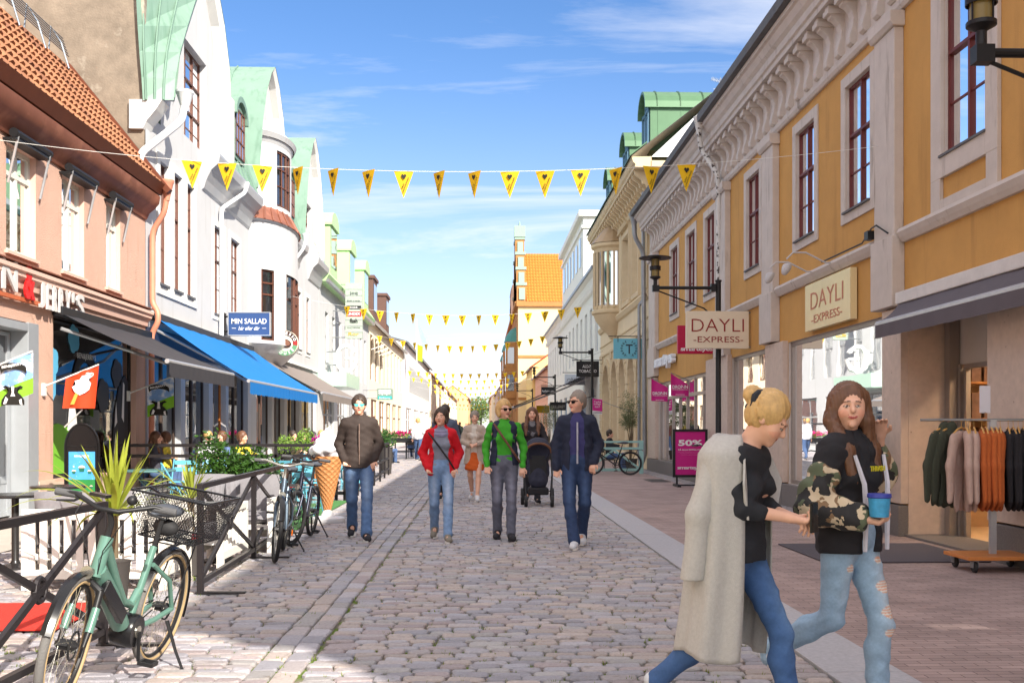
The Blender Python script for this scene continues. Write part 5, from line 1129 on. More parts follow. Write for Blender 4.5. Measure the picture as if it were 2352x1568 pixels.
def lamp(x, Y, z, px_pole, label):
    xp = atY(px_pole, 0, Y)[0] if isinstance(px_pole, int) and px_pole > 20 else px_pole
    t = thing('street_lamp', label, 'street lamp', (xp, Y, 0), group='black bracket street lamps on the right pavement')
    m = MB(); m.lathe([(.11, 0), (.11, .12), (.085, .16), (.085, 1.0), (.095, 1.05), (.06, 1.18), (.055, z+.12), (.07, z+.13), (.07, z+.16), (0, z+.17)], (xp, Y, 0), 16); m.build('post', black, t, smooth=True)
    m = MB(); m.tube([(xp, Y, z), (x, Y, z)], .035, 10); m.tube([(x+.02, Y, z-.05), (xp-.3, Y, z-.42), (xp, Y, z-.68)], .016, 6); m.box(x-.06, x+.08, Y-.055, Y+.055, z-.08, z+.05); m.box(xp-.16, xp-.06, Y-.07, Y+.07, z-.08, z+.08); m.build('arm', black, t)
    m = MB(); m.lathe([(.04, z+.04), (.04, z+.16), (.07, z+.18), (.11, z+.2), (.11, z+.23), (.06, z+.24)], (x, Y, 0), 16); m.lathe([(.105, z+.36), (.115, z+.36), (.115, z+.44), (.105, z+.44)], (x, Y, 0), 16)
    for a in (.5, 2.1, 3.6, 5.2): m.tube([(x+.1*cos(a), Y+.1*sin(a), z+.23), (x+.1*cos(a), Y+.1*sin(a), z+.6)], .008, 4)
    m.build('lantern_frame', black, t, smooth=True)
    m = MB(); m.lathe([(.085, z+.235), (.085, z+.59)], (x, Y, 0), 16); m.build('lantern_glass', M('lantern_glass', srgb(170, 150, 96), .15, var=.1, trans=.4), t, smooth=True)
    m = MB(); m.lathe([(.11, z+.58), (.13, z+.6), (.33, z+.60), (.335, z+.615), (.12, z+.66), (0, z+.68)], (x, Y, 0), 28); m.build('lamp_shade', black, t, smooth=True)
lamp(3.76, 7.75, 4.22, 5.02, 'nearest black bracket street lamp, cut by the top right edge of the view')
lamp(atY(1505, 0, 21.4)[0], 21.4, 4.27, atY(1650, 0, 21.4)[0], 'black bracket street lamp behind the cream hanging shop sign')
lamp(atY(1287, 0, 44)[0], 44, 4.55, atY(1360, 0, 44)[0], 'black bracket street lamp in front of the white building')
lamp(atY(1227, 0, 67)[0], 67, 4.6, atY(1275, 0, 67)[0], 'black bracket street lamp far down the right pavement')
lamp(atY(1188, 0, 92)[0], 92, 4.6, atY(1223, 0, 92)[0], 'farthest black bracket street lamp before the tall gabled building')
def board(name, label, px0, px1, y0, y1, Y, mat, th=.08, cat='sign', edge=None):
    x0, z1 = atY(px0, y0, Y); x1, z0 = atY(px1, y1, Y); t = thing(name, label, cat, ((x0+x1)/2, Y, z0))
    m = MB(); m.box(x0, x1, Y, Y+th, z0, z1); b = m.build('panel', mat, t, bevel=.006)
    if edge: m = MB(); e = .02; [m.box(*q) for q in ((x0-e, x1+e, Y-.01, Y+th+.01, z1, z1+e), (x0-e, x1+e, Y-.01, Y+th+.01, z0-e, z0), (x0-e, x0, Y-.01, Y+th+.01, z0, z1), (x1, x1+e, Y-.01, Y+th+.01, z0, z1))]; m.build('rim', edge, t)
    return t, x0, x1, z0, z1
def T2(s, t, x0, x1, z0, z1, Y, u, v, hh, w, mat, **kw): # u,v: centre in 0..1 of the board, hh height fraction, w width fraction
    return text(s, (x0+(x1-x0)*u, Y-.002, z0+(z1-z0)*v), EX, EZ, (z1-z0)*hh, mat, t, w=(x1-x0)*w, ext=kw.pop('ext', .004), **kw)
dr = M('sign_red_letter', srgb(140, 38, 36), .6, var=0); cs = M('sign_cream', srgb(222, 208, 184), .6, var=.03)
t, *q = board('hanging_sign', 'cream hanging sign with dark red capitals in front of the lamp post', 1577, 1720, 714, 800, 21.15, cs, .12)
T2('DAYLI', t, *q, 21.15, .5, .62, .34, .84, dr, bold=-.012); T2('-EXPRESS-', t, *q, 21.15, .51, .24, .16, .80, dr)
m = MB(); m.tube([(q[1], 21.2, q[3]-.02), (XR, 21.2, q[3]-.02)], .02, 6); m.tube([(q[1], 21.2, q[2]+.03), (XR, 21.2, q[2]+.03)], .02, 6); m.build('bracket', zinc, t)
mag = M('magenta', srgb(196, 22, 128), .5, var=.03); crim = M('crimson_sign', srgb(178, 14, 66), .5, var=.03); wl = M('sign_white', srgb(232, 230, 232), .5, var=0)
t, *q = board('hanging_sign', 'crimson hanging sign half hidden behind the cream one', 1557, 1647, 747, 812, 24.6, crim, .14)
T2('smarteyes', t, *q, 24.6, .48, .14, .17, .82, wl, bold=.02, space=.85)
m = MB(); m.tube([(q[1], 24.65, q[3]-.1), (XR, 24.65, q[3]-.1)], .02, 6); m.build('bracket', zinc, t)
sb = M('sign_lightblue', srgb(112, 184, 202), .6, var=.03)
t, *q = board('hanging_sign', 'light blue hanging sign with a T inside a laurel wreath', 1409, 1480, 777, 824, 34.7, sb, .03)
T2('T', t, *q, 34.7, .51, .48, .46, .22, M('sign_ink', srgb(52, 58, 66), .6, var=0), bold=.01)
cxs, czs = (q[0]+q[1])/2, (q[2]+q[3])/2
for s in (-1, 1):
    m = MB()
    for i in range(7):
        a = -1.1+i*.36; R_ = .25; px_, pz_ = cxs+s*R_*cos(a), czs+R_*sin(a)
        for sg in (-1, 1):
            d = Vector((-sin(a)*s*.6+cos(a)*s*.8*sg, 0, cos(a)*.6+sin(a)*.8*sg))*.055; n_ = Vector((d.z, 0, -d.x))*.25; p = Vector((px_, 34.69, pz_)); m.poly([p, p+d*.5+n_, p+d, p+d*.5-n_])
    m.tube([(cxs+s*.25*cos(a), 34.692, czs+.25*sin(a)) for a in np.linspace(-1.3, 1.2, 14)], .004, 4); m.build('laurel', MATS['sign_ink'], t)
m = MB(); m.tube([(q[0]-.17, 34.7, q[3]+.07), (XR, 34.7, q[3]+.07)], .018, 6); [m.box(x-.01, x+.01, 34.69, 34.71, q[3]-.12, q[3]+.07) for x in (q[0]+.15, q[1]-.15)]; m.tube([(cxs, 34.7, q[3]+.07), (XR, 34.7, q[3]+.5)], .006, 4); m.build('bracket', black, t)
t, *q = board('hanging_sign', 'square black hanging sign with two lines of white capitals', 1324, 1376, 829, 865, 47, black, .06)
T2('ALDINI', t, *q, 47, .5, .66, .18, .46, wl); T2('TOBACCO', t, *q, 47, .5, .36, .18, .78, wl)
m = MB(); m.tube([(q[0]-.2, 47, q[3]+.04), (XR, 47, q[3]+.04)], .02, 6); m.tube([(q[0]+.1, 47, q[3]+.04), (XR, 47, q[3]+.45)], .006, 4); m.build('bracket', black, t)
t, *q = board('hanging_sign', 'pale grey hanging sign with dark handwritten lettering', 1297, 1344, 859, 884, 54, M('pale_sign', srgb(206, 212, 222), .6, var=0), .05)
T2('rabalder', t, *q, 54, .5, .5, .5, .8, ink, shear=.4, bold=-.01); m = MB(); m.tube([(q[0]-.1, 54, q[3]+.08), (XR, 54, q[3]+.08)], .02, 6); m.build('bracket', black, t)
t, *q = board('hanging_sign', 'small black hanging sign with white lettering farther down the right side', 1243, 1275, 888, 906, 68, black, .05)
T2('PeakPerformance', t, *q, 68, .5, .45, .25, .85, wl); m = MB(); m.tube([(q[0], 68, q[3]+.08), (XR, 68, q[3]+.08)], .03, 6); m.build('bracket', black, t)
t, *q = board('hanging_sign', 'black hanging board with grey capitals under the dark awning', 1263, 1300, 923, 942, 50, black, .05)
T2('GRILLERIET', t, *q, 50, .5, .42, .36, .86, M('sign_grey', srgb(170, 168, 160), .6, var=0)); m = MB(); m.tube([(q[1], 50, q[3]), (XR, 50, q[3]+.3)], .02, 6); m.build('bracket', black, t)
t, *q = board('hanging_sign', 'yellow hanging sign below the awning on the right', 1232, 1262, 931, 948, 56, M('sign_yellow', srgb(236, 190, 20), .6, var=0), .05)
m = MB(); m.tube([(q[1], 56, q[3]), (XR, 56, q[3]+.3)], .02, 6); m.build('bracket', black, t)
t, *q = board('banner', 'magenta and white banner flag by the tobacconist', 1361, 1383, 916, 951, 38.5, wl, .01, 'flag')
flatpoly([(0, .16), (.36, .12), (.36, .56), (0, .60)], (q[0], 38.49, q[2]-.02), EX, EZ, mag, t)
T2('Tanka', t, *q, 38.485, .5, .82, .13, .75, wl); T2('billigt', t, *q, 38.485, .5, .66, .13, .7, wl); T2('här!', t, *q, 38.485, .5, .5, .13, .5, wl); T2('comvia', t, *q, 38.495, .5, .12, .14, .9, ink)
m = MB(); m.tube([(q[0]-.05, 38.5, q[3]+.05), (XR, 38.5, q[3]-.45)], .012, 5); m.build('pole', zinc, t)
# left side signs
nav = M('sign_navy', srgb(44, 72, 120), .5, var=.03)
t, *q = board('hanging_sign', 'navy blue hanging sign with white serif lettering and silver rim', 525, 619, 718, 769, 28.5, nav, .14, edge=M('silver_rim', srgb(196, 200, 206), .35, .6, var=.03))
T2('MIN SALLAD', t, *q, 28.5, .5, .62, .24, .86, wl, bold=.01); T2('här eller där', t, *q, 28.5, .5, .30, .18, .52, wl, shear=.35); T2('–', t, *q, 28.5, .13, .30, .02, .1, wl); T2('–', t, *q, 28.5, .87, .30, .02, .1, wl)
m = MB(); m.tube([(XL, 28.57, q[3]-.1), (q[0], 28.57, q[3]-.1)], .03, 6); m.tube([(XL, 28.57, q[2]+.1), (q[0], 28.57, q[2]+.1)], .03, 6); m.box(XL+.01, XL+.06, 28.4, 28.7, q[2], q[3]); m.build('bracket', black, t)
def espresso():
    Y = 33.0; x, z = atY(655, 788, Y); R_ = .40; t = thing('round_sign', 'round coffee shop sign with brown coffee bean and green lower band', 'sign', (x, Y, z))
    def disc(r, y, mat, nm, a0=0, a1=2*pi, r0=0, th=.008):
        n = 40; o = [(r*cos(a0+(a1-a0)*i/n), r*sin(a0+(a1-a0)*i/n)) for i in range(n+(0 if a1-a0 > 6.2 else 1))]
        if r0: o += [(r0*cos(a1-(a1-a0)*i/n), r0*sin(a1-(a1-a0)*i/n)) for i in range(n+1)]
        return flatpoly(o, (x, y, z), EX, EZ, mat, t, nm, th)
    cm = M('sign_ivory', srgb(226, 220, 200), .5, var=0); dk = M('coffee_brown', srgb(58, 36, 30), .5, var=0)
    m = MB(); m.lathe([(0, -.06), (R_, -.06), (R_, .06), (0, .06)], (0, 0, 0), 40); m.xf(lambda a, b, c: (x+a, Y+.07+c, z+b)); m.build('panel', cm, t)
    disc(R_*.97, Y-.001, dk, 'band', radians(12), radians(168), R_*.62); disc(R_*.97, Y-.001, M('sign_green', srgb(92, 140, 104), .5, var=0), 'band', radians(192), radians(348), R_*.62)
    disc(R_*.97, Y-.001, M('sign_maroon', srgb(150, 44, 40), .5, var=0), 'band', radians(168), radians(192), R_*.62); disc(R_*.97, Y-.001, MATS['sign_maroon'], 'band', radians(-12), radians(12), R_*.62)
    flatpoly([(.2*cos(a)*1, .135*sin(a)) for a in [2*pi*i/30 for i in range(30)]], (x, Y-.004, z+.0), (1, 0, -.35), (.35, 0, 1), dk, t, 'coffee_bean', .012)
    flatpoly([(.15*cos(a)*1, .09*sin(a)) for a in [2*pi*i/30 for i in range(30)]], (x+.01, Y-.018, z+.02), (1, 0, -.35), (.35, 0, 1), M('coffee_mid', srgb(120, 80, 62), .5, var=0), t, 'coffee_bean', .004)
    for s_, r, a0, a1, up in (('ESPRESSO', R_*.79, 158, 22, 1), ('HOUSE', R_*.79, 222, 318, -1)):
        for i, ch in enumerate(s_):
            a = radians(a0+(a1-a0)*i/(len(s_)-1)); d = Vector((cos(a), 0, sin(a))); uy = d*up; ux = Vector((uy.z, 0, -uy.x)); text(ch, Vector((x, Y-.012, z))+d*r, ux, uy, .09, wl, t, ext=.003, bold=.02)
    m = MB(); m.tube([(x-R_, Y+.07, z), (XL, Y+.07, z)], .03, 6); m.build('bracket', black, t)
espresso()
def gsign():
    Y = 47.5; x, z = atY(797, 823, Y); t = thing('round_sign', 'big white illuminated ring sign shaped like a letter G', 'sign', (x, Y, z)); R_ = .66
    n = 36; a0, a1 = radians(28), radians(360); o = [(R_*.78*cos(a0+(a1-a0)*i/n), R_*sin(a0+(a1-a0)*i/n)) for i in range(n+1)]+[(R_*.56*cos(a1-(a1-a0)*i/n), R_*.76*sin(a1-(a1-a0)*i/n)) for i in range(n+1)]
    m = MB(); V = [(x+a, Y+d, z+b) for d in (-.22, 0) for a, b in o]; N = len(o); q = (n+1)
    F = [(i, i+1, 2*q-2-i, 2*q-1-i) for i in range(n)]; F += [(N+i, N+2*q-1-i, N+2*q-2-i, N+i+1) for i in range(n)]; F += [(i, N+i, N+(i+1) % N, (i+1) % N) for i in range(N)]; m.add(V, F); m.build('ring', M('ring_white', srgb(214, 214, 210), .4, var=0), t)
    m = MB(); m.box(x+.0, x+R_*.6, Y-.20, Y-.0, z-.05, z+.05); m.ball((x+.0, Y-.1, z), .1, 10, 8); m.box(x-.03, x+.03, Y-.15, Y-.1, z-.5, z+.5); m.build('crossbar', MATS['ring_white'], t)
    m = MB(); m.tube([(x-.4, Y, z+.3), (XL, Y, z+.3)], .03, 6); m.tube([(x-.4, Y, z-.3), (XL, Y, z-.3)], .03, 6); m.build('bracket', zinc, t)
gsign()
gp = M('sign_greygreen', srgb(158, 170, 158), .5, var=.05)
t, *q = board('sign_column', 'tall grey green column of shop names with one red panel', 793, 832, 650, 777, 49.5, gp, .25)
def band(u0, u1, mat): m = MB(); m.box(q[0]+.05, q[1]-.05, 49.48, 49.5, q[2]+(q[3]-q[2])*u0, q[2]+(q[3]-q[2])*u1); m.build('name_panel', mat, t)
band(.53, .59, black); band(.40, .485, M('panel_red', srgb(196, 36, 44), .5, var=0)); m = MB()
for i in range(1, 9): m.box(q[0], q[1], 49.49, 49.5, q[2]+(q[3]-q[2])*i/9-.012, q[2]+(q[3]-q[2])*i/9+.012)
m.build('slats', zinc, t)
for s_, v, hh, wd, mt_ in (('joq', .815, .07, .45, MATS['sign_ink']), ('Butik e mode', .68, .03, .75, MATS['sign_ink']), ('nold', .56, .04, .4, wl), ('LINDEX', .442, .05, .75, wl), ('flash', .32, .08, .45, ink), ('Cayenne', .195, .03, .75, ink), ('Ror', .08, .06, .6, M('gold', srgb(206, 170, 40), .5, var=0))):
    text(s_, ((q[0]+q[1])/2, 49.475, q[2]+(q[3]-q[2])*v), EX, EZ, (q[3]-q[2])*hh, mt_, t, w=(q[1]-q[0])*wd, bold=.02 if s_ in ('flash', 'LINDEX') else 0)
m = MB()
for v in (.98, .5, .02): m.tube([(XL, 49.6, q[2]+(q[3]-q[2])*v), (q[0], 49.6, q[2]+(q[3]-q[2])*v)], .03, 6)
m.build('bracket', zinc, t)
t, *q = board('hanging_sign', 'grey green hanging bank sign with white capitals and teal strip', 866, 902, 892, 918, 62, M('bank_grey', srgb(116, 134, 122), .5, var=0), .2)
T2('S|E|B', t, *q, 62, .5, .66, .46, .8, wl, bold=.03); m = MB(); m.box(q[0]+.05, q[1]-.05, 61.98, 62, q[2]+.05, q[2]+.22); m.build('teal_strip', M('teal', srgb(30, 160, 160), .5, var=0), t)
T2('Bankomat', t, *q, 61.98, .5, .17, .16, .7, wl); m = MB(); m.tube([(XL, 62.1, q[3]-.1), (q[0], 62.1, q[3]-.1)], .03, 6); m.tube([(XL, 62.1, q[2]+.1), (q[0], 62.1, q[2]+.1)], .03, 6); m.build('bracket', zinc, t)
# wall sign
t = thing('wall_sign', 'cream wall panel with faded red capitals above the big shop window', 'sign', (XR-.1, 16.5, 3))
ya, yb = wy(1956, XR-.1), wy(1852, XR-.1); m = MB(); m.box(XR-.12, XR-.02, ya, yb, 2.985, 3.74); m.build('panel', M('panel_sunny', srgb(226, 208, 160), .25, var=.06, vs=2), t)
fr_ = M('faded_red', srgb(190, 120, 92), .6, var=0); text('DAYLI', (XR-.122, (ya+yb)/2, 3.45), (0, -1, 0), EZ, .27, fr_, t, w=(yb-ya)*.72, bold=-.01); text('-EXPRESS-', (XR-.122, (ya+yb)/2, 3.15), (0, -1, 0), EZ, .13, fr_, t, w=(yb-ya)*.68)
for px_, pb_, lb in ((1768, 1880, 'far'), (1808, 1925, 'near')):
    yb_ = wy(pb_, XR); z = 3.93; t = thing('sign_floodlight', 'grey swan neck floodlight above the wall sign, the %s one of two' % lb, 'floodlight', (XR, yb_, z), group='floodlights over the wall sign')
    m = MB(); m.tube([(XR-.02, yb_, z), (XR-.2, yb_, z+.01), (XR-.5, yb_, z+.16), (XR-.7, yb_, z+.16), (XR-.8, yb_, z+.06)], .014, 8); m.box(XR-.10, XR, yb_-.05, yb_+.05, z-.04, z+.04); m.build('arm', M('grey_paint', srgb(190, 188, 190), .5, var=.03), t)
    m = MB(); m.ball((0, 0, 0), .1, 12, 8, (.75, .7, 1.2)); m.xf(lambda x, y, z_: (XR-.80+x+z_*.3, yb_+y, z-.07+min(z_, .06))); m.build('lamp_head', MATS['grey_paint'], t, smooth=True)
# drop-in triangular pennants
for i, (px0, px1, y0, y1, y2, Y, lb) in enumerate(((1496, 1534, 869, 890, 922, 30.2, 'farther'), (1541, 1582, 857, 884, 910, 26.5, 'nearer'))):
    x0, z1 = atY(px0, y0, Y); x1, z1b = atY(px1, y1, Y); _, zb = atY(px1, y2, Y); t = thing('shop_pennant', 'magenta slanted flag reading DROP-IN, the %s of two' % lb, 'flag', (x1, Y, z1b), group='magenta DROP-IN flags')
    V = []; N = 8
    for j in range(N+1):
        u = j/N; V += [(x0+(x1-x0)*u, Y+.02*sin(u*6), z1+(z1b-z1)*u), (x0+(x1-x0)*u, Y+.03*sin(u*6+.7), zb+.02*(1-u))]
    mesh_obj('fabric', V, [(2*j, 2*j+2, 2*j+3, 2*j+1) for j in range(N)], mag, t, smooth=True)
    text('DROP-IN', ((x0+x1)/2, Y-.035, zb+.24), EX, EZ, .085, wl, t, w=abs(x1-x0)*.86, bold=.02); text('SYNUNDERSÖKNING', ((x0+x1)/2, Y-.035, zb+.175), EX, EZ, .03, wl, t, w=abs(x1-x0)*.84); text('smarteyes', ((x0+x1)/2, Y-.035, zb+.04), EX, EZ, .035, wl, t, w=abs(x1-x0)*.5)
    m = MB(); m.tube([(x0, Y, z1+.01), (XR-.1, Y, z1-(XR-.1-x0)*.42)], .012, 6); m.build('pole', zinc, t)
# flags of the ice cream shop
def cowflag(Y, xt, zt, w_, h_, label, dim=False):
    t = thing('shop_flag', label, 'flag', (XL, Y, zt-.35), group='cow flags of the ice cream shop')
    m = MB(); m.tube([(XL, Y, zt-.36), (xt, Y, zt)], .014, 6); m.box(XL, XL+.05, Y-.04, Y+.04, zt-.5, zt-.3); m.build('pole', M('pole_white', srgb(210, 210, 206), .5, var=0), t)
    sl_ = .36/(xt-XL); x0 = xt-w_
    top = lambda x: zt-(xt-x)*sl_-.015
    def strip(za, zb, mat, nm): # heights as fraction of flag height from the top edge
        V = []; N = 8
        for j in range(N+1): x = x0+w_*j/N; V += [(x, Y+.015*sin(j), top(x)-h_*za+.0), (x, Y+.02*sin(j+.5), top(x)-h_*zb)]
        return mesh_obj(nm, V, [(2*j, 2*j+2, 2*j+3, 2*j+1) for j in range(N)], mat, t, smooth=True)
    strip(0, .62, M('flag_sky', srgb(120, 160, 216), .7, var=.25, vs=5, stain=srgb(224, 230, 238), ss=4, sth=(.5, .6)), 'fabric'); strip(.62, 1.0, M('flag_green', srgb(122, 180, 40), .7, var=.1), 'fabric')
    xm = x0+w_*.45; zb = zt-h_-.12
    arc = [(w_*.40*cos(a), w_*.16*sin(a)) for a in np.linspace(pi*.95, pi*.05, 10)]+[(w_*.40*cos(a)*.95, w_*.16*sin(a)-.09) for a in np.linspace(pi*.05, pi*.95, 10)]
    flatpoly(arc, (xm, Y-.03, zt-h_*.42), EX, (-.15, 0, 1), ink, t, 'arch_banner', .002); text("BEN&JERRY'S", (xm, Y-.034, zt-h_*.36), (1, 0, .18), EZ, h_*.09, wl, t, w=w_*.66, ext=.001, bold=.02)
    cow = [(-.24, 0), (-.24, .1), (-.17, .2), (-.1, .26), (-.09, .31), (-.22, .36), (-.16, .40), (-.06, .36), (0, .38), (.06, .36), (.16, .40), (.22, .36), (.09, .31), (.1, .26), (.17, .2), (.24, .1), (.24, 0)]
    flatpoly([(a*w_*1.4, b*h_*1.2) for a, b in cow], (xm, Y-.03, zt-h_-.0-.10*0-(.18)), EX, EZ, MATS['black_ink'], t, 'cow_silhouette', .002)
    for q_ in ([(-.03, .38), (.03, .38), (.02, .25), (.05, .18), (-.05, .18), (-.02, .25)], [(-.2, .02), (-.14, .03), (-.1, .12), (-.15, .17)], [(.2, .0), (.15, .02), (.13, .1), (.18, .13)]): flatpoly([(a*w_*1.4, b*h_*1.2) for a, b in q_], (xm, Y-.034, zt-h_-.18), EX, EZ, wl, t, 'cow_patch', .002)
xt, zt = atY(75, 806, 14.5); cowflag(14.5, xt, zt, .46, .56, 'flag with cow on green meadow at the left edge of the photo')
xt, zt = atY(399, 863, 20.9); cowflag(20.9, xt, zt, .52, .60, 'shaded flag with cow hanging under the black awning')
def iceflag():
    Y = 16.9; xt, zt = atY(227, 837, Y); t = thing('shop_flag', 'orange red flag with a soft ice cream cone and a white heart', 'flag', (XL, Y, zt-.35))
    m = MB(); m.tube([(XL, Y, zt-.36), (xt, Y, zt)], .014, 6); m.box(XL, XL+.05, Y-.04, Y+.04, zt-.5, zt-.3); m.tube([(xt-.28, Y+.05, zt-.72), (xt-.62, Y+.2, zt-1.0)], .012, 6); m.build('pole', MATS['pole_white'], t)
    w_ = .52; V = []; N = 10; sl_ = .36/(xt-XL); x0 = xt-w_
    for j in range(N+1): x = x0+w_*j/N; V += [(x, Y+.02*sin(j*.9), zt-(xt-x)*sl_), (x-.06, Y+.02*sin(j*.9+.5), zt-.70+.0*j)]
    mesh_obj('fabric', V, [(2*j, 2*j+2, 2*j+3, 2*j+1) for j in range(N)], M('flag_orange', srgb(222, 70, 30), .7, var=.05, trans=.2), t, smooth=True)
    flatpoly([(-.035, .0), (.035, .04), (-.06, -.2), (-.12, -.2)], (xt-.32, Y-.03, zt-.44), EX, EZ, M('cone_yellow', srgb(226, 158, 66), .7, var=.1), t, 'cone_print', .002)
    flatpoly([(.16, .28), (.12, .17), (.16, .12), (.13, .02), (.07, -.03), (-.02, -.07), (-.10, -.02), (-.14, .06), (-.08, .1), (-.1, .16), (-.02, .18), (.02, .24), (.09, .25)], (xt-.27, Y-.034, zt-.42), EX, EZ, wl, t, 'ice_print', .002)
    for r in (.055, .035): m = MB(); m.tube([(xt-.13+r*1.1*(abs(sin(a))**3)*(1 if sin(a) > 0 else -1), Y-.035, zt-.17+r*.06*(13*cos(a)-5*cos(2*a)-2*cos(3*a)-cos(4*a))) for a in [2*pi*k/24 for k in range(24)]], .005, 4, closed=True); m.build('heart_print', wl, t)
iceflag()
# flag on mast far down the left
t = thing('flag_pole', 'white flagpole with pale blue and green flag beyond the cream shop house', 'flagpole', (-5.9, 93, 6))
x, z = atY(957, 800, 93); m = MB(); m.tube([(x, 93, 6), (x, 93, z+2.6)], .06, 6); m.build('pole', MATS['pole_white'], t)
m = MB(); m.add([(x, 93, z+2.4), (x+.5, 93, z+1.6), (x+1, 93, z+1.2), (x+1.1, 93, z+.0), (x+.5, 93.1, z+.2), (x, 93, z+.4)], [(0, 1, 4, 5), (1, 2, 3, 4)]); m.build('flag', M('flag_pale', srgb(176, 206, 220), .7, var=.1, trans=.4), t)
m = MB(); m.add([(x, 93.02, z+.4), (x+.55, 93.1, z+.2), (x+.5, 93.1, z-1.2), (x, 93, z-1.0)], [(0, 1, 2, 3)]); m.build('flag', M('flag_lime', srgb(176, 214, 40), .7, var=.1, trans=.4), t)
# standing boards
def aboard_right():
    Y = 24.6; x0, z1 = atY(1545, 985, Y); x1, _ = atY(1625, 985, Y); z0 = .22; t = thing('pavement_sign', 'magenta pavement sign reading 50% in a black frame', 'pavement sign', ((x0+x1)/2, Y, 0), rz=0)
    m = MB(); f = .06
    for q in ((x0, x1, z0, z0+f), (x0, x1, z1-f, z1), (x0, x0+f, z0+f, z1-f), (x1-f, x1, z0+f, z1-f)): m.box(q[0], q[1], Y-.03, Y+.03, q[2], q[3])
    m.build('frame', black, t, bevel=.004); m = MB(); m.box(x0+f, x1-f, Y-.01, Y+.02, z0+f, z1-f); p = m.build('poster', mag, t); q = (x0+f, x1-f, z0+f, z1-f)
    T2('50%', p, *q, Y-.012, .5, .74, .14, .80, wl, bold=.035, ext=.002); T2('PÅ ALLA EXTRA PAR', p, *q, Y-.012, .5, .585, .042, .80, wl, bold=.02, ext=.002)
    for i, s_ in enumerate(('Köp ett par valfria glasögon, hos återförsäljare', 'med ett par. Extra paret på köpet behöv', 'Du får 50% rabatt på extra paret')): T2(s_, p, *q, Y-.012, .5, .53-i*.035, .018, .8-.12*i, M('pink_letter', srgb(226, 130, 190), .5, var=0), ext=.002)
    T2('smarteyes', p, *q, Y-.012, .5, .15, .085, .86, wl, bold=.02, ext=.002, space=.85)
    m = MB(); m.box(x0+.08, x0+.12, Y-.02, Y+.02, .06, z0); m.box(x1-.12, x1-.08, Y-.02, Y+.02, .06, z0); m.box(x0+.06, x0+.14, Y-.33, Y+.33, 0.0, .06); m.box(x1-.14, x1-.06, Y-.33, Y+.33, 0.0, .06); m.box(x0+.14, x1-.14, Y-.02, Y+.02, .02, .05); m.build('foot', black, t)
aboard_right()
def aboard_left():
    Y = 16.0; x0, zt = atY(150, 973, Y); x1, _ = atY(227, 973, Y); cx = (x0+x1)/2; hw = (x1-x0)/2; zs = zt-.36
    t = thing('menu_board', 'black arch topped menu board with ice cream poster by the shop window', 'menu board', (cx, Y, 0))
    pr = [(-hw, .05), (hw, .05), (hw, zs)]+[(hw*cos(a), zs+(zt-zs)*sin(a)) for a in np.linspace(.15, pi-.15, 14)]+[(-hw, zs)]
    flatpoly(pr, (cx, Y+.04, 0), EX, EZ, M('gloss_black', srgb(20, 20, 22), .25, var=0), t, 'panel', .04)
    m = MB(); m.tube([(cx+a, Y, z) for a, z in pr[1:]+[pr[0]]], .018, 8); m.tube([(x0, Y, zs+.02), (x1, Y, zs+.02)], .008, 5); m.build('frame', MATS['gloss_black'], t, smooth=True)
    m = MB(); a, b, c, d = x0+.055, x1-.055, .16, zs-.06
    pm = MB(); pm.box(a, b, Y-.012, Y-.004, c+(d-c)*.52, d); p = pm.build('poster', M('poster_sky', srgb(70, 150, 208), .5, var=.2, vs=6, stain=srgb(220, 232, 240), ss=9, sth=(.62, .66)), t)
    pm = MB(); pm.box(a, b, Y-.012, Y-.004, c, c+(d-c)*.52); p2 = pm.build('poster', M('poster_green', srgb(36, 120, 60), .5, var=.15), t)
    text("BEN&JERRY'S", ((a+b)/2, Y-.014, d-.07), EX, EZ, .035, wl, p, w=.22, ext=.001, bold=.02)
    for i, (px_, pz_, r) in enumerate([(.5, .72, .055), (.2, .66, .035), (.8, .66, .035)]+[(.14+.24*k, .40-.18*j, .026) for j in range(2) for k in range(4)]):
        xx = a+(b-a)*px_; z = c+(d-c)*pz_; par = p if pz_ > .6 else p2
        flatpoly([(-r*.8, 0), (-r*.6, -r*1.1), (r*.6, -r*1.1), (r*.8, 0)], (xx, Y-.014, z), EX, EZ, M('tub_green', srgb(24, 96, 80), .5, var=0), par, 'tub_print', .001); flatpoly([(r*.95*cos(q), r*.7*sin(q)) for q in np.linspace(0, pi, 9)], (xx, Y-.014, z), EX, EZ, M('scoop_pink', srgb(206, 176, 164), .6, var=.2, vs=60), par, 'scoop_print', .001)
    m = MB(); m.box(x0-.04, x0+.04, Y-.25, Y+.25, 0.012, .05); m.box(x1-.04, x1+.04, Y-.25, Y+.25, .012, .05); m.build('foot', black, t)
aboard_left()
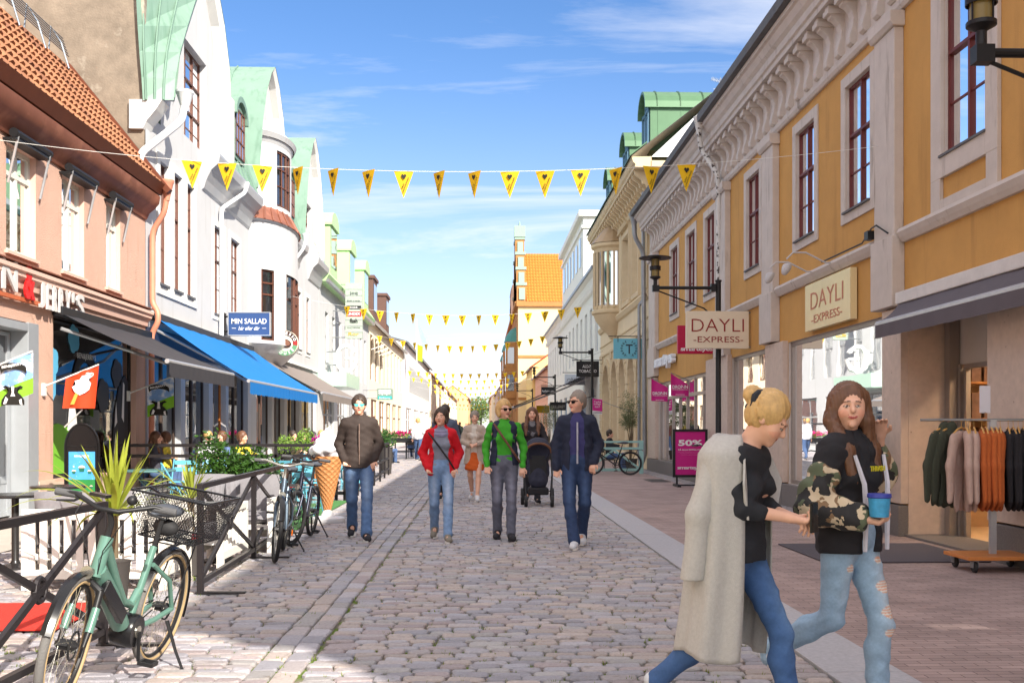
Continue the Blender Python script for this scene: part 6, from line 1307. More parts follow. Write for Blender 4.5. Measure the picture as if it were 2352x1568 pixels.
# soft ice cream figure
def icecone():
    Y = 15.5; x = atY(752, 0, Y)[0]; t = thing('ice_cream_figure', 'giant soft ice cream cone figure on a white base beside the terrace', 'ice cream figure', (x, Y, 0))
    m = MB(); m.lathe([(0, 0), (.25, 0), (.26, .03), (.25, .07), (.22, .085), (.10, .10), (.07, .16), (.045, .20)], (x, Y, 0), 28); m.build('base', M('base_white', srgb(206, 206, 208), .5, var=.03), t, smooth=True)
    m = MB(); nb = 26; prof = [(.05, .19), (.245, .98), (.25, 1.0), (.235, 1.02)]
    V = []; na, nz_ = 96, 90
    for j in range(nz_+1):
        z = .18+.80*j/nz_; r = .045+(.225-.045)*j/nz_
        for i in range(na):
            a = 2*pi*i/na; u = (i/na*12+j/nz_*10) % 1; v = (i/na*12-j/nz_*10) % 1; q = max(0, 1-min(u, 1-u)*5)+max(0, 1-min(v, 1-v)*5); V.append((x+(r+.013*min(q, 1))*cos(a), Y+(r+.013*min(q, 1))*sin(a), z))
    m.add(V, [(j*na+i, j*na+(i+1) % na, (j+1)*na+(i+1) % na, (j+1)*na+i) for j in range(nz_) for i in range(na)]); m.build('cone', M('waffle', srgb(178, 122, 74), .6, var=.12, vs=8), t, smooth=True)
    s = SD()
    for lvl in range(110):
        u = lvl/110; a = u*2*pi*3.3; R_ = .18*(1-u)**.9; z = .99+.38*u**.9; rr = .095*(1-u)**.7+.016; s.ell((x+R_*cos(a), Y+R_*sin(a), z), (rr, rr, rr*.72), k=.03)
    s.ell((x, Y, 1.04), (.18, .18, .12)); s.cap((x, Y, 1.1), (x, Y, 1.36), .12, .015); s.cap((x, Y, 1.36), (x+.04, Y, 1.42), .015, .006)
    def ridge(X, Y_, Z): return -.010*np.sin(7*np.arctan2(Y_-Y, X-x)+Z*16)*np.clip((1.36-Z)/.3, 0, 1)
    sdobj('ice_swirl', s, M('ice_white', srgb(232, 230, 234), .35, var=.02), t, h=.010, noise=ridge)
icecone()
# ================================================================ TERRACE, BIKES, PLANTS, RACKS
steel = M('steel', srgb(190, 186, 176), .25, .9, var=.05); rail_m = M('railing_paint', srgb(50, 46, 48), .4, .5, var=.12, vs=12); rubber = M('rubber', srgb(38, 38, 40), .7, var=.1)
def xpanel(m, X0, Y0, X1, Y1, zt=.91, zb=.10):
    a, b = (X0, Y0), (X1, Y1); m.bar((*a, zt), (*b, zt), .05, .045); m.bar((*a, zb), (*b, zb), .04, .04); m.bar((*a, zb+.02), (*b, zt-.03), .03, .04); m.bar((*a, zt-.03), (*b, zb+.02), .022, .04)
    c = ((X0+X1)/2, (Y0+Y1)/2, (zt+zb)/2); d = Vector((X1-X0, Y1-Y0, 0)).normalized(); m.tube([Vector(c)+(d*cos(q)+Vector((0, 0, 1))*sin(q))*.065 for q in [2*pi*i/14 for i in range(14)]], .018, 6, closed=True)
def fence(name, label, pts, foot=True, xb=True, zt=.91, rails=()):
    t = thing(name, label, 'railing', (*pts[0], 0))
    for p in pts:
        m = MB(); m.box(p[0]-.025, p[0]+.025, p[1]-.025, p[1]+.025, .005, zt+.02)
        if foot: m.box(p[0]-.04, p[0]+.38, p[1]-.03, p[1]+.03, 0.006, .02)
        m.build('post', rail_m, t, bevel=.003)
    for p, q in zip(pts[:-1], pts[1:]):
        m = MB()
        if xb: xpanel(m, *p, *q, zt)
        for z in rails: m.bar((*p, z), (*q, z), .05, .06)
        m.build('rail_panel', rail_m, t)
    return t
fence('railing', 'dark steel railing panel with crossed bars beside the mint bicycle', [(-2.47, 4.95), (-2.43, 6.8)])
fence('railing', 'dark steel railing with crossed bars running past the grey cushions', [(-2.37, 8.9), (-2.44, 11.3), (-2.53, 13.9)])
fence('railing', 'dark two rail railing crossing the terrace behind the laurel shrub', [(-6.85, 20), (-5.4, 20), (-3.9, 20), (-2.6, 20)], xb=False, zt=1.03, rails=(1.06, .86, .15), foot=False)
fence('railing', 'dark timber railing along the terrace behind the man in the brown jacket', [(-2.53, 21.5), (-2.53, 23.5), (-2.57, 25.2), (-2.6, 27), (-2.65, 28.8), (-2.7, 30.6)], xb=False, zt=.92, rails=(.93, .5, .2), foot=False)
# furniture ----------------------------------------------------------------
wood_w = M('white_painted_wood', srgb(226, 222, 214), .6, var=.04, vs=10); cush = M('grey_cushion_fabric', srgb(122, 120, 124), .9, var=.1, vs=30, bump=.3, bs=300)
def cushion(c, s, tilt=0, rz=0, nm='cushion', parent=None):
    m = MB(); n = 10; V = []
    for side in (1, -1):
        for j in range(n+1):
            for i in range(n+1):
                u, v = i/n*2-1, j/n*2-1; e = max(0, (1-u**4)*(1-v**4))**.5; V.append((u*s[0]/2*(1-.04*v*v), v*s[1]/2*(1-.04*u*u), side*s[2]/2*e+.006*sin(9*u+4*v)))
    N = (n+1)**2; F = [(b+j*(n+1)+i, b+j*(n+1)+i+1, b+(j+1)*(n+1)+i+1, b+(j+1)*(n+1)+i) for b in (0, N) for j in range(n) for i in range(n)]
    m.add(V, F); R_ = Matrix.Rotation(rz, 4, 'Z') @ Matrix.Rotation(tilt, 4, 'X'); m.v = [tuple(R_ @ Vector(v)+Vector(c)) for v in m.v]; return m.build(nm, cush, parent, smooth=True)
def sofa(x0, x1, y0, y1, label, back='front', zt=.68):
    t = thing('garden_sofa', label, 'sofa', ((x0+x1)/2, (y0+y1)/2, 0))
    yb = y0 if back == 'front' else y1; s = 1 if back == 'front' else -1
    m = MB(); m.box(x0, x1, yb, yb+s*.05, zt-.09, zt); m.box(x0+.05, x1-.05, yb, yb+s*.03, .10, .18)
    n = int((x1-x0)/.105)
    for i in range(n): a = x0+.05+(x1-x0-.1)*i/n; m.box(a, a+.062, yb+.004*s, yb+s*.024, .18, zt-.09)
    m.build('slatted_back', wood_w, t, bevel=.003)
    for xa in (x0, x1-.05):
        m = MB(); m.box(xa, xa+.05, y0+.055, y1-.055, .55, .61)
        for i in range(6): a = y0+.08+(y1-y0-.2)*i/6; m.box(xa+.01, xa+.035, a, a+.06, .2, .55)
        m.box(xa, xa+.05, y0+.055, y1-.055, .12, .2); m.build('armrest', wood_w, t, bevel=.003)
    for xa in (x0, x1-.06):
        for ya in (y0+.0, y1-.06): m = MB(); m.box(xa-.001, xa+.061, ya-.001, ya+.061, 0.003, zt-.1 if ya*s == yb*s or abs(ya-yb) < .07 else .61); m.build('leg', wood_w, t)
    m = MB(); m.box(x0+.05, x1-.05, y0+.06, y1-.06, .26, .31); m.build('seat', wood_w, t)
    for i in range(2):
        w_ = (x1-x0-.12)/2; cx = x0+.06+w_*(i+.5); cushion((cx, (y0+y1)/2-.0, .37), (w_, y1-y0-.14, .13), parent=t, nm='seat_cushion')
        cushion((cx, yb+s*.14, .60), (w_, .52, .16), tilt=radians(78)*(-1 if s > 0 else 1), parent=t, nm='back_cushion', rz=0)
sofa(-3.95, -2.72, 9.1, 9.95, 'white slatted garden sofa seen from behind the mint bicycle', 'front', .70)
sofa(-3.50, -2.33, 11.75, 12.6, 'white slatted sofa with big grey cushions facing the camera', 'back', .66)
sofa(-2.93, -2.5, 10.2, 11.3, 'narrow white slatted seat end behind the steel railing', 'back', .62)
tk = M('table_black', srgb(40, 38, 38), .25, var=.1)
def table(x, y, r, h, mt, label, legs='ped', group='round cafe tables'):
    t = thing('cafe_table', label, 'table', (x, y, 0), group=group)
    m = MB(); m.lathe([(0, h-.03), (r-.01, h-.03), (r, h-.02), (r, h-.005), (r-.005, h), (0, h)], (x, y, 0), 32); m.build('table_top', mt, t, smooth=True)
    if legs == 'ped': m = MB(); m.lathe([(.20, 0), (.2, .02), (.05, .05), (.035, .08), (.035, h-.05), (.09, h-.03)], (x, y, 0), 16); m.build('pedestal', tk, t, smooth=True)
    else:
        for s in (-1, 1): m = MB(); m.tube([(x-s*r*.8, y-.12*s, 0.01), (x+s*r*.7, y-.05*s, h-.03)], .012, 6); m.tube([(x-s*r*.8, y+.22, 0.01), (x+s*r*.7, y+.22, h-.03)], .012, 6); m.build('leg', mt, t)
table(-4.66, 10.6, .29, .74, tk, 'black round table nearest the left edge of the photo'); table(-4.75, 11.9, .30, .75, tk, 'black round table just behind the nearest one'); table(-2.72, 11.05, .16, .58, tk, 'small dark side table between the two sofas')
bl_ = M('sky_blue_paint', srgb(92, 164, 184), .5, var=.06)
table(-5.35, 17.0, .42, .72, M('teal_top', srgb(84, 122, 120), .4, var=.05), 'teal round bistro table by the shop window', 'x'); table(-3.2, 17.4, .34, .72, bl_, 'light blue bistro table left of the ice cream figure', 'x'); table(-3.1, 22.5, .34, .72, bl_, 'light blue bistro table beyond the crossing railing', 'x')
def chair0():
    t = thing('bistro_chair', 'light blue folding chair', 'chair', (0, 0, 0), group='light blue folding chairs')
    m = MB()
    for i in range(6): m.box(-.2, .2, -.19+i*.065, -.14+i*.065, .445, .46)
    m.build('seat', bl_, t, bevel=.003); m = MB()
    for z in (.62, .74): m.box(-.19, .19, .195+(z-.45)*.22, .21+(z-.45)*.22, z, z+.075)
    m.build('backrest', bl_, t, bevel=.003)
    for s in (-1, 1): m = MB(); m.tube([(s*.2, -.22, 0.01), (s*.2, .27, .84)], .011, 6); m.build('leg', bl_, t); m = MB(); m.tube([(s*.18, .24, 0.01), (s*.18, -.19, .45)], .011, 6); m.build('leg', bl_, t)
    m = MB(); m.tube([(-.2, -.15, .12), (.2, -.15, .12)], .009, 5); m.tube([(-.18, .17, .12), (.18, .17, .12)], .009, 5); m.build('stretcher', bl_, t)
    return t
CH = chair0(); first = True
for x, y, rz, lb in ((-4.75, 16.6, 1.9, 'left of the teal table, turned sideways'), (-4.4, 17.3, -.6, 'right of the teal table under the folded blanket'), (-2.75, 16.6, 3.0, 'nearest one left of the ice cream figure'), (-3.55, 16.4, .2, 'in front of the light blue table'), (-2.85, 18.0, .3, 'behind the light blue table'), (-3.6, 18.2, -.5, 'behind the laurel shrub, right side'), (-5.2, 18.4, .1, 'at the far side of the teal table'), (-3.0, 19.1, 3.4, 'just before the crossing railing'), (-3.5, 22.4, 1.7, 'beyond the crossing railing, left of its table'), (-2.9, 23.3, .1, 'beyond the crossing railing, far side'), (-3.1, 26, .6, 'beside the timber railing, nearer one'), (-3.3, 28, 2.6, 'beside the timber railing, farther one')):
    c = CH if first else copytree(CH); first = False; c.location = (x, y, 0.004); c.rotation_euler = (0, 0, rz); c['label'] = 'light blue folding chair '+lb
def blanket():
    t = thing('blanket', 'pale blue blanket folded over a light blue chair back', 'blanket', (-4.42, 17.5, .5)); m = MB(); V = []; n = 10
    for j in range(13):
        s = j/12; a = (s-.5)*2; z = .86-abs(a)*.42; y = 17.5+a*.05+.02*sin(a*3)
        for i in range(n+1): V.append((-4.62+.4*i/n+.01*sin(j+i), y+.012*sin(i*1.7+j*.3), z))
    m.add(V, [(j*(n+1)+i, j*(n+1)+i+1, (j+1)*(n+1)+i+1, (j+1)*(n+1)+i) for j in range(12) for i in range(n)]); m.build('cloth', M('pale_blue_cloth', srgb(130, 184, 220), .9, var=.1, vs=12), t, smooth=True)
blanket()
m = MB(); n = 12; m.box(-4.6, -2.92, 7.25, 8.35, .014, .026); o = m.build('red_carpet', M('red_carpet_mat', srgb(196, 48, 36), .95, var=.12, vs=20, bump=.5, bs=300), bevel=.004); tag(o, 'red carpet lying on the terrace behind the near railing', 'carpet')
m = MB(); m.box(-3.2, -2.5, 14.3, 19.7, .014, .03); o = m.build('artificial_turf', M('turf', srgb(76, 130, 70), .95, var=.15, vs=40, bump=.8, bs=300)); tag(o, 'green artificial turf mat under the light blue chairs', 'turf mat')
# plants ---------------------------------------------------------------------
def leaves(c, r, n, size, seed, pts=None, clump=.5, asp=.45):
    R_ = random.Random(seed); V = []; F = []; cl = [(R_.gauss(0, .5), R_.gauss(0, .5), R_.gauss(0, .5)) for _ in range(26)]
    for _ in range(n):
        if R_.random() < clump: q = R_.choice(cl); p = Vector((q[0]+R_.gauss(0, .16), q[1]+R_.gauss(0, .16), q[2]+R_.gauss(0, .16)))
        else: p = Vector((R_.gauss(0, .45), R_.gauss(0, .45), R_.gauss(0, .45)))
        if p.length > 1.15: p *= 1.0/p.length*R_.uniform(.85, 1.1)
        p = Vector((c[0]+p.x*r[0], c[1]+p.y*r[1], c[2]+p.z*r[2])); d = Vector((R_.uniform(-1, 1), R_.uniform(-1, 1), R_.uniform(-.5, .9))).normalized(); s = size*R_.uniform(.6, 1.25)
        w_ = d.cross(Vector((R_.uniform(-1, 1), R_.uniform(-1, 1), R_.uniform(-1, 1)))).normalized()*s*asp; b = len(V); nn = d.cross(w_).normalized()*s*.12
        V += [p, p+d*s*.5+w_*.5+nn, p+d*s, p+d*s*.5-w_*.5+nn]; F += [(b, b+1, b+2), (b, b+2, b+3)]
    return [tuple(v) for v in V], F
def leafmat(nm, c, gl=.45): return M(nm, srgb(*c), gl, var=.35, vs=2.5, trans=.25)
soilpot = M('pot_dark', srgb(66, 62, 60), .7, var=.1)
def potted(name, label, x, y, crowns, n, size, mat, pot_r=.2, pot_h=.4, trunk=None, asp=.45, cat='potted plant', seed=1, group=None):
    t = thing(name, label, cat, (x, y, 0), group=group)
    m = MB(); m.lathe([(pot_r*.75, 0.01), (pot_r, pot_h), (pot_r*1.05, pot_h), (pot_r*.95, pot_h-.03), (0, pot_h-.04)], (x, y, 0), 18); m.build('pot', soilpot, t, smooth=True)
    zc = sum(c[0][2] for c in crowns)/len(crowns); m = MB()
    for k, c in enumerate(crowns):
        for q in range(3): m.tube([(x+.01*q, y, pot_h-.05), (x+(c[0][0]-x)*.5+.04*q, y+(c[0][1]-y)*.5-.03*q, (pot_h+c[0][2])/2), (c[0][0]+(q-1)*.08, c[0][1], c[0][2])], [.028 if trunk else .012, .018 if trunk else .009, .005], 5)
    m.build('trunk' if trunk else 'stem', M('bark', srgb(104, 90, 70), .9, var=.2), t)
    V = []; F = []
    for k, c in enumerate(crowns): v, f = leaves(c[0], c[1], n//len(crowns), size, seed+k, asp=asp); b = len(V); V += v; F += [tuple(i+b for i in q) for q in f]
    mesh_obj('crown' if trunk else 'foliage', V, F, mat, t)
potted('laurel_shrub', 'bushy dark green laurel shrub behind the big grey cushions, left one', -3.55, 14.2, [((-3.6, 14.2, 1.0), (.28, .25, .33)), ((-3.4, 14.1, .85), (.25, .25, .2))], 1500, .075, leafmat('laurel_green', (58, 92, 36), .3), pot_r=.22, seed=3)
potted('laurel_shrub', 'lower spreading laurel shrub beside the taller one', -3.05, 14.0, [((-3.1, 14.0, .92), (.28, .25, .24)), ((-2.88, 14.0, .82), (.22, .22, .2))], 1300, .075, leafmat('laurel_green', (58, 92, 36), .3), pot_r=.22, seed=9)
potted('olive_tree', 'small grey green olive tree in a pot before the arched doorway', 4.75, 33.2, [((4.75, 33.2, 2.0), (.34, .34, .55)), ((4.7, 33.2, 1.6), (.28, .28, .3))], 3200, .055, leafmat('olive_green', (112, 122, 84), .6), pot_r=.24, trunk=1, asp=.3, cat='olive tree', seed=21)
potted('olive_tree', 'smaller olive tree farther off under the dark awning', 2.9, 45.0, [((2.9, 45, 1.75), (.42, .4, .6))], 1500, .07, leafmat('olive_green', (112, 122, 84), .6), trunk=1, asp=.3, cat='olive tree', seed=31)
potted('flower_pot', 'pot of trailing green and pink flowers at the terrace seats', -3.75, 21.0, [((-3.85, 21.0, 1.05), (.25, .2, .2)), ((-3.5, 21.0, 1.15), (.2, .2, .22))], 900, .06, leafmat('light_leaf', (126, 160, 66)), pot_h=.85, cat='flower pot', seed=41)
potted('flower_pot', 'leafy green plant on the terrace corner above the timber railing', -2.85, 31.5, [((-2.85, 31.5, 1.05), (.3, .25, .25))], 700, .08, leafmat('dark_leaf', (70, 110, 52)), pot_h=.8, cat='flower pot', seed=43)
def cordyline(x, y, zb, n, L, label, seed, droop=.3, extra=()):
    R_ = random.Random(seed); t = thing('cordyline', label, 'potted plant', (x, y, 0), group='sword leaved plants')
    m = MB(); m.lathe([(.09, .01), (.12, .34), (.13, .36), (.11, .34), (0, .33)], (x, y, 0), 20); m.build('pot', soilpot, t, smooth=True)
    m = MB(); m.tube([(x, y, .38), (x, y, zb)], .03, 8); m.build('stem', M('bark', srgb(104, 90, 70), .9, var=.2), t)
    V = []; F = []
    def leaf(a, el, ln, dr, w_):
        b = len(V); N = 12; p = Vector((x, y, zb-.02)); d = Vector((cos(a)*cos(el), sin(a)*cos(el), sin(el))); side = Vector((-sin(a), cos(a), 0))
        for i in range(N+1):
            s = i/N; w2 = w_*(.55+.9*s if s < .4 else 1.0*(1-((s-.4)/.6)**1.7))*.5; up = side.cross(d).normalized()
            V.extend([p-side*w2, p+up*-w2*.35, p+side*w2]); p = p+d*(ln/N); d = (d+Vector((0, 0, -dr*s*.5))).normalized()
        for i in range(N): q = b+3*i; F.extend([(q, q+1, q+4, q+3), (q+1, q+2, q+5, q+4)])
    for i in range(n):
        u = i/n; leaf(R_.uniform(0, 2*pi), radians(88-80*u**1.3+R_.uniform(-6, 6)), L*R_.uniform(.75, 1.15), droop*(.1+1.7*u), R_.uniform(.035, .05))
    for a, el, ln, dr in extra: leaf(a, el, ln, dr, .042)
    mesh_obj('leaves', [tuple(v) for v in V], F, M('sword_leaf', srgb(152, 162, 60), .45, var=.35, vs=3, trans=.35), t, smooth=True)
cordyline(-2.88, 8.3, .72, 34, .62, 'sword leaved plant with drooping yellow green leaves behind the near railing', 5, .35, [(pi, .5, .75, .28), (pi*.95, .7, .9, .42), (pi*1.1, .4, .85, .45), (pi*1.2, .6, .8, .5), (3.6, .8, .7, .1), (pi*1.3, .3, .6, .5), (.4, .8, .6, .1), (-.3, .5, .6, .4), (-.8, .6, .65, .5), (2.6, 1.0, .7, .08), (.5, 1.1, .66, .05)])
cordyline(-2.75, 10.0, .74, 16, .42, 'smaller sword leaved plant rising behind the wire bicycle basket', 8, .25, [(pi, .5, .55, .2), (pi*.9, .7, .5, .1)])
def planter(x0, x1, y, label, cols, seed):
    t = thing('flower_box', label, 'flower box', ((x0+x1)/2, y, 0)); m = MB(); m.box(x0, x1, y-.12, y+.12, .72, .93); m.build('trough', black, t, bevel=.01)
    for xx in np.linspace(x0+.05, x1-.05, 4): m = MB(); m.box(xx-.03, xx+.03, y-.03, y+.03, 0, .72); m.build('leg', black, t)
    m = MB(); m.box(x0, x1, y-.02, y+.02, .3, .36); m.build('rail', black, t)
    v, f = leaves(((x0+x1)/2, y, 1.02), ((x1-x0)/2, .16, .14), 900, .07, seed, clump=.1); mesh_obj('foliage', v, f, leafmat('light_leaf', (126, 160, 66)), t)
    v, f = leaves(((x0+x1)/2, y, 1.12), ((x1-x0)/2, .18, .12), 420, .075, seed+1, clump=.75, asp=.9); mesh_obj('flowers', v, f, cols, t)
planter(-4.3, -2.75, 46, 'black trough of bright pink flowers on the far terrace rail', M('flower_pink', srgb(214, 38, 130), .6, var=.2, trans=.2), 51)
planter(-3.3, -2.75, 20.3, 'short trough with magenta petunias behind the bicycles', M('flower_magenta', srgb(190, 30, 150), .6, var=.2, trans=.2), 61)
def far_trees():
    for i, (px_, Y, zc, r, c) in enumerate(((1062, 350, 4.2, 5, (150, 160, 110)), (1082, 370, 5.0, 6, (138, 154, 100)), (1104, 350, 7.5, 5.5, (128, 152, 92)), (1038, 360, 3.8, 3, (130, 126, 100)))):  # leaf colours paled, distance haze put into the colour
        x = atY(px_, 0, Y)[0]; t = thing('far_tree', ('olive toned', 'broad green', 'tall green', 'dark reddish')[i]+' tree closing the view at the end of the street', 'tree', (x, Y, 0), group='trees at the end of the street')
        m = MB(); m.tube([(x, Y, 0), (x+.3, Y, zc)], [.4, .2], 6); m.build('trunk', M('bark', srgb(104, 90, 70), .9), t); v, f = leaves((x, Y, zc), (r, 3, r*.7), 1300, 1.0, 70+i); mesh_obj('crown', v, f, leafmat('far_leaf_%s' % 'abcd'[i], c, .8), t)
far_trees()
# bicycles -------------------------------------------------------------------
def wheel(m_parent, c, R_, tyre_m, tw=.022, sp=28, rim_m=None, steer=0.0, disc=True):
    a_ = steer
    def P(r, t, off=0): return (c[0]+r*cos(t)*cos(a_)-off*sin(a_), c[1]+r*cos(t)*sin(a_)+off*cos(a_), c[2]+r*sin(t))
    m = MB(); m.tube([P(R_-tw, 2*pi*i/56) for i in range(56)], tw, 10, closed=True); W = m.build('wheel', tyre_m[0], m_parent, smooth=True)
    if len(tyre_m) > 1:
        for o in (-1, 1): m = MB(); m.tube([P(R_-tw-.012, 2*pi*i/56, o*tw*.72) for i in range(56)], .0085, 6, closed=True); m.build('sidewall', tyre_m[1], W, smooth=True)
    m = MB(); m.tube([P(R_-2*tw-.006, 2*pi*i/48) for i in range(48)], .012, 6, closed=True); m.build('rim', rim_m or black, W, smooth=True)
    m = MB()
    for i in range(sp): t = 2*pi*i/sp; s = 1 if i % 2 else -1; m.tube([P(.025, t+.9*(1 if i % 4 < 2 else -1), s*.03), P(R_-2*tw-.01, t)], .0016, 3, cap=False)
    m.build('spokes', steel, W); m = MB(); m.tube([P(0, 0, -.055), P(0, 0, -.035), P(0, 0, .035), P(0, 0, .055)], [.012, .028, .028, .012], 10)
    if disc: m.tube([P(.07, 2*pi*i/20, .035) for i in range(20)], .006, 4, closed=True)
    m.build('hub', black, W); return W
def bike(name, label, frame_m, style='city', R_=.345, tyres=None, steer=0.0, group=None, hb=None):
    t = thing(name, label, 'bicycle', (0, 0, 0), group=group); L = 1.10; tyres = tyres or [rubber]
    wheel(t, (0, 0, R_), R_, tyres); wheel(t, (L, 0, R_), R_, tyres, steer=steer)
    HB, HT = Vector((.93, 0, .66)), Vector((.875, 0, .86)); BB = Vector((.43, 0, .29)); ST = Vector((.27, 0, .74))
    def st_(p): # rotate about steering axis (approximately vertical through the head)
        q = Vector(p)-Vector((.96, 0, 0)); return (q.x*cos(steer)-q.y*sin(steer)+.96, q.x*sin(steer)+q.y*cos(steer), q.z)
    m = MB(); fat = style == 'ebike'
    m.tube([HB, HT], .026 if not fat else .034, 12)
    if fat:
        m.tube([HB+Vector((-.01, 0, .04)), (.72, 0, .52), BB+Vector((.10, 0, .05))], [.045, .055, .05], 12); m.tube([HT+Vector((.0, 0, -.04)), (.70, 0, .62), (.55, 0, .47), (.44, 0, .43), (.37, 0, .50)], [.028, .026, .024, .024, .024], 10)
    else: m.tube([HB, BB], .02, 10); m.tube([HT+Vector((.01, 0, -.03)), ST+Vector((.02, 0, -.06 if style == 'mtb' else -.30))], .018, 10)
    m.tube([BB, ST], .021, 10)
    for s in (-1, 1): m.tube([(BB.x-.02, s*.02, BB.z), (.2, s*.05, .31), (0, s*.065, R_)], .012 if not fat else .016, 8); m.tube([(ST.x+.01, s*.02, ST.z-.10), (.1, s*.06, .53), (0, s*.065, R_)], .011 if not fat else .014, 8)
    m.build('frame', frame_m, t, smooth=True)
    m = MB(); m.tube([ST-Vector((0, 0, .02)), (.225, 0, .90)], .015, 8); m.build('seat_post', black, t)
    s = SD(); s.ell((.16, 0, .94), (.12, .085, .035)); s.cap((.2, 0, .945), (.36, 0, .935), .04, .02, sc=(1, 1, .6)); sdobj('saddle', s, M('saddle_grey', srgb(70, 74, 82), .6, var=.1), t, h=.008, world=False)
    m = MB()
    for s in (-1, 1):
        m.tube([st_((.965, s*.055, .60)), st_((1.03, s*.06, .46)), st_((L, s*.06, R_))], [.018, .017, .012], 10)
    m.tube([st_((.965, -.055, .60)), st_((.955, 0, .635)), st_((.965, .055, .60))], .02, 8); FK = m.build('fork', frame_m if style != 'ebike' else black, t, smooth=True)
    if fat:
        for s in (-1, 1): m = MB(); m.tube([st_((1.0, s*.06, .52)), st_((1.06, s*.062, .41))], .021, 10); m.build('fork_wrap', frame_m, FK, smooth=True)
    hz = 1.03; w_ = .31
    m = MB(); m.tube([HT, (.86, 0, .93), st_((.885, 0, hz-.03))], .017, 8)
    back = .10 if style != 'mtb' else .03
    m.tube([st_((.885-back*1.0, -w_, hz)), st_((.885-back*.8, -.2, hz+.01)), st_((.90, -.05, hz-.03)), st_((.90, .05, hz-.03)), st_((.885-back*.8, .2, hz+.01)), st_((.885-back*1.0, w_, hz))], .0125, 10)
    m.build('handlebar', hb or black, t, smooth=True)
    for s in (-1, 1):
        m = MB(); m.tube([st_((.885-back*1.02, s*w_, hz)), st_((.885-back*.86, s*(w_-.13), hz+.004))], [.02, .019], 12); m.build('grip', M('grip_grey', srgb(84, 84, 86), .8, var=.1, bump=.6, bs=200), t, smooth=True)
        m = MB(); m.tube([st_((.885-back*.8, s*.17, hz+.0)), st_((.93-back*.8, s*.19, hz-.02)), st_((.945-back, s*.28, hz-.035))], [.008, .007, .005], 6); m.tube([st_((.90, s*.13, hz-.01)), st_((1.02, s*.12, hz-.05)), st_((1.0, s*.04, hz-.22)), (.95, s*.02, .68)], .003, 4); m.build('brake_lever', black, t)
    m = MB(); m.ball(st_((.87, .10, hz+.035)), .026, 10, 8); m.build('bell', MATS['black_metal'], t, smooth=True)
    if fat: m = MB(); q = st_((.87, -.06, hz+.03)); m.box(q[0]-.03, q[0]+.03, q[1]-.045, q[1]+.045, q[2]-.004, q[2]+.012); m.build('display', MATS['gloss_black'], t)
    m = MB(); q = st_((1.01, 0, .70)); m.tube([q, (q[0]+.035, q[1]+.0, q[2])], [.026, .034], 14); m.build('headlight', steel, t, smooth=True)
    # mudguards
    if style != 'mtb':
        for (c, a0, a1, rot) in (((0, 0, R_), radians(25), radians(200), 0), ((L, 0, R_), radians(20), radians(165), steer)):
            m = MB(); V = []; N = 22
            for i in range(N+1):
                a = a0+(a1-a0)*i/N
                for k in (-2, -1, 0, 1, 2):
                    r = R_+.018-abs(k)*.0045; o = k*.013; V.append((c[0]+r*cos(a)*cos(rot)-o*sin(rot), c[1]+r*cos(a)*sin(rot)+o*cos(rot), c[2]+r*sin(a)))
            m.add(V, [(i*5+k, i*5+k+1, (i+1)*5+k+1, (i+1)*5+k) for i in range(N) for k in range(4)]); m.build('mudguard', MATS['gloss_black'], t, smooth=True)
        m = MB()
        for s in (-1, 1): m.tube([(.2, s*.06, .74), (-.36, s*.06, .74)], .006, 6); m.tube([(-.22, s*.06, .74), (0, s*.07, R_)], .005, 5)
        for x in (-.3, -.15, 0, .12): m.tube([(x, -.06, .74), (x, .06, .74)], .005, 5)
        m.build('rack', black, t); m = MB(); m.box(-.375, -.36, -.035, .035, .70, .74); m.build('rear_light', M('red_light', srgb(170, 20, 20), .3, var=0), t)
    # drive
    m = MB(); m.lathe([(0, -.065), (.085, -.065), (.095, -.05), (.095, .05), (.085, .065), (0, .065)] if fat else [(0, -.04), (.03, -.04), (.03, .04), (0, .04)], (0, 0, 0), 20); m.xf(lambda x, y, z: (BB.x+x, z, BB.z+y)); m.tube([(BB.x+.085*cos(a), -.05, BB.z+.085*sin(a)) for a in [2*pi*i/24 for i in range(24)]], .006, 5, closed=True); m.tube([(BB.x, -.05, BB.z+.085), (0, -.05, R_+.03)], .004, 4); m.tube([(BB.x, -.05, BB.z-.085), (0, -.05, R_-.03)], .004, 4); m.build('motor' if fat else 'chainring', MATS['gloss_black'], t, smooth=True)
    if fat: m = MB(); m.lathe([(0, 0), (.035, 0), (.035, .004), (0, .004)], (0, 0, 0), 16); m.xf(lambda x, y, z: (BB.x+x, .066+z, BB.z+y)); m.build('motor_badge', steel, t); m = MB(); m.bar((.90, .045, .62), (.62, .045, .40), .035, .075, up=(.6, 0, 1)); m.build('battery', MATS['gloss_black'], t, bevel=.006)
    for s, a in ((1, -1.75), (-1, 1.4)):
        m = MB(); e = (BB.x+.17*cos(a), s*.085, BB.z+.17*sin(a)); m.tube([(BB.x, s*.075, BB.z), e], [.012, .010], 6); m.build('crank', black, t); m = MB(); y0 = e[1]+s*.015
        for dx in (-.038, .038): m.box(e[0]+dx-.006, e[0]+dx+.006, min(y0, y0+s*.085), max(y0, y0+s*.085), e[2]-.01, e[2]+.01)
        for dy in (.0, .075): m.box(e[0]-.038, e[0]+.038, min(y0+s*dy, y0+s*(dy+.012)), max(y0+s*dy, y0+s*(dy+.012)), e[2]-.011, e[2]+.011)
        m.build('pedal', black, t)
    m = MB(); m.tube([(.06, .075, R_-.06), (.09, .17, .13), (.10, .235, .035)], [.012, .009, .008], 6); m.tube([(.06, .235, .03), (.14, .24, .028)], .01, 6); m.build('kickstand', black, t)
    return t
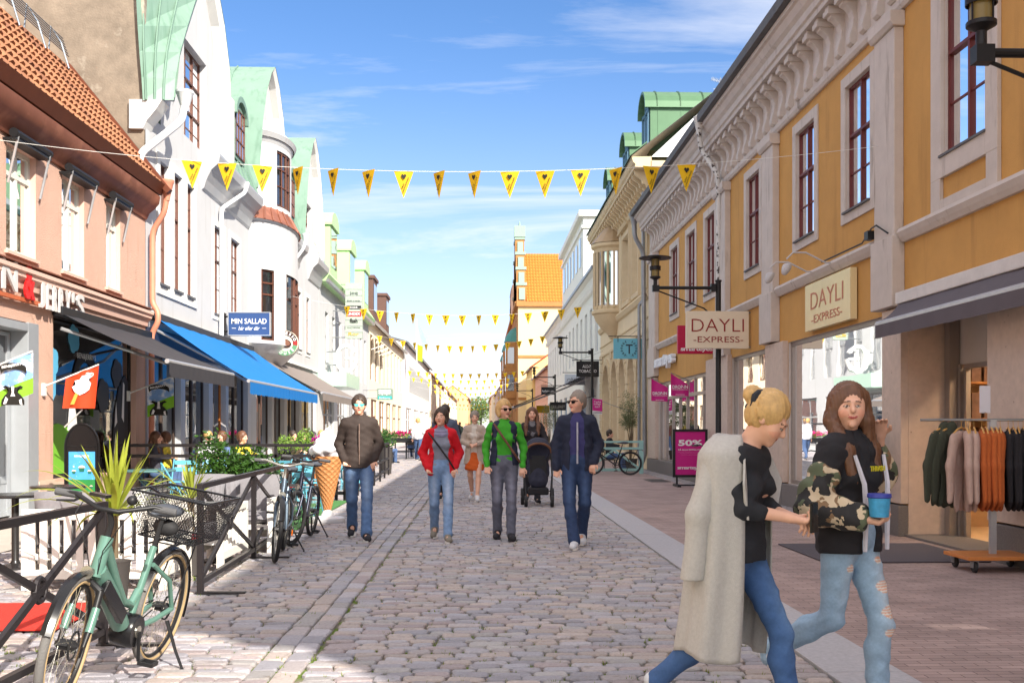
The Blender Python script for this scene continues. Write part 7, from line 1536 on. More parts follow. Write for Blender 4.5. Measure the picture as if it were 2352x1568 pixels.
def basket(t):
    m = MB(); x0, x1, y0, y1, zb, zt = -.30, .12, -.17, .17, .76, 1.02; ex = .06
    def crn(u, v, z): f = (z-zb)/(zt-zb)*ex; return (x0-f+(x1-x0+2*f)*u, y0-f+(y1-y0+2*f)*v, z)
    for z, r in ((zt, .008), (zb, .005)): m.tube([crn(u, v, z) for u, v in ((0, 0), (.3, 0), (.7, 0), (1, 0), (1, .5), (1, 1), (.7, 1), (.3, 1), (0, 1), (0, .5))], r, 6, closed=True)
    for (a, b) in (((0, 0), (1, 0)), ((1, 0), (1, 1)), ((1, 1), (0, 1)), ((0, 1), (0, 0))):
        n = 30 if a[1] == b[1] else 24
        for s in (1, -1):
            for i in range(-n//3, n+n//3):
                u0 = i/n; u1 = u0+s*.32
                p0, p1 = (u0, 0), (u1, 1)
                def cl(p, q): # clip to 0..1 in u
                    (ua, za), (ub, zb_) = p, q
                    if ua > ub: ua, za, ub, zb_ = ub, zb_, ua, za
                    if ub < 0 or ua > 1: return None
                    if ua < 0: za += (zb_-za)*(0-ua)/(ub-ua); ua = 0
                    if ub > 1: zb_ -= (zb_-za)*(ub-1)/(ub-ua); ub = 1
                    return (ua, za), (ub, zb_)
                c = cl(p0, p1)
                if c: m.tube([crn(a[0]+(b[0]-a[0])*q[0], a[1]+(b[1]-a[1])*q[0], zb+(zt-zb)*q[1]) for q in c], .0016, 3, cap=False)
    for i in range(14): m.tube([crn(i/13, 0, zb), crn(i/13, 1, zb)], .002, 3); m.tube([crn(0, i/13, zb), crn(1, i/13, zb)], .002, 3)
    m.tube([crn(.55, 0, zt), (-.02, -.14, 1.0), (-.02, .14, 1.0), crn(.55, 1, zt)], .007, 6); m.build('basket', MATS['gloss_black'], t)
    s = SD(); s.ell((.15, 0, .84), (.05, .075, .05)); sdobj('saddle_bag', s, rubber, t, h=.008, world=False)
mint = M('mint_frame_paint', srgb(92, 128, 116), .3, .1, var=.04)
def place(t, rear, front, lean=-7):
    h = atan2(front[1]-rear[1], front[0]-rear[0]); t.location = (rear[0], rear[1], .004); t.rotation_euler = (radians(lean), 0, h)
tan_ = M('tan_sidewall', srgb(166, 142, 104), .7, var=.08)
b1 = bike('electric_bicycle', 'mint green electric bicycle with wire basket and tan tyres, parked in front', mint, 'ebike', tyres=[M('grey_rubber', srgb(104, 102, 100), .75, var=.1, bump=.5, bs=120), tan_], steer=radians(9), R_=.345); basket(b1); place(b1, (-1.97, 6.29), (-2.10, 5.20), -11)
b2 = bike('city_bicycle', 'grey blue bicycle with swept silver handlebar leaning by the railing', M('greyblue_paint', srgb(84, 98, 112), .3, .4, var=.05), 'city', steer=radians(10), hb=steel); place(b2, (-2.26, 12.0), (-2.15, 10.95), -6)
b3 = bike('mountain_bicycle', 'dark mountain bicycle with orange reflectors behind the grey blue one', M('darkblue_paint', srgb(36, 40, 56), .3, .4, var=.05), 'mtb', R_=.33, steer=radians(-12)); place(b3, (-2.20, 13.55), (-2.25, 12.5), -6)
for wv in ((-.0, .2), (1.1, .2)): m = MB(); m.box(wv[0]-.008, wv[0]+.008, -.006, .006, .12, .2); m.build('reflector', M('reflector_orange', srgb(230, 110, 20), .3, var=0), b3)
b4 = bike('black_bicycle', 'black city bicycle standing by the pale green railing', black, 'city'); place(b4, (4.35, 30.4), (3.25, 30.6), 4)
b5 = bike('black_bicycle', 'black bicycle leaning behind the magenta pavement sign', black, 'city', steer=.3); place(b5, (5.28, 23.5), (4.98, 22.45), 5)
# pale green railing and chairs on the right
mg = M('mint_rail', srgb(150, 190, 184), .6, var=.06); t = thing('terrace_railing', 'pale green wooden railing by the cream building', 'railing', (4.8, 31.4, 0))
for x in (4.83, 3.2): m = MB(); m.box(x-.06, x+.06, 31.34, 31.46, 0, 1.0); m.build('post', mg, t, bevel=.005)
m = MB(); m.box(3.26, 4.77, 31.37, 31.43, .93, .99); m.box(3.26, 4.77, 31.37, 31.43, .72, .80); m.box(3.26, 4.77, 31.37, 31.43, .08, .16); m.bar((3.26, 31.405, .16), (4.0, 31.405, .72), .03, .06); m.bar((4.0, 31.39, .72), (4.77, 31.39, .16), .03, .06); m.build('rails', mg, t)
# clothes racks ---------------------------------------------------------------
wv = M('rack_wood', srgb(190, 118, 60), .5, var=.12, vs=8); hang = M('hanger_wood', srgb(206, 158, 88), .5, var=.1)
def rack(x0, x1, y0, y1, zr, label, pole=True):
    cx, cy = (x0+x1)/2, (y0+y1)/2; t = thing('clothes_rack', label, 'clothes rack', (cx, cy, 0))
    m = MB(); m.box(x0, x1, y0, y1, .125, .16); m.build('base_board', wv, t, bevel=.004)
    for x in (x0+.09, x1-.09):
        for y in (y0+.07, y1-.07):
            m = MB(); m.lathe([(0, -.018), (.045, -.018), (.055, -.01), (.055, .01), (.045, .018), (0, .018)], (0, 0, 0), 16); m.xf(lambda a, b, c: (x+c, y+a, .056+b)); c_ = m.build('castor', rubber, t, smooth=True); m = MB(); m.box(x-.03, x-.022, y-.03, y+.03, .05, .125); m.box(x+.022, x+.03, y-.03, y+.03, .05, .125); m.box(x-.03, x+.03, y-.03, y+.03, .112, .124); m.build('fork', zinc, c_)
    m = MB(); m.box(cx-.03, cx+.03, cy-.02, cy+.02, .16, zr); m.build('pole', M('rack_grey', srgb(176, 176, 180), .4, .5, var=.03), t); m = MB(); m.tube([(x0-.35, cy, zr), (x1+.35, cy, zr)], .014, 8); m.build('rail', zinc, t)
    return t
def sweater0(mat, nm, w_=.24, L=.66, turtle=False, seed=0):
    t = thing('sweater', 'knitted sweater', 'sweater', (0, 0, 0)); s = SD(); z1 = -.13
    s.chain([(0, 0, z1-.04), (0, 0, z1-.3), (0, .0, z1-L)], [w_*.8, w_*.88, w_*.95], .03, (1, .12, .3)); s.cap((-w_*.55, 0, z1-.02), (w_*.55, 0, z1-.02), .055, .055, .05, (1, .7, 1))
    for q in (-1, 1): s.chain([(q*w_*.75, 0, z1-.05), (q*(w_+.03), .01, z1-.3), (q*(w_+.05), 0, z1-.62)], [.075, .06, .042], .02, (1, .6, 1))
    if turtle: s.cap((0, 0, z1), (0, 0, z1+.07), .075, .07, .03, (1, .7, 1))
    R_ = random.Random(seed); ph = [R_.uniform(0, 6) for _ in range(3)]
    sdobj('knit', s, mat, t, h=.013, world=False, noise=lambda X, Y, Z: -.007*(1-np.abs(np.sin(X*15+ph[0]+1.1*np.sin(Z*4))))**3+.004*np.abs(np.sin(X*29+Z*4+ph[1])))
    m = MB(); m.tube([(-.2, 0, -.115), (-.1, 0, -.07), (0, 0, -.05), (.1, 0, -.07), (.2, 0, -.115)], .009, 6); m.tube([(0, 0, -.05), (0, 0, -.01), (.018, 0, .01), (0, 0, .025), (-.015, 0, .01)], .003, 4); m.build('hanger', hang, t, world=False); return t
ra = rack(4.68, 5.42, 9.9, 10.45, 1.48, 'clothes rack on a wooden wheeled base full of sweaters before the entrance')
sw = {'dark green': M('knit_green', srgb(62, 66, 54), .95, var=.1, vs=30, bump=.6, bs=220), 'beige': M('knit_beige', srgb(190, 162, 150), .95, var=.08, vs=30, bump=.6, bs=220), 'rust orange': M('knit_rust', srgb(186, 96, 46), .95, var=.08, vs=30, bump=.6, bs=220), 'black': M('knit_black', srgb(40, 38, 42), .95, var=.1, vs=30, bump=.6, bs=220)}
ordn = ('first', 'second', 'third', 'fourth', 'fifth'); px_ = {}; x = 4.56
for cn, n_, dx in (('dark green', 2, .07), ('beige', 4, .042), ('rust orange', 5, .046), ('black', 5, .05)):
    p0 = None
    for i in range(n_):
        if p0 is None: p0 = sweater0(sw[cn], cn, turtle=cn == 'dark green', w_=.23, L=.64 if cn == 'dark green' else .68, seed=n_); c = p0
        else: c = copytree(p0)
        c.location = (x, 10.17, 1.455); c.rotation_euler = (0, radians(random.uniform(-2, 2)), radians(random.uniform(-6, 6)+(34 if cn == 'dark green' else 50 if cn == 'beige' and i < 1 else 70))); x += dx
        c['label'] = '%s %s sweater from the left on the rack before the entrance' % (ordn[i], cn); c['group'] = cn+' sweaters on the near rack'
    x += .035
rb = rack(4.75, 5.15, 13.55, 13.95, 1.45, 'second clothes rack on a wheeled wooden base beside the stone pier')
x = 4.72; k = 0
for cn, mt_ in (('grey', M('knit_grey', srgb(150, 150, 156), .95, var=.1)), ('white', M('knit_white', srgb(210, 206, 206), .95, var=.06)), ('pink', M('knit_pink', srgb(206, 170, 170), .95, var=.06)), ('black short', sw['black'])):
    c = sweater0(mt_, cn, L=.5, seed=k+9); c.location = (x, 13.75, 1.43); c.rotation_euler = (0, 0, radians(66)); c['label'] = cn+' garment on the farther clothes rack by the stone pier'; c['group'] = 'garments on the farther rack'; x += .12; k += 1
m = MB(); m.box(3.55, 5.3, 10.7, 12.4, .004, .018); o = m.build('door_mat', M('mat_grey', srgb(84, 78, 84), .95, var=.1, vs=60, bump=.5, bs=400), bevel=.004); tag(o, 'long dark grey door mat before the clothes shop entrance', 'mat')
# wall ad and menu on the left terrace edge
t = thing('timber_bench_screen', 'low wooden screen with burnt lettering on the far terrace', 'screen', (-3.3, 24.2, .9)); m = MB(); m.box(-3.9, -2.75, 24.2, 24.25, .88, 1.02); m.build('board', wv, t); text('ASPAKS', (-3.3, 24.19, .95), EX, EZ, .07, M('burnt', srgb(120, 70, 34), .8), t, w=.6)
m = MB(); m.box(-3.85, -3.8, 24.2, 24.25, 0, .88); m.box(-2.85, -2.8, 24.2, 24.25, 0, .88); m.build('post', wv, t)

t = thing('paper_sign', 'blank white paper notice hanging over the sweater rack', 'notice', (4.95, 10.3, 1.6)); m = MB(); m.box(4.98, 5.09, 10.3, 10.303, 1.55, 1.82); m.build('sheet', M('paper', srgb(220, 218, 226), .7, var=0), t); m = MB(); m.tube([(5.035, 10.3, 1.49), (5.035, 10.3, 1.56)], .003, 4); m.build('clip', black, t)
# ================================================================ PEOPLE
def rot(yaw, pitch): return Matrix.Rotation(yaw, 3, 'Z') @ Matrix.Rotation(pitch, 3, 'X')
WALK = dict(lL=((.095, -.15, .52), (.085, -.30, .10)), lR=((-.09, .03, .49), (-.085, .30, .15)), aL=((.235, .06, 1.17), (.22, -.03, .92)), aR=((-.235, .04, 1.17), (-.22, -.10, .93)), head=(0, 0))
POCK = dict(aL=((.25, .10, 1.17), (.18, -.05, .97)), aR=((-.25, .10, 1.17), (-.18, -.05, .97)))
SIT = dict(lL=((.12, -.42, .50), (.12, -.46, .08)), lR=((-.12, -.42, .50), (-.12, -.40, .08)), aL=((.24, -.06, .82), (.12, -.30, .80)), aR=((-.24, -.06, .82), (-.12, -.30, .80)), head=(0, .1), sit=True)
skinm = M('skin', (.5, .3, .2), .5, var=.05, vs=12, attr='Col'); skin_c = np.array(srgb(222, 172, 146))
def fig(label, x, y, rz, H=1.75, pose={}, top=None, under=None, legs=None, shoes=None, hair=None, hs='short', h=.010, topk='jacket', off=.018, hem=.88, opn=.0, sleeve=1.0, female=False, glasses=None, group=None, z0=.004, skirt=None, jeans=False, extra=None, skincol=None, name='person', legoff=.016, noise_a=.006, uhem=.92):
    P = dict(WALK); P.update(pose); t = thing(name, label, 'person', (0, 0, 0), group=group)
    dz = -.46 if P.get('sit') else 0; sh = .15 if female else .166; hipx = .088
    up = lambda q: (q[0], q[1], q[2]+dz)
    SL, SR = (sh, .0, 1.43+dz), (-sh, .0, 1.43+dz); HL, HR = (hipx, 0, .93+dz), (-hipx, 0, .93+dz)
    yaw, pit = P['head'][:2]; fwd = P.get('lean', 0); RH = rot(yaw, pit); NK = Vector((0, .0-fwd, 1.50+dz))
    def hd(p): return tuple(NK+RH @ (Vector(p)+Vector((0, 0, dz))-Vector((0, 0, 1.50+dz))))
    def torso(s, o, zt, zb, k=.05):
        if zb < 1.0+dz: s.ell((0, .005, .965+dz), (.165+o, .115+o, .12+o), k)
        s.cap((0, .0, max(zb, 1.02+dz)), (0, -.0, 1.17+dz), .135+o, .125+o if female else .14+o, k, (1, .74, 1))
        s.cap((0, -.0, 1.19+dz), (0, -fwd*.6, 1.36+dz), (.132 if female else .148)+o, (.136 if female else .157)+o, k, (1, .70, 1))
        s.cap((-sh+.045, -fwd*.8, 1.42+dz), (sh-.045, -fwd*.8, 1.42+dz), .062+o, None, k)
        if female: [s.ell((q*.07, -.085-fwd*.5, 1.28+dz), (.06+o*.6, .05+o*.6, .06), .04) for q in (-1, 1)]
    def hand(s, w, e, side, curl=.7):
        w = Vector(w); d = (w-Vector(e)).normalized(); lat = d.cross(Vector((0, 0, 1)));
        if lat.length < .2: lat = Vector((0, -1, 0))
        lat.normalize(); nrm = d.cross(lat).normalized()*(1 if side > 0 else -1)
        if P.get('palm'): nrm = Vector(P['palm']).normalized(); lat = d.cross(nrm).normalized()
        for q in (-.022, 0, .022): s.cap(w+lat*q*.6, w+d*.075+lat*q, .019, .016, .014)
        for i, (q, L) in enumerate(((-.032, .062), (-.011, .075), (.011, .07), (.031, .055))):
            a = w+d*.08+lat*q; c = curl*(.8+.12*i); b = a+(d*cos(c)+nrm*sin(c))*L*.5; e_ = b+(d*cos(c*2.1)+nrm*sin(c*2.1))*L*.5; s.cap(a, b, .0095, .0088, .004); s.cap(b, e_, .0088, .0075, .003)
        a = w+d*.02-lat*.025; b = a-lat*.028+d*.03+nrm*.012; s.cap(a, b, .013, .0105, .01); s.cap(b, b+d*.03+nrm*.012, .0105, .009, .004)
    # body: one skin surface
    s = SD(); torso(s, 0, 1.5, .8)
    s.cap((0, .02-fwd*.9, 1.45+dz), hd((0, .01, 1.58)), .056, .05, .03)
    s.ell(hd((0, .005, 1.665)), (.073, .093, .102), .02); s.ell(hd((0, -.036, 1.603)), (.048, .060, .074), .03); s.cap(hd((-.03, -.06, 1.62)), hd((.03, -.06, 1.62)), .032, None, .03)
    s.cap(hd((0, -.090, 1.662)), hd((0, -.112, 1.628)), .009, .014, .012); s.cap(hd((-.03, -.086, 1.675)), hd((.03, -.086, 1.675)), .012, None, .012)
    s.cap(hd((-.016, -.092, 1.594)), hd((.016, -.092, 1.594)), .008, None, .006); s.ell(hd((0, -.082, 1.555)), (.02, .018, .018), .015)
    for q in (-1, 1): s.ell(hd((q*.076, .01, 1.642)), (.011, .02, .03), .006); s.cap(hd((q*.03, -.102, 1.652)), hd((q*.03, -.104, 1.652)), .010, None, .006, op='s'); s.ell(hd((q*.03, -.083, 1.652)), (.0125, .0125, .0125), .002)
    for S_, (e, w_), q in ((SL, P['aL'], 1), (SR, P['aR'], -1)):
        s.chain([S_, e, w_], [.048, .038, .026], .03); hand(s, w_, e, q, P.get('curlL' if q > 0 else 'curlR', .6))
    for H_, (kn, an) in ((HL, P['lL']), (HR, P['lR'])): s.cap(H_, kn, .085, .052, .03); kc = tuple(Vector(kn)*.68+Vector(an)*.32+Vector((0, .018, 0))); s.chain([kn, kc, an], [.052, .052, .034], .03); s.cap(an, (an[0], an[1]-.1, an[2]-.05), .03, .025)
    RI = RH.transposed(); sc_ = np.array(srgb(*skincol)) if skincol else skin_c
    def col(V):
        L = (V-np.array(NK)) @ np.array(RI).T; L[:, 2] += 1.50; C_ = np.tile(sc_, (len(V), 1)); X, Y, Z = L[:, 0], L[:, 1], L[:, 2]; f = Y < -.05
        def put(mask, c): C_[mask] = np.array(srgb(*c))
        ch = f & (np.hypot(np.abs(X)-.045, Z-1.615) < .022); C_[ch] *= np.array([1.0, .86, .84])
        put(f & (np.abs(X) < .023) & (np.abs(Z-1.591-X*X*14) < .0062) & (Z > 1.45), (176, 84, 82)); put(f & (np.abs(np.abs(X)-.031) < .017) & (np.abs(Z-1.677+.12*(np.abs(X)-.03)) < .0036), (88, 62, 46))
        put(f & (np.hypot(np.abs(X)-.030, (Z-1.652)*2.2) < .015), (70, 52, 44)); put(f & (np.hypot(np.abs(X)-.030, (Z-1.651)*2.4) < .0115), (200, 188, 178)); put(f & (np.hypot(np.abs(X)-.030, Z-1.652) < .0058), (58, 44, 36)); return C_
    sdobj('body', s, skinm, t, h=.006 if h < .008 else min(h, .009), world=False, col=col)
    ph = random.uniform(0, 6); rd = lambda v: (1-np.abs(np.sin(v)))**2; nz = lambda a: (lambda X, Y, Z: a*(.5-1.0*rd(Z*13+np.sin(X*11+ph)*1.6+Y*9+ph)*(.5+.5*np.sin(X*23+Z*7+ph))-.9*rd(Z*24-X*17+Y*13+ph*2)*(.5+.5*np.sin(Z*11+Y*15+ph))-.7*rd(X*21+Y*17+Z*5+ph)*(.5+.5*np.sin(Z*16+ph*3))+.25*np.sin(Z*75+X*30+Y*25)))
    # trousers
    if legs:
        s = SD(); o = legoff; s.ell((0, .005, .965+dz), (.165+o*.7, .115+o*.7, .12), .05); s.cap((0, 0, 1.0+dz), (0, 0, 1.06+dz), .145+o, .138+o, .04, (1, .76, 1))
        for H_, (kn, an) in ((HL, P['lL']), (HR, P['lR'])):
            kc = tuple(Vector(kn)*.66+Vector(an)*.34+Vector((0, .018, 0))); ae = tuple(Vector(an)+(Vector(kn)-Vector(an)).normalized()*.0); s.cap(H_, kn, (.084 if female else .088)+o, (.048 if female else .054)+o, .03); s.chain([kn, kc, ae], [(.048 if female else .054)+o, .052+o, (.042 if female else .052)+o], .03); s.cap(ae, (ae[0], ae[1]+.005, max(.075, ae[2]-.05)), (.042 if female else .052)+o, None, .02)
        s.cut((0, 0, 1.08+dz), (0, 0, 1)); lcol = None
        if jeans:
            def lcol(V):
                b = np.array(legs[1]); fr = np.clip((-V[:, 1]+.02)/.12+.2*np.sin(V[:, 2]*60)*.4, 0, 1)*np.clip(1-np.abs(V[:, 2]-.65-dz)/.3, 0, 1)*np.clip(1-np.abs(np.abs(V[:, 0])-.09)/.06, 0, 1); n_ = .08*np.sin(V[:, 0]*80+V[:, 2]*30)*np.sin(V[:, 2]*50)
                c = b*(1+n_[:, None])*(1-fr[:, None]*.75)+np.array(legs[2])*fr[:, None]*.75
                for (rx, ry, rz_, rr) in (legs[3] if len(legs) > 3 else []):
                    m_ = (V[:, 1] < ry) & (np.hypot(V[:, 0]-rx, (V[:, 2]-rz_)*1.5) < rr); st_ = np.sin(V[:, 2]*420) > .35; c[m_] = np.where(st_[m_][:, None], np.array(srgb(226, 226, 222)), sc_)
                return c
        sdobj('trousers', s, legs[0] if jeans else legs, t, h=h, noise=nz(noise_a), world=False, col=lcol)
    if shoes:
        for (kn, an), q in ((P['lL'], 1), (P['lR'], -1)):
            s = SD(); pt = max(0, an[2]-.10)*1.2; toe = (an[0]+q*.02, an[1]-.15, max(.035, an[2]-.075-pt*.6)); heel = (an[0], an[1]+.03, max(.04, an[2]-.055+pt*.3)); s.cap(heel, toe, .047, .042, .02, (1, 1, .9)); s.cap((an[0], an[1], an[2]-.01), (an[0], an[1]-.05, an[2]-.04), .048, .044, .02); s.cut((0, 0, min(heel[2], toe[2])-.036), (0, 0, -1)) if an[2] < .12 else None
            sh_ = sdobj('shoe', s, shoes[0], t, h=.007, world=False); m = MB(); m.prism([(heel[0]+a, heel[1]+b, heel[2]-.038+(0 if b > -.1 else (toe[2]-heel[2]))) for a, b in ((-.036, .02), (-.02, .045), (.02, .045), (.036, .02), (.042, -.16), (.02, -.215), (-.02, -.215), (-.042, -.16))], (0, 0, .018)); m.build('sole', shoes[1], sh_, world=False)
    if skirt: s = SD(); s.cap((0, 0, 1.05), (0, -.02, .66), .14, .20, .03, (1, .8, 1)); s.cut((0, 0, .60), (0, 0, -1)); s.cut((0, 0, 1.08), (0, 0, 1)); sdobj('skirt', s, skirt, t, h=h, noise=nz(.01), world=False)
    if under: s = SD(); torso(s, .014, 1.5, .8); s.cap((0, .01-fwd*.8, 1.42+dz), (0, .008-fwd*.8, 1.50+dz), .07, .064, .03); s.cut((0, 0, uhem+dz), (0, 0, -1)); sdobj('shirt', s, under, t, h=h, noise=nz(.004), world=False)
    if top:
        s = SD(); o = off; torso(s, o, 1.5, .8)
        if hem < .86+dz: s.cap((0, 0, .98+dz), (0, .02, hem), .165+o, .20+o*1.6, .04, (1, .78, 1))
        else: s.cap((0, 0, 1.05+dz), (0, .0, hem+.02), .155+o, .165+o, .04, (1, .78, 1))
        if topk != 'vest':
            for S_, (e, w_) in ((SL, P['aL']), (SR, P['aR'])):
                e = Vector(e); w2 = e+(Vector(w_)-e)*sleeve; s.chain([S_, e, w2], [.052+o*.9, .045+o*.9, .037+o*.8], .035)
        else:
            for q in (-1, 1): s.cap((q*(sh+.03), 0, 1.46+dz), (q*(sh+.035), 0, 1.2+dz), .052, .03, .01, op='s')
        if topk in ('jacket', 'hood'): s.cap((0, .03-fwd*.9, 1.44+dz), (0, .02-fwd*.9, 1.525+dz), .085, .078, .03)
        if opn > 0: s.cap((0, -.20-fwd*.7, 1.56+dz), (0, -.22, hem-.1), opn, opn*1.25, .01, (1, 1.6, 1), op='s'); s.cap((0, -.08-fwd, 1.62+dz), (0, -.12-fwd, 1.48+dz), .065, None, .01, op='s')
        s.cut((0, 0, hem), (0, 0, -1)); 
        if not (hs and P.get('nocollar')): s.cap(hd((0, -.03, 1.64)), hd((0, 0, 1.7)), .115, None, .01, op='s')
        ty = sdobj('jacket' if topk == 'jacket' else 'vest' if topk == 'vest' else 'coat' if topk == 'coat' else 'sweater', s, top, t, h=h, noise=nz(noise_a*1.15), world=False)
    if hair:
        s = SD(); nh = lambda X, Y, Z: -.002+.003*np.sin(X*170+Y*110+np.sin(Z*20)*2.5)+.002*np.sin(X*330-Y*230+Z*30)+.003*np.sin(Z*16+X*30)
        s.ell(hd((0, .024, 1.690)), (.091, .106, .104), .02)
        if hs == 'short': s.ell(hd((0, .05, 1.64)), (.078, .07, .08), .02)
        if hs == 'bob': s.ell(hd((0, .045, 1.64)), (.092, .085, .10), .02); [s.cap(hd((q*.075, .015, 1.68)), hd((q*.078, -.005, 1.58)), .03, .024, .02) for q in (-1, 1)]
        if hs == 'long':
            for q in (-1, 1): s.chain([hd((q*.07, .01, 1.70)), hd((q*.09, .0, 1.58)), (q*.115, -.06-fwd, 1.42+dz), (q*.11, -.105-fwd, 1.27+dz)], [.035, .036, .042, .025], .03)
            s.chain([hd((0, .06, 1.66)), hd((0, .085, 1.54)), (0, .12-fwd, 1.36+dz)], [.085, .08, .05], .03, (1.1, .7, 1))
        if hs == 'bun': s.ell(hd((0, .045, 1.645)), (.075, .075, .08), .02); s.ell(hd((0, .135, 1.70)), (.048, .045, .045), .01)
        s.cap(hd((0, -.085, 1.60)), hd((0, -.082, 1.655)), .060, .052, .012, op='s')
        sdobj('hair', s, hair, t, h=.0055 if h < .008 else min(h, .009), noise=nh, world=False)
        if hs == 'bun': m = MB(); m.tube([hd((.05*cos(a), .10+.012*sin(3*a), 1.69+.05*sin(a))) for a in [2*pi*i/16 for i in range(16)]], .02, 8, closed=True); m.build('scrunchie', M('scrunchie', srgb(40, 44, 52), .8, var=.2), t, smooth=True, world=False)
    if glasses:
        m = MB()
        for q in (-1, 1): m.prism([hd((q*.031+a, -.108+abs(a+q*.02)*.2, 1.653+b)) for a, b in ((-.026, -.004), (-.018, -.02), (.012, -.02), (.026, -.004), (.026, .014), (-.026, .014))], tuple(RH @ Vector((0, .006, 0)))); m.bar(hd((q*.058, -.098, 1.66)), hd((q*.08, .0, 1.66)), .004, .008)
        m.build('sunglasses', glasses, t, world=False)
    if extra: extra(t, hd, dz)
    t.location = (x, y, z0); t.rotation_euler = (0, 0, rz); t.scale = (H/1.75,)*3; return t
def fab(nm, c, rough=.8, **k): return M(nm, srgb(*c), rough, var=k.pop('var', .10), vs=k.pop('vs', 14), bump=k.pop('bump', .35), bs=260, **k)
denim = M('denim', (.1, .2, .4), .85, var=.12, vs=60, attr='Col', bump=.3, bs=400)
def DN(a, b, rips=None): return [denim, srgb(*a), srgb(*b)]+([rips] if rips else [])
rub_w = M('sole_white', srgb(214, 210, 204), .6, var=.05); shoe_d = fab('shoe_dark', (44, 44, 50)); shoe_w = fab('shoe_white', (206, 208, 212)); shoe_g = fab('shoe_grey', (130, 124, 112))
h_dark = M('hair_dark', srgb(62, 50, 42), .5, var=.25, vs=30); h_br = M('hair_brown', srgb(104, 70, 50), .45, var=.3, vs=30); h_bl = M('hair_blonde', srgb(198, 160, 104), .45, var=.25, vs=30); h_gr = M('hair_grey', srgb(136, 126, 116), .6, var=.25, vs=30)
shades = M('dark_glasses', srgb(24, 24, 28), .15, var=0)
def zipper(zt, zb, y=-.155, c=(150, 150, 156), w_=.012, x=0):
    def f(t, hd, dz): m = MB(); n = 12; m.tube([(x, y-.0-(.012 if 2 < i < 9 else 0), zt+(zb-zt)*i/n) for i in range(n+1)], w_, 6); m.build('zip', M('zip_%d' % c[0], srgb(*c), .5, var=0), t, world=False)
    return f
def gx(px, feet): return gnd(px, feet)
# brown jacket man
x, y = gx(825, 1236); fig('man in dark brown jacket and mirrored sunglasses beside the ice cream figure', x, y, .12, 1.78, POCK, top=fab('brown_jacket', (58, 48, 44)), legs=DN((84, 112, 152), (148, 170, 196)), jeans=True, shoes=(shoe_d, rub_w), hair=h_dark, hem=.87, glasses=M('mirror_teal', srgb(90, 190, 190), .15, .3, var=0), extra=zipper(1.42, .92, -.150, (120, 100, 90), .007))
# red jacket woman
def scarf(t, hd, dz):
    m = MB(); [m.tube([(r*cos(a), r*.85*sin(a)-.01, z+.018*sin(a)) for a in [2*pi*i/20 for i in range(20)]], q, 8, closed=True) for r, z, q in ((.085, 1.47, .032), (.095, 1.43, .034))]; m.build('scarf', fab('scarf_blue_grey', (140, 136, 164), var=.3), t, smooth=True, world=False); m = MB(); m.tube([(-.17, -.06, 1.44), (-.06, -.158, 1.3), (.1, -.162, 1.08), (.19, -.08, .93)], .012, 6); m.build('bag_strap', black, t, world=False)
x, y = gx(1013, 1239); fig('woman in a bright red jacket, grey scarf and light blue jeans', x, y, .05, 1.62, dict(POCK, head=(-.3, 0)), top=fab('red_jacket', (206, 16, 34)), under=fab('grey_sweater', (128, 132, 146)), legs=DN((120, 148, 184), (190, 204, 222)), jeans=True, shoes=(shoe_g, rub_w), hair=h_dark, hs='bob', opn=.11, hem=.86, female=True, extra=scarf)
# man behind
x, y = atY(1022, 0, 20)[0], 20; fig('man with short dark hair half hidden behind the woman in red', x, y, 0, 1.80, WALK, top=fab('slate_jacket', (84, 92, 112)), legs=fab('dark_trousers', (52, 54, 62)), shoes=(shoe_d, rub_w), hair=h_dark, h=.016)
# beige coat
x, y = gx(1090, 1149); fig('woman in a beige coat over an orange skirt walking with bare legs', x, y, -.1, 1.68, dict(WALK, aL=((.25, .0, 1.18), (.05, -.17, 1.12)), aR=((-.25, .0, 1.18), (-.04, -.19, 1.10)), head=(.2, .1)), top=fab('beige_coat', (186, 168, 152)), under=fab('cream_shirt', (206, 196, 184)), skirt=fab('orange_skirt', (206, 92, 30)), shoes=(shoe_w, rub_w), hair=h_gr, hs='short', topk='coat', opn=.07, hem=.72, female=True, h=.013)
# green
def gbag(t, hd, dz): m = MB(); m.tube([(-.13, -.05, 1.47), (-.03, -.165, 1.32), (.12, -.168, 1.1), (.2, -.06, .98)], .014, 6); m.build('bag_strap', M('strap_brown', srgb(110, 72, 56), .6), t, world=False)
x, y = gx(1158, 1238); ap = dict(WALK, aL=((.25, .04, 1.17), (.23, -.06, .92)), head=(.45, 0), lL=((.09, -.07, .50), (.085, -.12, .09)), lR=((-.09, -.04, .50), (-.085, .12, .11)))
def gsleeves(t, hd, dz):
    s = SD()
    for S_, (e, w_) in (((.165, 0, 1.43), ap['aL']), ((-.165, 0, 1.43), ap['aR'])): s.chain([S_, e, w_], [.058, .049, .037], .03)
    sdobj('sleeves', s, fab('green_sweater', (62, 158, 40)), t, h=.011, world=False, noise=lambda X, Y, Z: .005*np.sin(Z*60+X*20)); gbag(t, hd, dz)
fig('woman in a bright green jumper and navy padded vest with grey jeans', x, y, .0, 1.72, ap, top=fab('navy_vest', (36, 40, 62)), under=fab('green_sweater', (62, 158, 40)), legs=DN((96, 98, 112), (150, 150, 166)), jeans=True, shoes=(shoe_d, shoe_d), hair=h_bl, hs='bob', topk='vest', opn=.10, hem=.94, female=True, glasses=shades, extra=gsleeves, noise_a=.007)
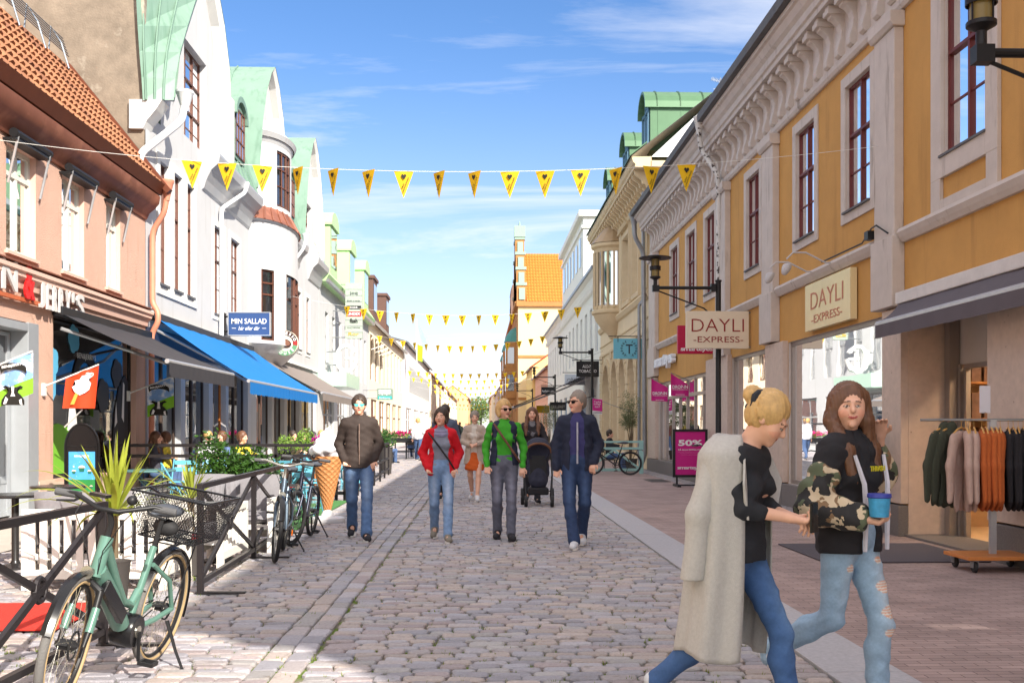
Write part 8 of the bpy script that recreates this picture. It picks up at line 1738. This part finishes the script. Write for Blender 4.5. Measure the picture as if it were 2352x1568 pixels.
# navy man
x, y = gx(1325, 1254); fig('tall man in navy jacket over purple zip top', x, y, -.05, 1.80, dict(WALK, aR=((-.24, .02, 1.17), (-.235, -.06, .90)), aL=((.255, .07, 1.16), (.19, -.07, .96)), head=(-.75, 0), lL=((.09, -.02, .50), (.06, .22, .13)), lR=((-.09, -.12, .52), (-.04, -.25, .09))), top=fab('navy_jacket', (34, 40, 60)), under=fab('purple_top', (58, 56, 104)), legs=DN((44, 62, 96), (76, 100, 140)), jeans=True, shoes=(shoe_w, rub_w), hair=h_gr, glasses=shades, opn=.09, hem=.86, extra=zipper(1.42, .95, -.140, (168, 168, 180), .011))
# stroller and its pusher
x, y = atY(1222, 0, 19.6)[0], 19.6; fig('woman with long brown hair in a black coat pushing the pushchair', x, y, 0, 1.74, dict(WALK, aL=((.25, -.05, 1.18), (.2, -.34, 1.05)), aR=((-.25, -.05, 1.18), (-.2, -.34, 1.05))), top=fab('black_coat', (40, 36, 40)), under=fab('grey_top', (110, 108, 112)), legs=fab('dark_trousers', (52, 54, 62)), shoes=(shoe_d, rub_w), hair=h_br, hs='long', topk='coat', hem=.70, opn=.05, female=True, h=.014)
def stroller():
    x, y = atY(1236, 0, 18.7)[0], 18.7; t = thing('pushchair', 'dark blue and black pushchair with brown trim in the middle of the street', 'pushchair', (x, y, 0)); cl = fab('stroller_navy', (44, 46, 62))
    s = SD(); s.chain([(x, y-.05, .45), (x, y+.05, .62), (x, y+.16, .95)], [.17, .19, .20], .05, (1, .7, 1)); s.ell((x, y+.02, 1.0), (.24, .30, .22), .03); s.cap((x, y-.30, .55), (x, y-.22, .93), .17, .18, .02, op='s'); sdobj('seat_and_hood', s, cl, t, h=.014, noise=lambda X, Y, Z: .004*np.sin(Y*50+Z*30))
    m = MB(); m.tube([(x+.23*cos(a), y-.16-.05*sin(a), .95+.17*sin(a)) for a in np.linspace(0, pi, 12)], .022, 6); m.build('hood_trim', M('brown_leather', srgb(110, 70, 44), .6), t); m = MB(); m.box(x-.15, x+.15, y-.09, y-.07, .5, .9); m.build('seat_pad', black, t, bevel=.02)
    m = MB()
    for q in (-1, 1): m.tube([(x+q*.24, y+.28, .14), (x+q*.25, y-.02, .55), (x+q*.25, y+.35, 1.03)], .016, 6); m.tube([(x+q*.22, y-.30, .10), (x+q*.25, y+.02, .50)], .016, 6)
    m.tube([(x-.25, y+.35, 1.03), (x+.25, y+.35, 1.03)], .018, 6); m.tube([(x-.24, y+.2, .25), (x+.24, y+.2, .25)], .012, 6); m.build('frame', black, t); m = MB(); m.box(x-.18, x+.18, y-.2, y+.22, .2, .33); m.build('basket', fab('stroller_black', (34, 34, 38)), t, bevel=.03)
    for (dx, dy, r) in ((-.23, -.30, .10), (.23, -.30, .10), (-.27, .28, .15), (.27, .28, .15)):
        m = MB(); m.lathe([(r*.55, -.02), (r, -.028), (r*1.0, .028), (r*.55, .02), (r*.5, 0), (r*.55, -.02)], (0, 0, 0), 22); m.xf(lambda a, b, c: (x+dx+c, y+dy+a, r+b)); W = m.build('wheel', rubber, t, smooth=True); m = MB(); m.tube([(x+dx-.03, y+dy, r), (x+dx+.03, y+dy, r)], .02, 8); [m.bar((x+dx, y+dy, r), (x+dx, y+dy+r*.6*cos(a), r+r*.6*sin(a)), .01, .02) for a in (0, 1.25, 2.5, 3.75, 5)]; m.build('hub', zinc, W)
stroller()
# foreground woman with the draped coat --------------------------------------------------
def coat_extra(t, hd, dz):
    cm = M('grey_check_coat', srgb(186, 183, 178), .95, var=.10, vs=60, bump=.5, bs=260)
    V = []; n, k = 40, 44      # open cloak-like coat lying on the shoulders, front edges apart
    a0, a1 = radians(-46), radians(234)
    for j in range(k+1):
        s_ = max(0, j-6)/(k-6); tt = min(1, j/6); z = 1.535-.095*tt**1.7-1.02*s_
        for i in range(n+1):
            u = i/n; a = a0+(a1-a0)*u; rx = .085+.150*tt; ry = .085+.07*tt; fl = max(0, s_); rx += .0*fl; ry += .06*fl
            fold = (.016*sin(a*6+1.5*s_)+.009*sin(a*11+2+s_))*min(1, s_*1.6); V.append(((rx+fold)*cos(a), (ry+fold)*sin(a)+.015+.07*fl*fl, z+.02*sin(a*3)*s_))
    F = [(j*(n+1)+i, j*(n+1)+i+1, (j+1)*(n+1)+i+1, (j+1)*(n+1)+i) for j in range(k) for i in range(n)]
    o = mesh_obj('coat', V, F, cm, t, smooth=True, world=False); md = o.modifiers.new('s', 'SOLIDIFY'); md.thickness = .008; md.offset = 0
    s = SD()
    for q in (-1, 1): s.chain([(q*.18, .04, 1.40), (q*.235, .08, 1.14), (q*.235, .12, .80)], [.052, .062, .060], .03); s.cap((q*.235, .125, .76), (q*.235, .115, .88), .047, .044, .003, op='s')
    s.cut((0, 0, .815), (0, 0, -1)); sdobj('coat_sleeves', s, cm, o, h=.008, world=False, noise=lambda X, Y, Z: .003*np.sin(Z*19+Y*12))
    m = MB(); m.tube([(.075*cos(a)*1.25, .075*sin(a)*1.1+.02, 1.50+.02*sin(a)) for a in np.linspace(radians(-40), radians(220), 20)], .026, 8); m.build('collar', cm, o, smooth=True, world=False)
    for q in (-1, 1): m = MB(); c_ = (cos(a0), sin(a0)) if q > 0 else (cos(a1), sin(a1)); m.add([(c_[0]*.10, c_[1]*.10+.015, 1.52), (c_[0]*.24, c_[1]*.165+.01, 1.42), (c_[0]*.25+q*.05, c_[1]*.17-.012, 1.30), (c_[0]*.245, c_[1]*.18, 1.12), (c_[0]*.235, c_[1]*.17+.01, 1.14)], [(0, 1, 2, 3, 4)]); L_ = m.build('lapel', cm, o, world=False); md = L_.modifiers.new('s', 'SOLIDIFY'); md.thickness = .01
    m = MB(); w_ = Vector(P7['aL'][1]); m.box(.01, .085, -.40, -.388, 1.06, 1.21); m.build('phone', MATS['gloss_black'], t, bevel=.004, world=False)
P7 = dict(lL=((.09, -.20, .54), (.09, -.26, .14)), lR=((-.09, .10, .50), (-.085, .42, .24)), aL=((.17, -.06, 1.16), (.09, -.27, 1.12)), aR=((-.12, -.10, 1.17), (.0, -.29, 1.13)), head=(.3, .66), lean=.07, curlL=.9, curlR=.9)
px7 = atY(1692, 0, 4.72)[0]
fig('woman with blonde bun and long pale coat draped over her shoulders', px7, 4.72, radians(48), 1.56, P7, top=fab('black_tee', (38, 40, 46)), topk='tee', off=.012, hem=.90, sleeve=.35, legs=DN((66, 98, 146), (112, 148, 192)), jeans=True, shoes=(shoe_w, rub_w), hair=h_bl, hs='bun', female=True, h=.007, extra=coat_extra, legoff=.010)
# foreground woman with camouflage sleeves ------------------------------------------------
P8 = dict(lL=((.10, -.13, .50), (.11, -.10, .09)), lR=((-.07, .06, .52), (-.10, .44, .30)), aL=((.40, .08, 1.27), (.27, -.01, 1.50)), aR=((-.29, .02, 1.13), (-.19, -.22, 1.08)), head=(-.75, -.05), curlL=.5, curlR=.8)
camo = bpy.data.materials.new('camouflage'); camo.use_nodes = True; nt_ = camo.node_tree; b_ = nt_.nodes['Principled BSDF']; b_.inputs['Roughness'].default_value = .85
co_ = NN(nt_, 'ShaderNodeTexCoord'); v_ = NN(nt_, 'ShaderNodeTexVoronoi'); v_.inputs['Scale'].default_value = 17; nz_ = NN(nt_, 'ShaderNodeTexNoise'); nz_.inputs['Scale'].default_value = 9; mx_ = NN(nt_, 'ShaderNodeMixRGB'); mx_.inputs[0].default_value = .12
nt_.links.new(co_.outputs['Object'], mx_.inputs[1]); nt_.links.new(nz_.outputs['Color'], mx_.inputs[2]); nt_.links.new(mx_.outputs[0], v_.inputs['Vector']); cr_ = NN(nt_, 'ShaderNodeValToRGB'); cr_.color_ramp.interpolation = 'CONSTANT'
for i, (p_, c_) in enumerate(((0, (206, 186, 156)), (.34, (44, 42, 42)), (.56, (132, 104, 76)), (.72, (92, 100, 76)))):
    e_ = cr_.color_ramp.elements[i] if i < 2 else cr_.color_ramp.elements.new(p_); e_.position = p_; e_.color = (*srgb(*c_), 1)
sp_ = NN(nt_, 'ShaderNodeSeparateColor'); nt_.links.new(v_.outputs['Color'], sp_.inputs[0]); nt_.links.new(sp_.outputs[0], cr_.inputs[0]); nt_.links.new(cr_.outputs[0], b_.inputs['Base Color'])
def camo_extra(t, hd, dz):
    s = SD()
    for S_, (e, w_) in (((.165, 0, 1.42), P8['aL']), ((-.165, 0, 1.42), P8['aR'])): e = Vector(e); w2 = e+(Vector(w_)-e)*(.55 if S_[0] > 0 else .86); s.chain([Vector(S_)*.5+e*.5, e, w2], [.088, .092, .068], .03)
    sdobj('camouflage_sleeves', s, camo, t, h=.008, world=False, noise=lambda X, Y, Z: .008*np.sin(Z*42+X*30)+.006*np.sin(X*55-Y*40))
    wp_ = fab('white_panel', (206, 204, 214)); m = MB()
    for q in (-1, 1): m.tube([(q*.13, -.125, 1.40), (q*.105, -.165, 1.25), (q*.095, -.17, 1.1), (q*.10, -.165, .9)], [.010, .014, .016, .012], 6)
    m.build('white_stripe', wp_, t, world=False); text('THRASH', (-.0, -.172, 1.33), EX, EZ, .028, M('yellow_print', srgb(206, 196, 40), .6, var=0), t, w=.13, world=False, bold=.02)
    m = MB(); m.lathe([(0, -.055), (.046, -.055), (.055, .045), (0, .045)], (-.18, -.30, 1.15), 20); c_ = m.build('ice_cream_tub', M('tub_blue', srgb(70, 160, 206), .4, var=.25, vs=30), t, smooth=True, world=False); m = MB(); m.lathe([(0, .062), (.058, .062), (.06, .045), (.056, .040)], (-.18, -.30, 1.15), 20); m.build('lid', M('lid_blue', srgb(60, 70, 160), .4, var=0), c_, smooth=True, world=False)
    m = MB(); m.tube([(.148*cos(a), .112*sin(a), 1.055) for a in [2*pi*i/24 for i in range(24)]], .016, 4, closed=True); m.build('belt', black, t, world=False)
px8 = atY(1950, 0, 5.05)[0]
fig('woman with camouflage sleeves, long brown hair and ripped pale jeans', px8, 5.05, radians(36), 1.59, P8, top=fab('black_hoodie', (36, 34, 38)), under=fab('black_tee', (38, 40, 46)), topk='hood', off=.03, hem=.88, sleeve=.2, opn=.075, uhem=1.06, legs=DN((150, 178, 202), (200, 216, 228), [(.10, -.10, .70, .05), (.11, -.08, .57, .055), (.10, -.10, .46, .035), (-.08, -.06, .8, .03), (.09, -.1, .84, .03)]), jeans=True, shoes=(shoe_w, rub_w), hair=h_br, hs='long', female=True, h=.007, extra=camo_extra, legoff=.014)
# cafe guests and distant walkers ----------------------------------------------------------
C1 = [fab('g_%d' % i, c) for i, c in enumerate(((88, 108, 150), (206, 186, 60), (60, 60, 70), (196, 196, 200), (120, 66, 60), (70, 84, 74), (40, 42, 46)))]
jn = fab('plain_jeans', (70, 92, 130))
seat_m = M('chair_dark', srgb(60, 54, 50), .6)
def guest(px_, Y, rz, lab, top, hair, hs='short', fem=False):
    x = atY(px_, 0, Y)[0]; t = thing('cafe_chair', 'dark chair under '+lab, 'chair', (x, Y, 0), group='dark cafe chairs'); c, s_ = cos(rz), sin(rz); R2 = lambda a, b: (x+a*c-b*s_, Y+a*s_+b*c)
    m = MB(); m.prism([(*R2(a, b), .36) for a, b in ((-.2, -.2), (.2, -.2), (.2, .2), (-.2, .2))], (0, 0, .03)); m.build('seat', seat_m, t); m = MB(); m.prism([(*R2(a, b), .6) for a, b in ((-.2, .19), (.2, .19), (.2, .215), (-.2, .215))], (0, 0, .2)); m.build('backrest', seat_m, t)
    for a, b in ((-.18, -.18), (.18, -.18), (-.18, .19), (.18, .19)): m = MB(); q = R2(a, b); m.tube([(*q, 0), (*q, .36 if b < 0 else .62)], .012, 5); m.build('leg', seat_m, t)
    fig(lab, x, Y, rz, 1.72, SIT, top=top, legs=jn, shoes=(shoe_d, rub_w), hair=hair, hs=hs, h=.02, female=fem, hem=.43, topk='pull', z0=.02)
guest(358, 21.2, 1.6, 'guest with long dark hair by the first window under the blue awning', C1[2], h_br, 'long', True)
guest(380, 21.6, -1.2, 'guest in yellow and blue beside the first window', C1[1], h_br, 'bob', True)
guest(478, 22.6, .6, 'guest in a white cap coloured top left of the laurel shrub', C1[3], h_bl, 'short')
guest(510, 23.4, -.5, 'guest with light brown hair behind the laurel shrub', C1[0], h_br, 'bob', True)
guest(556, 22.2, 1.2, 'guest in yellow right of the laurel shrub', C1[1], h_br, 'bob', True)
guest(672, 26.0, .9, 'guest in a dark jumper with sunglasses beside the flower pot', C1[6], h_dark)
guest(696, 27.5, 2.2, 'small guest in dark clothes under the taupe awning', C1[2], h_dark)
guest(738, 29.0, .3, 'guest in a pale top at the corner of the timber railing', C1[3], h_bl, 'bob', True)
guest(886, 40.0, 2.4, 'guest with dark hair beyond the timber railing', C1[2], h_dark)
guest(944, 47.5, 2.9, 'guest in dark blue seated behind the pink flowers', C1[0], h_br, 'bob', True)
guest(1400, 33.0, 1.3, 'man in black seated at the pale green railing', C1[6], h_dark)
for px_, Y, rz, H, lab, tp, hr in ((960, 44, 3.1, 1.75, 'walker in a cream jacket seen from behind beyond the pink flowers', C1[3], h_bl), (1047, 62, 3.0, 1.8, 'small distant walker in black with blue jeans', C1[6], h_dark), (1056, 70, 3.1, 1.7, 'small distant walker in grey beyond the one in black', C1[5], h_br), (1036, 90, 0, 1.75, 'tiny distant walker in brown near the end of the street', C1[4], h_dark), (1070, 110, 0, 1.75, 'tiny distant walker in blue at the end of the street', C1[0], h_br), (995, 75, 0, 1.7, 'distant walker in yellow on the left side', C1[1], h_br), (1128, 58, 0, 1.72, 'distant walker in red brown on the right side', C1[4], h_br)):
    fig(lab, atY(px_, 0, Y)[0], Y, rz, H, WALK, top=tp, legs=jn, shoes=(shoe_d, rub_w), hair=hr, h=.024)
